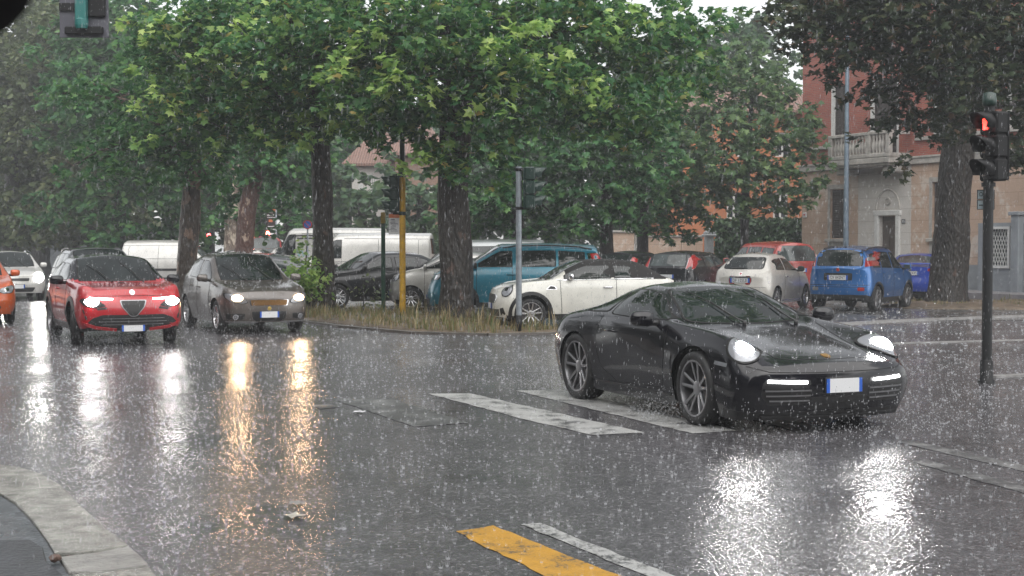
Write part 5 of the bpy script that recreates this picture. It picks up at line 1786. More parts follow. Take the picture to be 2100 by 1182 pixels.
# smaller trees of the parking lot
B7 = P(1528, 500, 51); B7.z = 0
c7 = [(1450, 160, 50, .8, 1), (1540, 150, 50, 1.0, 1), (1620, 210, 50, .8, 1), (1480, 230, 50, 1.0, 1), (1570, 260, 49.5, 1.1, 1), (1650, 300, 50, .8, 1), (1430, 290, 50, .9, 1), (1500, 330, 49.5, 1.1, 1.1), (1600, 350, 49.5, 1.0, 1.1), (1670, 380, 50, .5, 1), (1440, 380, 50, .7, 1), (1510, 410, 50, .7, 1), (1580, 420, 50, .6, 1), (1640, 420, 50, .4, .9), (1560, 180, 51, 1.1, 1), (1530, 90, 51, .7, .7), (1460, 440, 50.5, .35, .9), (1690, 340, 50, .35, .9)]
tree('street_tree', 'small round street tree with a thin dark trunk in front of the brick house', B7[:2], [B7, P(1527, 440, 51), P(1535, 300, 51), P(1545, 160, 51)], [.17, .15, .11, .05], BARKD, px_clumps(c7 + [(1400, 240, 51, .8, 1), (1640, 250, 51, .7, 1), (1480, 370, 51, .8, 1), (1400, 400, 52, .6, 1)], 330), LEAF_S, .24, seed=17, flare=.5)
mids = [('leafy tree behind the teal people carrier with low hanging boughs', 1062, 47.5, [(1000, 330, 47, 1.1, 1), (1080, 300, 47, 1.2, 1), (1040, 400, 47, 1.1, 1), (1120, 380, 46.5, 1.0, 1), (980, 420, 47.5, .9, 1), (1060, 460, 47, .7, .9), (1000, 250, 48, 1.2, 1), (1110, 230, 48, 1.2, 1), (960, 470, 48, .6, .8), (1140, 450, 47, .7, .9), (880, 430, 49, .5, .35)]),
        ('leafy tree over the soft top of the white convertible', 1245, 46.5, [(1180, 320, 46, 1.1, 1), (1260, 300, 46, 1.2, 1), (1220, 400, 46, 1.0, 1), (1300, 380, 46, 1.0, 1), (1180, 450, 46, .7, 1), (1270, 440, 46, .6, 1), (1340, 330, 46.5, 1.1, 1), (1200, 240, 47, 1.2, 1), (1300, 230, 47, 1.2, 1), (1240, 470, 46.5, .35, .9)]),
        ('leafy tree left of the white gate pillar', 1318, 53, [(1380, 380, 52, 1.0, 1), (1340, 430, 52, .9, 1), (1400, 300, 52, 1.1, 1), (1420, 430, 52, .7, 1), (1370, 470, 52, .6, .8), (1320, 360, 52.5, 1.2, 1), (1400, 480, 52, .4, .8), (1360, 260, 53, 1.2, .9)])]
for k, (lab, px, Y, cl) in enumerate(mids):
    B = P(px, 500, Y); B.z = 0
    tree('street_tree', lab, B[:2], [B, P(px, 430, Y), P(px + 6, 300, Y), P(px + 4, 200, Y)], [.24, .2, .17, .1], BARKD, px_clumps(cl, 330), LEAF_G, .24, seed=60 + k, flare=.6)
# hazy background trees closing the view
bgs = [(700, 88, 13, LEAF_F, 'pale hazy tree seen behind the slim dark trunk'), (590, 96, 14, LEAF_F, 'pale hazy tree above the red beacon'), (430, 100, 15, LEAF_O, 'grey green hazy tree far down the avenue'), (960, 92, 14, LEAF_F, 'pale hazy tree behind the great plane'), (1120, 88, 13.5, LEAF_F, 'pale hazy tree above the teal people carrier'),
       (1270, 90, 14.5, LEAF_F, 'pale hazy tree behind the convertible'), (1440, 84, 13.5, LEAF_F, 'pale hazy tree left of the orange house'), (1530, 100, 13, LEAF_F, 'pale hazy tree behind the orange house roof'), (300, 108, 16, LEAF_O, 'olive hazy tree far off beyond the white compact van'), (150, 112, 17, LEAF_O, 'olive hazy tree far off left of the white compact van'), (20, 112, 17, LEAF_O, 'olive hazy tree far off at the left picture edge'), (-120, 100, 16, LEAF_O, 'olive hazy tree just outside the left picture edge'),
       (742, 71, 5.2, LEAF_F, 'small loose hazy tree in front of the white villa'), (862, 67, 5.0, LEAF_F, 'small loose hazy tree in front of the brown brick villa'), (1500, 78, 14, LEAF_F, 'tall pale tree over the roof of the orange house'),
       (225, 118, 16, LEAF_O, 'olive hazy tree at the far end of the avenue'), (510, 112, 15, LEAF_F, 'grey green hazy tree behind the distant red lamps'), (820, 100, 14, LEAF_F, 'pale hazy tree towering over the brown brick villa'), (650, 120, 15, LEAF_F, 'pale hazy tree far behind the round blue sign'), (1040, 112, 15, LEAF_F, 'pale hazy tree far behind the grey minibus'), (1190, 118, 16, LEAF_F, 'pale hazy tree far behind the beige saloon'), (1360, 112, 15, LEAF_F, 'pale hazy tree far behind the dark garden gate')]
for k, (px, Y, hh, lm, lab) in enumerate(bgs):
    B = P(px, 500, Y); B.z = 0
    low = .6
    cl = auto_clumps((B.x, B.y, low + hh * .5), (4.6 if hh > 8 else 1.9, 3.0 if hh > 8 else 1.5, hh * .5), 44 if hh > 8 else 16, 210 if hh > 8 else 90, np.random.default_rng(80 + k), (1.2, 2.2), zflat=low)
    tree('background_tree', lab, B[:2], [B, B + Vector((.1, 0, hh * .4)), B + Vector((-.1, 0, hh * .85))], [.35, .28, .08], BARKD, cl, lm, .42, fine=False, seed=90 + k, limbs=False, group='hazy trees in the background')
# bush and weeds on the verge
tree('leafy_bush', 'loose green bush with upright shoots against the slim dark trunk', (-5.15, 35.0), [(-5.15, 35.0, 0), (-5.1, 35, .7), (-5.05, 35, 1.7)], [.03, .025, .01], BARKD,
     px_clumps([(625, 585, 34.6, .36, 1.6), (612, 560, 34.6, .30, 1.6), (635, 545, 34.7, .28, 1.5), (605, 590, 34.7, .3, 1.4), (625, 515, 34.7, .14, 2), (628, 495, 34.7, .08, 3), (640, 600, 34.6, .3, 1.4), (600, 530, 34.7, .14, 2), (615, 570, 34.4, .36, 1.6), (645, 575, 34.4, .25, 1.6)], 520), LEAF_Y, .12, seed=21, limbs=False, flare=0, cat='bush')
tree('tall_weeds', 'clump of tall feathery weeds before the black hatchback', (-3.55, 34.0), [(-3.55, 34.0, 0), (-3.55, 34, .8)], [.02, .008], BARKD,
     px_clumps([(750, 590, 33.9, .25, 1), (765, 610, 33.9, .3, 1), (740, 620, 33.9, .25, 1), (755, 560, 33.9, .1, 2), (780, 600, 33.9, .2, 1.2)], 260), LEAF_O, .10, fine=False, seed=22, limbs=False, flare=0, cat='weeds')

# unseen trees and houses added outside the view for cars and water to mirror
for k, (x, y) in enumerate(((-14, -9), (-6, -11), (2.5, -10), (11, -12), (20, -8), (-24, -6), (29, -4), (-13.5, 5), (-16, 14), (-19.5, 23), (-24, 34))):
    cl = auto_clumps((x, y, 7.0), (4.2, 3.2, 4.6), 30, 120, np.random.default_rng(140 + k), (1.3, 2.0), zflat=2.6)
    tree('street_tree', 'dark street tree added outside the picture for the wet cars to mirror', (x, y), [(x, y, 0), (x + .1, y, 4), (x, y, 9)], [.3, .25, .1], BARKD, cl, LEAF_D, .5, fine=False, seed=150 + k, limbs=False, group='street trees added outside the picture')
# ================================================================== buildings
def xz_coord(nt):
    tc = N(nt, 'ShaderNodeTexCoord')
    sp = N(nt, 'ShaderNodeSeparateXYZ')
    nt.links.new(tc.outputs['Object'], sp.inputs[0])
    cb = N(nt, 'ShaderNodeCombineXYZ')
    nt.links.new(sp.outputs[0], cb.inputs[0])
    nt.links.new(sp.outputs[2], cb.inputs[1])
    return tc.outputs['Object'], cb.outputs[0]
def brick_mat(name, c1, c2, mortar, bw=.25, bh=.066):
    m = bpy.data.materials.new(name)
    nt, b = nodes_of(m)
    co, xz = xz_coord(nt)
    br = N(nt, 'ShaderNodeTexBrick')
    br.inputs['Scale'].default_value = 1
    br.inputs['Brick Width'].default_value = bw
    br.inputs['Row Height'].default_value = bh
    br.inputs['Mortar Size'].default_value = .008
    br.inputs['Color1'].default_value = (*c1, 1)
    br.inputs['Color2'].default_value = (*c2, 1)
    br.inputs['Mortar'].default_value = (*mortar, 1)
    nt.links.new(xz, br.inputs['Vector'])
    n = noise(nt, co, 1.1, 5)
    mx = N(nt, 'ShaderNodeMixRGB', blend_type='MULTIPLY')
    mx.inputs[0].default_value = .5
    r = ramp(nt, n.outputs[0], [(.3, (.6, .6, .6)), (.7, (1.2, 1.2, 1.2))])
    nt.links.new(br.outputs[0], mx.inputs[1])
    nt.links.new(r.outputs[0], mx.inputs[2])
    nt.links.new(mx.outputs[0], b.inputs['Base Color'])
    b.inputs['Roughness'].default_value = .6
    nt.links.new(bump(nt, br.outputs['Fac'], -.4, .01), b.inputs['Normal'])
    return m
def plaster_mat(name, base, patch, amount=.55, scale=.9, seams=True):
    m = bpy.data.materials.new(name)
    nt, b = nodes_of(m)
    co, xz = xz_coord(nt)
    n = noise(nt, co, scale, 7, .65)
    n2 = noise(nt, co, 6, 5, .7)
    a = mathn(nt, 'MULTIPLY_ADD', n2.outputs[0], .25, mathn(nt, 'MULTIPLY', n.outputs[0], .75))
    r = ramp(nt, a, [(.3, tuple(x * .8 for x in base)), (amount - .02, base), (amount + .03, patch), (.9, patch)])
    col = r.outputs[0]
    if seams:
        br = N(nt, 'ShaderNodeTexBrick')
        br.inputs['Scale'].default_value = 1
        br.inputs['Brick Width'].default_value = 1.1
        br.inputs['Row Height'].default_value = .42
        br.inputs['Mortar Size'].default_value = .010
        br.inputs['Color1'].default_value = (1, 1, 1, 1)
        br.inputs['Color2'].default_value = (.93, .93, .93, 1)
        br.inputs['Mortar'].default_value = (.72, .70, .68, 1)
        nt.links.new(xz, br.inputs['Vector'])
        mx = N(nt, 'ShaderNodeMixRGB', blend_type='MULTIPLY')
        mx.inputs[0].default_value = 1
        nt.links.new(col, mx.inputs[1])
        nt.links.new(br.outputs[0], mx.inputs[2])
        col = mx.outputs[0]
    nt.links.new(col, b.inputs['Base Color'])
    b.inputs['Roughness'].default_value = .65
    nt.links.new(bump(nt, n2.outputs[0], .3, .01), b.inputs['Normal'])
    return m
def wall_holes(mb, x0, x1, z0, z1, holes, y=0.0, depth=.25, mi=0):
    """front face in the x-z plane with rectangular openings and their reveals"""
    xs = sorted({x0, x1, *[h[0] for h in holes], *[h[1] for h in holes]})
    zs = sorted({z0, z1, *[h[2] for h in holes], *[h[3] for h in holes]})
    for a, b in zip(xs, xs[1:]):
        for c, d in zip(zs, zs[1:]):
            mx, mz = (a + b) / 2, (c + d) / 2
            if any(h[0] < mx < h[1] and h[2] < mz < h[3] for h in holes): continue
            mb.add([(a, y, c), (b, y, c), (b, y, d), (a, y, d)], [(0, 1, 2, 3)], mi)
    for h in holes:
        a, b, c, d = h
        q = [(a, c), (b, c), (b, d), (a, d)]
        for i in range(4):
            p, r = q[i], q[(i + 1) % 4]
            mb.add([(p[0], y, p[1]), (r[0], y, r[1]), (r[0], y + depth, r[1]), (p[0], y + depth, p[1])], [(0, 3, 2, 1)], mi)
BRICK = brick_mat('red brick', (.38, .095, .06), (.29, .07, .05), (.26, .18, .15))
PLAST = plaster_mat('peeling beige plaster', (.50, .36, .27), (.60, .52, .45), .55, .7)
PLASTW = plaster_mat('pale repaired plaster', (.62, .59, .55), (.52, .48, .44), .6, 1.2)
GREYW = mat('grey painted base', (.25, .27, .29), .5, var=.15, vscale=3, bmp=.3, bscale=30)
STONEW = mat('weathered stone trim', (.38, .36, .33), .6, var=.35, vscale=4, bmp=.4, bscale=20)
SHUT = mat('dark shutter paint', (.055, .045, .042), .5, var=.25, vscale=10, bmp=.2)
WFRAME = mat('white window frame', (.60, .60, .58), .45, var=.1)
PANE = glassy('house window glass', (.03, .035, .04))
ROOF = None
def tile_mat(name, c):
    m = bpy.data.materials.new(name)
    nt, b = nodes_of(m)
    tc = N(nt, 'ShaderNodeTexCoord')
    w = N(nt, 'ShaderNodeTexWave')
    w.inputs['Scale'].default_value = 2.2
    w.bands_direction = 'X'
    nt.links.new(tc.outputs['Object'], w.inputs['Vector'])
    n = noise(nt, tc.outputs['Object'], 3, 5)
    mx = mathn(nt, 'MULTIPLY_ADD', w.outputs[0], .4, mathn(nt, 'MULTIPLY', n.outputs[0], .7))
    r = ramp(nt, mx, [(.25, tuple(x * .55 for x in c)), (.7, c)])
    nt.links.new(r.outputs[0], b.inputs['Base Color'])
    b.inputs['Roughness'].default_value = .5
    nt.links.new(bump(nt, w.outputs[0], .6, .05), b.inputs['Normal'])
    return m
TILES = tile_mat('old roof tiles', (.24, .14, .11))
def shutter(x0, x1, z0, z1, y, parent, name='shutter'):
    mb = MB()
    xm = (x0 + x1) / 2
    for a, b in ((x0, xm - .008), (xm + .008, x1)):
        mb.box(((a + b) / 2, y, (z0 + z1) / 2), (b - a, .04, z1 - z0))
        k = int((z1 - z0) / .09)
        for i in range(k):
            z = z0 + .05 + i * (z1 - z0 - .1) / k
            mb.box(((a + b) / 2, y - .026, z + .03), (b - a - .12, .02, .05), 0, None, .006)
        for e in (a + .03, b - .03):
            mb.box((e, y - .028, (z0 + z1) / 2), (.06, .03, z1 - z0 - .01))
    return mb.build(name, SHUT, parent)
def brick_house():
    h = thing('brick_house', 'corner house with peeling beige ground floor, red brick upper floor and a stone balcony', 'house', L0, math.atan2(FD.y, FD.x))
    W, H = 24.0, 11.0
    holes_g = [(1.72, 2.64, 1.90, 3.76), (4.47, 5.37, .20, 2.71), (7.15, 8.10, 1.90, 3.82), (13.0, 14.0, 1.9, 3.8), (17, 18, 1.9, 3.8)]
    holes_u = [(1.75, 2.70, 5.40, 7.6), (3.95, 5.45, 4.86, 7.6), (7.2, 8.2, 5.40, 7.6), (10.5, 11.5, 5.4, 7.6)]
    g = MB()
    wall_holes(g, 0, W, 1.02, 4.46, [x for x in holes_g if x[2] > 1] + [(3.3, 6.1, 1.02, 4.46)])
    g.add([(0, 0, .0), (0, 10, 0), (0, 10, 4.46), (0, 0, 4.46)], [(0, 1, 2, 3)])
    g.build('wall', PLAST, h, fix=False)
    w = MB()
    wall_holes(w, 3.3, 6.1, 1.02, 4.46, [(4.47, 5.37, 1.02, 2.71)], y=-.004)
    w.build('plaster_patch', PLASTW, h, fix=False)
    d = MB()
    wall_holes(d, -.02, W, .1, 1.02, [(4.47, 5.37, .1, 1.02)], y=-.03, depth=.28)
    d.add([(-.02, -.03, 1.02), (4.47, -.03, 1.02), (4.47, .0, 1.02), (-.02, 0, 1.02)], [(0, 1, 2, 3)])
    d.add([(5.37, -.03, 1.02), (W, -.03, 1.02), (W, .0, 1.02), (5.37, 0, 1.02)], [(0, 1, 2, 3)])
    d.build('base_course', GREYW, h, fix=False)
    u = MB()
    wall_holes(u, 0, W, 4.74, H, holes_u)
    u.add([(0, 0, 4.74), (0, 10, 4.74), (0, 10, H), (0, 0, H)], [(0, 1, 2, 3)])
    u.build('brick_wall', BRICK, h, fix=False)
    s = MB()
    s.box((W / 2 - .05, .02, 4.60), (W + .1, .28, .28), 0, None, .02)
    s.box((W / 2 - .05, -.06, 4.70), (W + .14, .20, .07), 0, None, .01)
    s.build('string_course', STONEW, h)
    s = MB()
    s.box((1.3, -.03, 5.33), (2.6, .16, .12), 0, None, .01)
    s.box((9.5, -.03, 5.33), (6.3, .16, .12), 0, None, .01)
    s.build('sill_band', STONEW, h)
    roof = MB()
    roof.prism([(-.6, -.7), (W + .5, -.7), (W + .5, 10.5), (-.6, 10.5)], H, H + .25)
    roof.add([(-.6, -.7, H + .25), (W + .5, -.7, H + .25), (W - 4, 5, H + 3), (4, 5, H + 3), (-.6, 10.5, H + .25), (W + .5, 10.5, H + .25)], [(0, 1, 2, 3), (4, 0, 3), (5, 4, 3, 2), (1, 5, 2)])
    roof.build('roof', TILES, h)
    for x0, x1, z0, z1 in holes_g:
        if z0 < 1: continue
        o = shutter(x0 + .02, x1 - .02, z0 + .02, z1 - .02, .12, h)
        m = MB()
        m.box(((x0 + x1) / 2, -.05, z0 - .06), (x1 - x0 + .34, .2, .12), 0, None, .015)
        m.box(((x0 + x1) / 2, -.015, (z0 + 1.02) / 2 - .06), (x1 - x0 + .2, .04, z0 - 1.16), 0)
        for a in (x0 - .07, x1 + .07): m.box((a, -.012, (z0 + z1) / 2), (.13, .03, z1 - z0))
        m.box(((x0 + x1) / 2, -.016, z1 + .08), (x1 - x0 + .28, .04, .16))
        m.build('window_surround', STONEW, h)
    for x0, x1, z0, z1 in holes_u:
        o = shutter(x0 + .10, x1 - .10, z0 + .02, z1 - .02, .14, h)
        m = MB()
        for a in (x0 + .05, x1 - .05): m.box((a, .06, (z0 + z1) / 2), (.098, .16, z1 - z0))
        m.build('window_jamb', WFRAME, h)
    dr = MB()
    dr.box((4.92, .16, 1.45), (.88, .05, 2.5))
    for z0, z1 in ((.5, 1.2), (1.35, 2.5)):
        for x in (4.71, 5.13):
            dr.box((x, .128, (z0 + z1) / 2), (.30, .02, z1 - z0), 0, None, .01)
    door = dr.build('front_door', mat('dark brown door', (.07, .055, .045), .45, var=.2, vscale=8), h)
    hb = MB()
    hb.tube([(5.25, .13, 1.25), (5.25, .08, 1.25)], .02, 8)
    hb.lathe([(.0, 0), (.03, .005), (.035, .02), (.0, .045)], 10, 'y', M=Matrix.Translation((5.25, .04, 1.25)))
    hb.build('door_knob', CHROME, door)
    s = MB()
    for x in (4.37, 5.47): s.box((x, -.035, 1.45), (.19, .09, 2.55), 0, None, .01)
    s.box((4.92, -.04, 2.81), (1.4, .10, .18), 0, None, .012)
    s.build('door_surround', WFRAME, h)
    arch = MB()
    pts = [(4.92 + .62 * math.cos(t), -.02, 2.92 + .72 * math.sin(t)) for t in np.linspace(0, math.pi, 19)]
    arch.tube(pts, .035, 6)
    arch.lathe([(.0, -.03), (.06, -.03), (.11, -.045), (.15, -.03), (.15, .0)], 18, 'y', M=Matrix.Translation((4.92, -.01, 3.22)))
    arch.build('door_arch', STONEW, h)
    b = MB()
    b.box((4.45, -.50, 4.62), (3.3, 1.0, .20), 0, None, .02)
    b.box((4.45, -.50, 4.49), (3.1, .86, .10), 0, None, .02)
    b.box((4.45, -.92, 5.58), (3.3, .20, .12), 0, None, .02)
    b.box((4.45, -.92, 4.80), (3.3, .16, .14), 0, None, .02)
    for x in (2.90, 6.00, 5.0): b.box((x, -.92, 5.2), (.20, .17, .68), 0, None, .015)
    for x in (2.90, 6.00):
        b.box((x, -.45, 5.58), (.18, .76, .12)); b.box((x, -.45, 4.80), (.16, .76, .14))
    bo = b.build('balcony', STONEW, h)
    bal = [(.035, 0), (.06, .03), (.045, .07), (.07, .17), (.085, .26), (.06, .38), (.035, .50), (.05, .56), (.06, .62), (.05, .66)]
    for x in [3.05 + .1 + i * .165 for i in range(11)] + [5.2 + .02 + i * .165 for i in range(4)]:
        q = MB()
        q.lathe([(r, 4.86 + z) for r, z in bal], 10, 'z', M=Matrix.Translation((x, -.92, 0)))
        q.build('baluster', STONEW, bo, True)
    for x in (3.2, 5.7):
        c = MB()
        c.box((x, -.40, 4.32), (.5, .72, .24), 0, None, .05)
        c.build('balcony_bracket', STONEW, h)
    n = MB()
    n.box((5.74, -.02, 2.50), (.17, .03, .15))
    no = n.build('house_number', INKB, h)
    M = Matrix.Translation((5.74, -.037, 2.50)) @ Matrix.Rotation(math.pi / 2, 4, 'X')
    lettering('35', .14, M, WHITEP, no)
    n = MB()
    n.box((.22, -.03, 2.82), (.20, .06, .20), 0, None, .01)
    no = n.build('alarm_box', mat('white alarm box', (.65, .63, .62), .4), h)
    n = MB()
    n.box((.22, -.062, 2.83), (.10, .006, .06))
    n.build('alarm_badge', mat('red badge', (.4, .03, .03)), no)
    # grey forecourt wall with a lattice window and pillar, a thing of its own
    f = thing('forecourt_wall', 'pale grey forecourt wall with a white lattice window right of the black signal pole', 'wall', L0 + FD * 9.75 + FNO * .45, math.atan2(FD.y, FD.x))
    m = MB()
    wall_holes(m, 0, 9, .1, 2.38, [(.42, 1.34, 1.02, 2.18)], depth=.15)
    m.add([(0, 0, .1), (0, .4, .1), (0, .4, 2.38), (0, 0, 2.38)], [(3, 2, 1, 0)])
    m.add([(0, 0, 2.38), (9, 0, 2.38), (9, .4, 2.38), (0, .4, 2.38)], [(0, 1, 2, 3)])
    m.build('wall', GREYW, f, fix=False)
    m = MB()
    m.box((1.75, -.03, 1.35), (.34, .34, 2.5), 0, None, .02)
    m.box((1.75, -.03, 2.66), (.46, .46, .12), 0, None, .02)
    m.build('pillar', GREYW, f)
    m = MB()
    for x in (.40, 1.36): m.box((x, -.02, 1.6), (.08, .08, 1.28))
    for z in (.98, 2.22): m.box((.88, -.021, z), (1.06, .084, .08))
    fr = m.build('window_frame', WFRAME, f)
    m = MB()
    for i in range(-4, 9):
        for sg in (1, -1):
            a = .44 + i * .115
            p0, p1 = Vector((a, .06, 1.02)), Vector((a + .5 * 1, .06, 2.18))
            if sg < 0: p0, p1 = Vector((p0.x, .075, p1.z)), Vector((p1.x, .075, p0.z))
            d = p1 - p0
            t0 = max(0, (.44 - p0.x) / d.x)
            t1 = min(1, (1.32 - p0.x) / d.x)
            if t1 - t0 > .05:
                m.tube([p0 + d * t0, p0 + d * t1], .014, 4)
    m.build('lattice', WFRAME, fr)
    m = MB()
    m.box((.88, .145, 1.6), (.92, .01, 1.16))
    m.build('pane', PANE, fr)
brick_house()
def simple_house(name, label, cat, px0, px1, Y, D, ztop, wallm, roofh, windows, over=.5, roofm=None, low=0):
    a, b = P(px0, 500, Y), P(px1, 500, Y)
    W = b.x - a.x
    h = thing(name, label, cat, (a.x, Y, 0))
    m = MB()
    hol = [((p0 - px0) / (px1 - px0) * W, (p1 - px0) / (px1 - px0) * W, P(0, y1, Y).z, P(0, y0, Y).z) for p0, p1, y0, y1 in windows]
    wall_holes(m, 0, W, 0, ztop, hol, depth=.2)
    m.add([(0, 0, 0), (0, D, 0), (0, D, ztop), (0, 0, ztop), (W, 0, 0), (W, D, 0), (W, D, ztop), (W, 0, ztop)], [(0, 1, 2, 3), (4, 7, 6, 5), (1, 5, 6, 2)])
    m.build('wall', wallm, h, fix=False)
    if roofh:
        m = MB()
        o = over
        m.prism([(-o, -o), (W + o, -o), (W + o, D + o), (-o, D + o)], ztop, ztop + .14)
        i = min(W * .35, D / 2)
        m.add([(-o, -o, ztop + .14), (W + o, -o, ztop + .14), (W + o, D + o, ztop + .14), (-o, D + o, ztop + .14), (i, D / 2, ztop + roofh), (W - i, D / 2, ztop + roofh)], [(0, 1, 5, 4), (1, 2, 5), (2, 3, 4, 5), (3, 0, 4)])
        m.build('roof', roofm or TILES, h)
    for x0, x1, z0, z1 in hol:
        m = MB()
        for x in (x0 + .05, x1 - .05, (x0 + x1) / 2): m.box((x, .1, (z0 + z1) / 2), (.09, .06, z1 - z0))
        for z in (z0 + .05, z1 - .05, (z0 + z1) / 2): m.box(((x0 + x1) / 2, .101, z), (x1 - x0, .058, .08))
        f = m.build('window', WFRAME, h)
        m = MB()
        m.box(((x0 + x1) / 2, .15, (z0 + z1) / 2), (x1 - x0, .01, z1 - z0))
        m.build('pane', PANE, f)
    return h
ORANGE = plaster_mat('orange plaster', (.46, .17, .075), (.40, .19, .10), .6, .5, seams=False)
CREAM = plaster_mat('cream white plaster', (.52, .50, .47), (.46, .44, .41), .6, .6, seams=False)
simple_house('orange_house', 'orange plastered house with a tiled hip roof behind the small round street tree', 'house', 1375, 1690, 66, 9, 7.7, ORANGE, 2.4, [(1588, 1620, 272, 322), (1510, 1540, 272, 322), (1585, 1615, 395, 450), (1490, 1520, 395, 450)])
simple_house('white_villa', 'white villa with a tiled roof seen between the slim trunk and the yellow pole', 'house', 722, 808, 78, 9, 5.95, CREAM, 2.3, [(760, 772, 362, 412), (735, 745, 362, 405), (790, 800, 365, 410)])
simple_house('brick_villa', 'brown brick villa just right of the yellow signal pole', 'house', 810, 905, 76, 9, 6.4, brick_mat('brown brick', (.24, .13, .085), (.18, .10, .07), (.25, .2, .16)), 2.0, [(852, 864, 448, 472), (880, 892, 380, 420)])
for k, (x, w, hgt, yy, rz) in enumerate(((-38, 24, 15, -20, math.pi), (-13, 22, 17, -20, math.pi), (10, 25, 14, -20, math.pi), (36, 22, 16, -20, math.pi), (-33, 26, 15, 8, math.pi / 2 + .45), (-44, 24, 16, 38, math.pi / 2 + .45))):  # unseen blocks added to darken what the wet paint mirrors
    t = thing('added_apartment_house', 'plain apartment house added outside the picture for the wet cars to mirror', 'house', (x, yy, 0), rz, 'apartment houses added outside the picture')
    m = MB()
    hol = [(-w / 2 + 1.5 + i * 3.2, -w / 2 + 2.7 + i * 3.2, 1.6 + j * 3.2, 3.4 + j * 3.2) for i in range(int((w - 2) / 3.2)) for j in range(4)]
    wall_holes(m, -w / 2, w / 2, 0, hgt, hol, y=-4)
    m.add([(-w / 2, -4, hgt), (w / 2, -4, hgt), (w / 2, 6, hgt), (-w / 2, 6, hgt)], [(0, 1, 2, 3)])
    m.build('wall', mat('brown grey plaster', (.16, .13, .11), .6, var=.2), t, fix=False)
    for a, b, c_, d in hol:
        q = MB()
        q.box(((a + b) / 2, -3.78, (c_ + d) / 2), (b - a, .03, d - c_))
        q.build('window', PANE, t)
# pale wall and gate far down the avenue
def long_wall(name, label, px0, px1, Y, z, m, cap=True, t=.3):
    a, b = P(px0, 500, Y), P(px1, 500, Y)
    h = thing(name, label, 'wall', (a.x, Y, 0))
    w = b.x - a.x
    q = MB()
    q.box((w / 2, 0, z / 2), (w, t, z))
    q.build('wall', m, h)
    if cap:
        q = MB()
        q.box((w / 2, 0, z + .05), (w + .1, t + .14, .10), 0, None, .02)
        q.build('coping', STONEW, h)
    return h
long_wall('garden_wall', 'long pale grey wall far behind the dark people carrier', 60, 350, 98, 2.6, GREYW)
long_wall('garden_wall', 'beige garden wall seen behind the convertible roof', 1232, 1300, 63, 2.2, PLAST)
long_wall('garden_wall', 'beige garden wall left of the white gate pillar', 1325, 1440, 63, 2.0, PLAST)
def metal_gate():
    a = P(1302, 500, 63)
    g = thing('garden_gate', 'dark solid gate between the two beige garden walls', 'gate', (a.x, 63, 0))
    q = MB()
    for k in range(2): q.box((.12 + .18 + k * .24, 0, 1.0), (.22, .05, 1.9), 0, None, .01)
    q.build('gate_leaf', SHUT, g)
    q = MB()
    for x in (0.03, .62): q.box((x, -.01, 1.05), (.08, .08, 2.1))
    q.build('gate_post', STONEW, g)
metal_gate()
def hedge(name, label, px0, px1, Y, z0, z1, D, n, m, seed, size=.2, x1dY=0.0):
    rng = np.random.default_rng(seed)
    a, b = P(px0, 500, Y), P(px1, 500, Y + x1dY)
    h = thing(name, label, 'hedge', (a.x, Y, 0))
    d = Vector((b.x - a.x, x1dY, 0))
    L = d.length
    d.normalize()
    u, v, w = rng.uniform(0, L, n), rng.uniform(0, 1, n), rng.uniform(z0, z1, n)
    top = rng.random(n) < .25
    w = np.where(top, z1 + rng.normal(0, .08, n), w)
    y = np.where(top, v * D, rng.normal(0, .06, n))
    pos = np.stack([u * d.x - y * d.y, u * d.y + y * d.x, w], 1)
    leaves('foliage', pos, size, m, rng, h, False, (.9, .3))
    q = MB()
    M = Matrix.Rotation(math.atan2(d.y, d.x), 4, 'Z')
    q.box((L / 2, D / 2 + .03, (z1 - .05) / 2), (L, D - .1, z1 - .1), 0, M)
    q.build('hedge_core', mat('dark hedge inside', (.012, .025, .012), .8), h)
    return h
hedge('ivy_hedge', 'dense clipped ivy hedge under the orange house beside the brick house', 1466, 1646, 57, .1, 2.62, .5, 5200, island_mat('ivy leaves', [(0, (.03, .075, .03)), (.6, (.055, .12, .045)), (1, (.09, .16, .06))], .4, .2), 31, .17, -1.0)
hedge('garden_hedge', 'low bright green hedge in front of the brown brick villa', 815, 905, 70, .3, 2.55, .8, 1800, island_mat('bright hedge leaves', [(0, (.05, .10, .03)), (1, (.11, .19, .06))], .5, .2), 33, .22)
def gate_pillar(label, px, Y, z, lean=0):
    a = P(px, 500, Y)
    t = thing('gate_pillar', label, 'gate pillar', (a.x, Y, 0), .2, 'white pillars of the garden gate')
    pm = mat('white painted pillar', (.55, .58, .60), .5, var=.12)
    m = MB()
    m.box((0, 0, z / 2), (.30, .30, z), 0, None, .02)
    m.box((0, 0, .2), (.38, .38, .4), 0, None, .02)
    m.build('shaft', pm, t)
    m = MB()
    m.box((0, 0, z + .06), (.46, .46, .12), 0, None, .03)
    m.box((0, 0, z + .16), (.36, .36, .10), 0, None, .03)
    m.lathe([(.16, z + .2), (.13, z + .3), (.06, z + .38), (.07, z + .44), (.0, z + .5)], 12)
    m.build('capital', pm, t)
gate_pillar('white gate pillar with a pointed cap at the left end of the ivy hedge', 1454, 55.5, 1.98)
gate_pillar('white gate pillar almost swallowed by the ivy, only its cap showing', 1486, 57.6, 2.25)

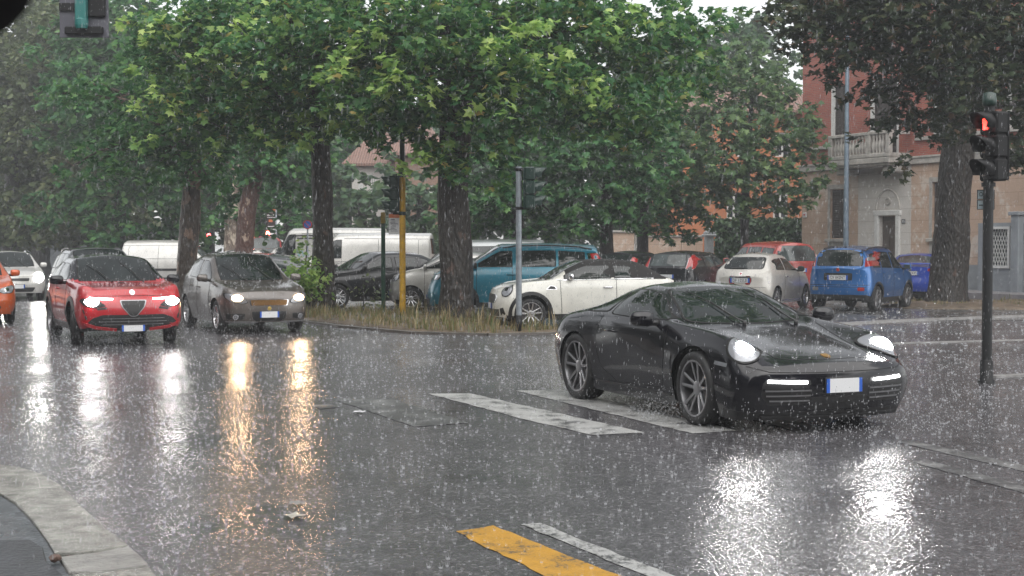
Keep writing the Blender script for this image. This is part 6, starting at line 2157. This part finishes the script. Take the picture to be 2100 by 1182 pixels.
# ================================================================== signals, posts and signs
SIGG = mat('dark green signal housing', (.005, .026, .019), .35, coat=.3, bmp=.1)
SIGK = mat('black signal housing', (.005, .005, .006), .5, spec=.3, bmp=.1)
POLEG = mat('grey galvanised pole', (.26, .29, .32), .4, .4, var=.25, vscale=9)
POLEY = mat('yellow painted pole', (.52, .30, .02), .4, var=.28, vscale=7, bmp=.2)
POLEK = mat('dark painted pole', (.016, .017, .018), .45, spec=.35, var=.3, vscale=9, bmp=.2)
DARKLENS = mat('unlit signal lens', (.03, .03, .03), .15, coat=1)
REDGLOW = lamp('red signal glow', (1, .03, .015), 2.6)
def signal_head(root, mat_, z0, z1, yaw, cx, cy_, lit=None, w=.28, d=.16, glyph=False, vis=.20):
    """three lamps one above another, facing +x turned by yaw"""
    M = Matrix.Translation((cx, cy_, 0)) @ Matrix.Rotation(yaw, 4, 'Z')
    n = 3
    sh = (z1 - z0) / n
    m = MB()
    for k in range(n):
        zc = z0 + sh * (k + .5)
        m.box((0, 0, zc), (d, w, sh - .012), 0, M, .025)
    m.box((-.01, 0, (z0 + z1) / 2), (d * .7, w * .8, z1 - z0 - .02), 0, M)
    m.box((-d / 2 - .015, 0, (z0 + z1) / 2), (.03, w * .92, z1 - z0 - .04), 0, M, .01)
    h = m.build('signal_head', mat_, root)
    rr = w * .39
    for k in range(n):
        zc = z0 + sh * (k + .5)
        Mk = M @ Matrix.Translation((d / 2, 0, zc)) @ Matrix.Rotation(-math.pi / 2, 4, 'Z')
        v = MB()
        vs, fs = [], []
        for (rad) in (rr + .012, rr + .004):
            for i in range(17):
                t = math.radians(-30) + math.radians(240) * i / 16
                for L in (0, 1):
                    ln = vis * (.55 + .45 * max(0, math.sin(t))) if L else -.005
                    vs.append(Mk @ Vector((rad * math.cos(t), ln, rad * math.sin(t))))
        for s_ in (0, 1):
            for i in range(16):
                b = s_ * 34 + i * 2
                fs.append((b, b + 1, b + 3, b + 2))
        for i in range(16):
            fs.append((i * 2 + 1, 34 + i * 2 + 1, 34 + i * 2 + 3, i * 2 + 3))
        v.add(vs, fs)
        v.build('visor', mat_, h, True)
        l = MB()
        l.lathe([(rr, .004), (rr * .9, .012), (rr * .5, .028), (.002, .034)], 20, 'y', M=Mk)
        on = lit == k
        lo = l.build('lens', DARKLENS if not on or glyph else REDGLOW, h, True)
        if on and glyph:       # the standing figure of a pedestrian signal
            g = MB()
            for a, b, r in (((-.02, -.085), (-.02, .02), .016), ((.02, -.085), (.02, .02), .016), ((0, -.01), (0, .05), .026), ((-.038, -.01), (-.035, .05), .010), ((.038, -.01), (.035, .05), .010), ((0, .062), (0, .09), .020)):
                g.tube([Mk @ Vector((a[0], .040, a[1])), Mk @ Vector((b[0], .040, b[1]))], r, 8)
            g.build('lit_figure', REDGLOW, lo)
    return h
def pole_mesh(root, name, segs, n=14):
    m = MB()
    for (z0, z1, r) in segs:
        m.lathe([(r * .02, z0), (r, z0), (r, z1), (r * .02, z1)], n)
    return m
def near_signal():
    g = G(2023, 786)
    t = thing('pedestrian_signal', 'black pedestrian signal with a red lit figure on a dark pole near the black coupe', 'traffic light', (g.x, g.y, 0))
    pole_mesh(t, 'pole', [(0, 3.42, .062), (2.42, 2.47, .085)]).build('pole', POLEK, t, True)
    sharpen(t.children[0], 40)
    b = MB()
    b.lathe([(.11, 0), (.10, .04), (.078, .06), (.078, .27), (.066, .29)], 16)
    b.build('pole_base', SIGK, t, True)
    signal_head(t, SIGK, 2.48, 3.34, R(206), .06, -.0, lit=2, glyph=True, w=.30, d=.20, vis=.24)
    m = MB()
    m.lathe([(.02, 3.40), (.085, 3.41), (.09, 3.46), (.08, 3.56), (.02, 3.58)], 12)
    m.build('pole_cap', SIGG, t, True)
    m = MB()
    m.tube([(.0, -.07, 2.44), (-.05, -.11, 2.40), (-.05, -.1, 2.30), (.0, -.07, 2.27)], .008, 6)
    m.build('cable_loop', SIGK, t, True)
    s = thing('push_button_plate', 'small grey double panel with pictograms fixed behind the black pedestrian signal pole', 'sign', (g.x - .005, g.y + .085, 2.20))
    m = MB()
    for z in (.125, -.0): m.box((0, 0, z), (.215, .012, .12), 0, None, .004)
    pl = m.build('panel', mat('blue grey sign panel', (.34, .42, .45), .4), s)
    m = MB()
    for z in (.125, 0):
        for x in (-.104, .104): m.box((x, -.008, z), (.008, .006, .12))
        for q in (-.056, .056): m.box((0, -.0085, z + q), (.216, .006, .008))
    for x in (-.06, .06): m.tube([(x + .022 * math.cos(t_), -.009, .13 + .022 * math.sin(t_)) for t_ in np.linspace(0, 6.28, 15)], .004, 4)
    m.box((-.06, -.0085, -.005), (.05, .005, .012)); m.box((.06, -.0085, -.005), (.05, .005, .012))
    m.build('pictogram', INKB, pl)
near_signal()
def yellow_signal():
    B = Vector((-2.54, 33.0, 0))
    t = thing('traffic_light', 'green traffic light seen from the side on a yellow pole', 'traffic light', B)
    pole_mesh(t, 'pole', [(0, 3.36, .072)]).build('yellow_pole', POLEY, t, True)
    sharpen(t.children[0], 40)
    m = MB()
    m.lathe([(.09, 3.30), (.09, 3.44), (.06, 3.46), (.06, 4.6), (.01, 4.62)], 14)
    for z in (2.42, 3.30): m.box((-.10, 0, z), (.24, .06, .05)); m.lathe([(.072, z - .04), (.09, z - .035), (.09, z + .035), (.072, z + .04)], 14)
    m.build('upper_pole', SIGG, t, True)
    signal_head(t, SIGG, 2.44, 3.29, R(182), -.20, 0, w=.29, d=.20, vis=.20)
    m = MB()
    m.box((-.075, -.02, 2.85), (.012, .20, .62))
    m.build('backing_plate', mat('orange plate edge', (.55, .2, .08), .4), t)
yellow_signal()
def grey_signal():
    B = G(1064, 683)
    t = thing('traffic_light', 'dark traffic light on a grey pole in front of the white convertible', 'traffic light', B)
    pole_mesh(t, 'pole', [(.33, 3.2, .057)]).build('grey_pole', POLEG, t, True)
    sharpen(t.children[0], 40)
    pole_mesh(t, 'pole', [(0, .34, .062)]).build('pole_foot', SIGK, t, True)
    m = MB()
    for z in (2.40, 3.14): m.box((.10, 0, z), (.2, .05, .05)); m.lathe([(.057, z - .03), (.072, z - .025), (.072, z + .025), (.057, z + .03)], 14)
    m.build('bracket', SIGK, t, True)
    signal_head(t, SIGG, 2.38, 3.20, R(-4), .22, 0, w=.29, d=.20, vis=.22)
grey_signal()
def bus_stop():
    B = Vector((-3.05, 33.7, 0))
    t = thing('bus_stop', 'twin green posts with yellow tops carrying a white timetable with an orange band', 'bus stop', B)
    for x in (-.06, .065):
        m = MB()
        m.lathe([(.004, 0), (.05, 0), (.05, 2.24), (.004, 2.24)], 12)
        sharpen(m.build('post', mat('green painted post', (.02, .085, .05), .4, var=.3, vscale=8), t, True), 40)
        m = MB()
        m.lathe([(.052, 2.20), (.056, 2.21), (.056, 2.44), (.05, 2.46), (.004, 2.46)], 12)
        sharpen(m.build('post_top', mat('faded yellow cap', (.42, .30, .06), .45, var=.3, vscale=10), t, True), 40)
    m = MB()
    m.box((.27, 0, 2.20), (.28, .03, .52), 0, None, .006)
    p = m.build('timetable', mat('white timetable', (.66, .67, .68), .4), t)
    m = MB()
    m.box((.27, -.018, 2.375), (.27, .008, .09))
    m.build('orange_band', mat('orange sign band', (.62, .17, .06), .4), p)
    m = MB()
    rnd = random.Random(4)
    for k in range(9):
        z = 2.29 - k * .034
        m.box((.24 + rnd.uniform(-.02, .03), -.0175, z), (rnd.uniform(.08, .2), .006, .010 if k % 3 else .018))
    m.box((.25, -.0175, 2.445), (.12, .006, .03))
    m.build('timetable_lines', mat('dark print', (.08, .09, .12), .5), p)
bus_stop()
def street_lamp():
    a = P(1735, 500, 47.5)
    t = thing('street_lamp', 'tall slim grey lamp post rising in front of the brick house', 'street lamp', (a.x, 47.5, 0))
    m = MB()
    m.lathe([(.12, 0), (.12, .5), (.10, .52), (.085, 4), (.06, 9.0), (.01, 9.02)], 14)
    sharpen(m.build('pole', mat('blue grey lamp post', (.16, .21, .26), .4, .3, var=.2, vscale=6), t, True), 40)
    m = MB()
    m.tube([(0, 0, 8.9), (-.3, -.1, 9.2), (-1.2, -.4, 9.35)], .035, 8)
    m.build('arm', POLEG, t, True)
    m = MB()
    m.box((-1.5, -.5, 9.35), (.7, .28, .12), 0, None, .04)
    m.build('lamp_head', POLEG, t)
street_lamp()
def shop_totem():
    Y = 75
    a = P(566, 500, Y)
    t = thing('advertising_banner', 'narrow black and orange advertising banner on a grey pole above the red beacon', 'banner', (a.x, Y, 0))
    m = MB()
    m.lathe([(.06, 0), (.05, 5.4), (.005, 5.42)], 10)
    m.build('pole', POLEG, t, True)
    q = MB()
    q.box((-.24, -.05, 3.0), (.46, .05, 1.10), 0)
    q.box((-.22, -.05, 4.62), (.40, .05, .55), 0)
    f = q.build('banner_panel', mat('black banner', (.03, .025, .025), .5), t)
    q = MB()
    q.box((-.24, -.081, 3.36), (.46, .012, .02)); q.box((-.24, -.081, 3.22), (.40, .012, .06)); q.box((-.24, -.081, 2.62), (.36, .012, .05)); q.box((-.24, -.081, 2.48), (.46, .012, .03)); q.box((-.24, -.081, 4.86), (.36, .012, .05))
    q.box((-.18, -.081, 4.66), (.14, .012, .22)); q.box((-.24, -.081, 3.10), (.42, .012, .03))
    q.build('banner_print', WHITEP, f)
    q = MB()
    q.box((-.24, -.082, 3.46), (.46, .014, .14)); q.box((-.26, -.082, 2.92), (.2, .014, .13))
    q.build('orange_band', mat('orange sign band', (.62, .17, .06)), f)
shop_totem()
def no_parking():
    Y = 60
    a = P(631, 500, Y)
    z = P(0, 461, Y).z
    t = thing('no_parking_sign', 'round blue no parking sign with a red slash above the graffiti van', 'road sign', (a.x, Y - 6.5, 0))
    Yk = (Y - 6.5) / Y
    t.location.x = P(631, 500, Y - 6.5).x
    z = P(0, 461, Y - 6.5).z
    m = MB()
    m.lathe([(.03, 0), (.03, z + .1), (.004, z + .1)], 8)
    m.build('post', POLEG, t, True)
    F = Matrix.Translation((0, -.05, z))
    m = MB()
    m.lathe([(.002, -.012), (.16, -.012), (.16, .01), (.002, .01)], 24, 'y', M=F)
    d = m.build('disc', mat('blue sign', (.03, .12, .5), .35), t)
    m = MB()
    m.lathe([(.135, -.018), (.17, -.018), (.17, .012), (.135, .012)], 24, 'y', M=F)
    m.tube([F @ Vector((-.10, -.016, .10)), F @ Vector((.10, -.016, -.10))], .016, 6)
    m.build('red_ring', mat('red sign', (.5, .03, .03), .35), d)
no_parking()
def hanging_signal():
    Y = 26.0
    a, b = P(121, 77, Y), P(222, 77, Y)
    w, z0 = b.x - a.x, a.z
    t = thing('hanging_traffic_light', 'traffic light on a grey board hanging over the avenue at the top', 'traffic light', ((a.x + b.x) / 2, Y, z0))
    m = MB()
    m.box((0, .04, .62), (w, .02, 1.24), 0, None, .008)
    m.build('backing_board', mat('lavender grey board', (.085, .085, .105), .4, var=.12, vscale=3), t)
    m = MB()
    m.box((.02, -.04, .12), (w * .78, .08, .14), 0, None, .02)
    m.build('lower_rail', SIGK, t)
    m = MB()
    m.box((.0, -.12, .68), (.20, .18, .92), 0, None, .02)
    m.lathe([(.10, .14), (.12, .2), (.12, .3), (.08, .34)], 14, M=Matrix.Translation((0, -.12, 0)))
    m.build('signal_housing', mat('sea green housing', (.018, .15, .14), .35, coat=.4), t)
    m = MB()
    m.box((.25, -.02, .66), (.32, .06, .60), 0, None, .03)
    m.box((-.3, -.0, .55), (.28, .03, .14))
    m.build('side_panel', SIGK, t)
    m = MB()
    for x in (-w * .3, w * .3): m.tube([(x, .04, 1.2), (x, .04, 1.9)], .012, 6)
    m.tube([(-14, .04, 1.95), (0, .04, 1.88), (16, .04, 2.0)], .012, 6)
    m.build('suspension_cable', SIGK, t)
hanging_signal()
def far_signal(px, py, Y, label, z_lens):
    a = P(px, py, Y)
    t = thing('distant_traffic_light', label, 'traffic light', (a.x, Y, 0))
    m = MB()
    m.lathe([(.07, 0), (.06, a.z + .5), (.005, a.z + .52)], 10)
    m.build('pole', POLEY if px > 500 else POLEK, t, True)
    m = MB()
    m.box((0, -.14, a.z - .25), (.30, .18, .92), 0, None, .03)
    h = m.build('signal_head', SIGK, t)
    m = MB()
    m.lathe([(.12, -.24), (.08, -.26), (.002, -.27)], 14, 'y', M=Matrix.Translation((0, 0, a.z)))
    m.build('red_lens', lamp('distant red glow', (1, .05, .05), 5), h)
far_signal(430, 483, 80, 'distant traffic light showing red between the mottled trunk and the pale trunk', 3)
def fire_engine():
    c = generic('emergency_van', 'red emergency van with a glowing red beacon behind the leaning reddish trunk', 'van', (-12.6, 70.5), HD, ('fire red', (.36, .03, .03)), 5.2, 2.0, 2.10, 3.3, .9,
                1.05, 1.25, 1.2, 1.22, 1.95, 1.25, -2.5, -2.58, [(1.65, .9)], r=.34, metal=0, zrail=.2, ze=.02, wheel='cover', rail=.72, rb=.7, glass=GLASS2)
    m = MB()
    m.box((.7, 0, 2.12), (.3, 1.2, .08), 0, None, .02)
    o = m.build('beacon_bar', SIGK, c.root)
    m = MB()
    for y in (-.42, .30): m.lathe([(.10, 2.14), (.11, 2.2), (.09, 2.30), (.004, 2.34)], 12, M=Matrix.Translation((.7, y, 0)))
    m.build('beacon', lamp('red beacon glow', (1, .09, .06), 30), o, True)
    m = MB()
    m.box((2.62, 0, 1.0), (.03, 1.5, .16), 0, None, .01)
    m.build('front_band', mat('orange sign band', (.62, .17, .06)), c.root)
fire_engine()
def umbrella():
    t = thing('umbrella', 'black umbrella whose rim dips into the upper left corner', 'umbrella', (-.715, .62, 0))
    m = MB()
    n, k = 64, 9
    vs, fs = [], []
    for i in range(k + 1):
        a = i / k
        for j in range(n):
            g = 2 * math.pi * j / n
            sc = 1 - .045 * a * abs(math.sin(4 * g)) ** .8
            r = .505 * math.sin(a * 1.25) / math.sin(1.25) * sc
            vs.append((r * math.cos(g), r * math.sin(g), 1.858 + .26 * (math.cos(a * 1.25) - math.cos(1.25)) / (1 - math.cos(1.25))))
    for i in range(k):
        for j in range(n):
            fs.append((i * n + j, i * n + (j + 1) % n, (i + 1) * n + (j + 1) % n, (i + 1) * n + j))
    m.add(vs, fs)
    m.build('canopy', mat('black umbrella cloth', (.008, .008, .009), .7), t, True)
    m = MB()
    m.tube([(0, 0, 1.15), (0, 0, 2.18)], .008, 8)
    m.build('shaft', CHROME, t, True)
    m = MB()
    m.tube([(0, 0, 1.2), (0, 0, 1.08), (.02, 0, 1.03), (.06, 0, 1.02), (.08, 0, 1.06)], .014, 8)
    m.build('handle', BLACK, t, True)
umbrella()
# ================================================================== lit headlamps, rain, splashes, haze
def water_mat(name, k=.6):
    m = bpy.data.materials.new(name)
    nt, b = nodes_of(m)
    b.inputs['Base Color'].default_value = (.85, .87, .9, 1)
    b.inputs['Roughness'].default_value = .25
    tr = N(nt, 'ShaderNodeBsdfTransparent')
    tl = N(nt, 'ShaderNodeBsdfTranslucent')
    tl.inputs['Color'].default_value = (.85, .87, .9, 1)
    m1 = N(nt, 'ShaderNodeMixShader')
    m1.inputs[0].default_value = .45
    nt.links.new(b.outputs[0], m1.inputs[1])
    nt.links.new(tl.outputs[0], m1.inputs[2])
    m2 = N(nt, 'ShaderNodeMixShader')
    m2.inputs[0].default_value = k
    nt.links.new(tr.outputs[0], m2.inputs[1])
    nt.links.new(m1.outputs[0], m2.inputs[2])
    nt.links.new(m2.outputs[0], nt.nodes['Material Output'].inputs['Surface'])
    return m
RAINM = water_mat('falling rain water', .36)
SPLM = water_mat('splashing water', .36)
def headlight_lamp(car_root, y, z, x, col, watts, cone=75, tilt=-3):
    d = bpy.data.lights.new('headlight_beam', 'SPOT')
    d.energy = watts
    d.color = col
    d.spot_size = R(cone)
    d.spot_blend = .8
    d.shadow_soft_size = .06
    o = bpy.data.objects.new('headlight_beam', d)
    COL.objects.link(o)
    o.parent = car_root
    o.location = (x, y, z)
    o.rotation_euler = (0, -math.pi / 2 - R(tilt), 0)     # aims along +x
    return o
roots = {o.name: o for o in bpy.data.objects if o.parent is None}
for sg in (1, -1):
    headlight_lamp(roots['grey_hatchback'], .60 * sg, .67, 2.08, (1, .62, .36), 20)
rr = np.random.default_rng(99)
def in_view(n, y0, y1, power=2.0):
    u = rr.random(n)
    Y = (y0 ** (power + 1) + u * (y1 ** (power + 1) - y0 ** (power + 1))) ** (1 / (power + 1))
    X = rr.uniform(-.42, .42, n) * Y
    Z = CAM_H + rr.uniform(-.30, .25, n) * Y
    k = Z > .02
    return np.stack([X, Y, Z], 1)[k]
# drops: little spindles, slightly slanted
DV = np.array([(0, 0, .5), (1, 0, .12), (0, 1, .12), (-1, 0, .12), (0, -1, .12), (0, 0, -.5)])
DF = [(0, 1, 2), (0, 2, 3), (0, 3, 4), (0, 4, 1), (5, 2, 1), (5, 3, 2), (5, 4, 3), (5, 1, 4)]
def drops(name, pos, rad, length, m, slant=.06):
    n = len(pos)
    r = rad * rr.uniform(.5, 1.25, n)
    L = length * rr.uniform(.4, 1.5, n)
    V = np.zeros((n, 6, 3))
    V[:, :, 0] = pos[:, None, 0] + DV[None, :, 0] * r[:, None] + DV[None, :, 2] * (L * slant * rr.normal(1, .6, n))[:, None]
    V[:, :, 1] = pos[:, None, 1] + DV[None, :, 1] * r[:, None]
    V[:, :, 2] = pos[:, None, 2] + DV[None, :, 2] * L[:, None]
    return V.reshape(-1, 3), n
parts = [drops('r', in_view(3600, 3.0, 9), .0011, .022, None), drops('r', in_view(36000, 9, 22), .0015, .028, None), drops('r', in_view(56000, 22, 55), .0028, .05, None)]
V = np.concatenate([p[0] for p in parts])
o = fast_mesh('rain', V, 6, DF, sum(p[1] for p in parts), RAINM, kind='stuff', smooth=False)
tag(o, 'heavy rain falling everywhere over the road', 'rain')
# splash crowns on the road and on the cars
def crown_template():
    vs, fs = [], []
    for k in range(7):
        t = 2 * math.pi * k / 7
        c, s = math.cos(t), math.sin(t)
        h = (.9, .5, 1.1, .6, .8, .45, 1.0)[k]
        b = len(vs)
        vs += [(.45 * c - .10 * s, .45 * s + .10 * c, 0), (.45 * c + .10 * s, .45 * s - .10 * c, 0), (.75 * c + .05 * s, .75 * s - .05 * c, h * .6), (.75 * c - .05 * s, .75 * s + .05 * c, h * .6), (.95 * c, .95 * s, h)]
        fs += [(b, b + 1, b + 2, b + 3), (b + 3, b + 2, b + 4)]
    for k in range(14):
        t = 2 * math.pi * k / 14
        vs.append((.42 * math.cos(t), .42 * math.sin(t), .02))
    b = len(vs) - 14
    for k in range(14):
        t = 2 * math.pi * k / 14
        vs.append((.50 * math.cos(t), .50 * math.sin(t), .28))
    for k in range(14):
        fs.append((b + k, b + (k + 1) % 14, b + 14 + (k + 1) % 14, b + 14 + k))
    for q in ((.3, .2, 1.3), (-.4, .1, 1.0), (.1, -.5, 1.5)):
        b = len(vs)
        vs += [(q[0] + .07, q[1], q[2]), (q[0] - .05, q[1] + .06, q[2]), (q[0] - .05, q[1] - .06, q[2]), (q[0], q[1], q[2] + .12), (q[0], q[1], q[2] - .09)]
        fs += [(b, b + 1, b + 3), (b + 1, b + 2, b + 3), (b + 2, b, b + 3), (b + 1, b, b + 4), (b + 2, b + 1, b + 4), (b, b + 2, b + 4)]
    return np.array(vs), fs
CV, CF = crown_template()
def road_points(n, y0, y1):
    u = rr.random(n)
    Y = np.sqrt(y0 ** 2 + u * (y1 ** 2 - y0 ** 2))
    X = rr.uniform(-.42, .42, n) * Y
    return np.stack([X, Y, np.full(n, .002)], 1)
def car_points(root, n):
    body = [o for o in root.children if o.name.split('.')[0] == 'body'][0]
    bm = bmesh.new()
    bm.from_mesh(body.data)
    bv = BVHTree.FromBMesh(bm)
    bm.free()
    M = Matrix.Translation(root.location) @ Matrix.Rotation(root.rotation_euler.z, 4, 'Z') @ Matrix.Diagonal((*root.scale, 1))
    res = []
    while len(res) < n:
        x, y = rr.uniform(-2.3, 2.3), rr.uniform(-.95, .95)
        h = bv.ray_cast(Vector((x, y, 4)), Vector((0, 0, -1)))
        if h[0] is not None: res.append(tuple(M @ (h[0] + Vector((0, 0, .003)))))
    return np.array(res)
sets = [(road_points(3200, 6.8, 12), .0105), (road_points(9000, 12, 22), .012), (road_points(8000, 22, 42), .022)]
for nm, n in (('sports_car', 700), ('red_crossover', 420), ('grey_hatchback', 380), ('white_convertible', 200), ('teal_people_carrier', 200), ('blue_hatchback', 200), ('small_white_hatchback', 150)):
    sets.append((car_points(roots[nm], n), .010 if nm == 'sports_car' else .017))
allV, cnt = [], 0
for pos, s0 in sets:
    n = len(pos)
    s = s0 * np.clip(rr.lognormal(0, .5, n), .3, 1.9)
    a = rr.uniform(0, 6.28, n)
    ca, sa = np.cos(a)[:, None], np.sin(a)[:, None]
    hz = rr.uniform(.4, 2.0, n)[:, None]
    V = np.zeros((n, len(CV), 3))
    V[:, :, 0] = pos[:, None, 0] + s[:, None] * (CV[None, :, 0] * ca - CV[None, :, 1] * sa)
    V[:, :, 1] = pos[:, None, 1] + s[:, None] * (CV[None, :, 0] * sa + CV[None, :, 1] * ca)
    V[:, :, 2] = pos[:, None, 2] + s[:, None] * CV[None, :, 2] * hz
    allV.append(V.reshape(-1, 3))
    cnt += n
o = fast_mesh('rain_splashes', np.concatenate(allV), len(CV), CF, cnt, SPLM, kind='stuff')
tag(o, 'splashes thrown up by the rain on the road and the cars', 'splashes')
# spray thrown by the wheels of the moving cars
def spray(root, spots, n):
    M = Matrix.Translation(root.location) @ Matrix.Rotation(root.rotation_euler.z, 4, 'Z') @ Matrix.Diagonal((*root.scale, 1))
    out = []
    for x, y, sx, sy, sz, k in spots:
        m = int(n * k)
        q = np.stack([x + rr.normal(0, sx, m), y + rr.normal(0, sy, m), np.abs(rr.normal(0, sz, m))], 1)
        out.append(np.array([tuple(M @ Vector(p)) for p in q]))
    return np.concatenate(out)
sp = [spray(roots['sports_car'], [(-1.7, -.9, .5, .15, .12, 1), (.75, -1.0, .25, .12, .16, 1), (2.4, 0, .25, .7, .18, 1.2), (2.5, 1.2, .5, .5, .45, 1.4)], 520),
      spray(roots['red_crossover'], [(.75, -.95, .3, .2, .2, 1), (2.3, 0, .3, .8, .25, 1)], 700), spray(roots['grey_hatchback'], [(.75, -.9, .3, .2, .2, 1), (2.2, 0, .3, .8, .25, 1)], 700)]
pos = np.concatenate(sp)
V, n = drops('s', pos, .0045, .014, None)
tag(fast_mesh('wheel_spray', V, 6, DF, n, SPLM, kind='stuff'), 'fine spray thrown up around the moving cars', 'spray')
# the rainy air
hz = MB()
hz.box((0, 55, 10), (260, 150, 22))
hzm = bpy.data.materials.new('rainy haze')
hzm.use_nodes = True
hn = hzm.node_tree
hn.nodes.clear()
ho = hn.nodes.new('ShaderNodeOutputMaterial')
hv = hn.nodes.new('ShaderNodeVolumePrincipled')
hv.inputs['Color'].default_value = (.86, .89, .92, 1)
hv.inputs['Density'].default_value = .0020
hv.inputs['Anisotropy'].default_value = .3
hn.links.new(hv.outputs[0], ho.inputs['Volume'])
tag(hz.build('haze', hzm), 'grey rainy haze', 'haze', kind='stuff')
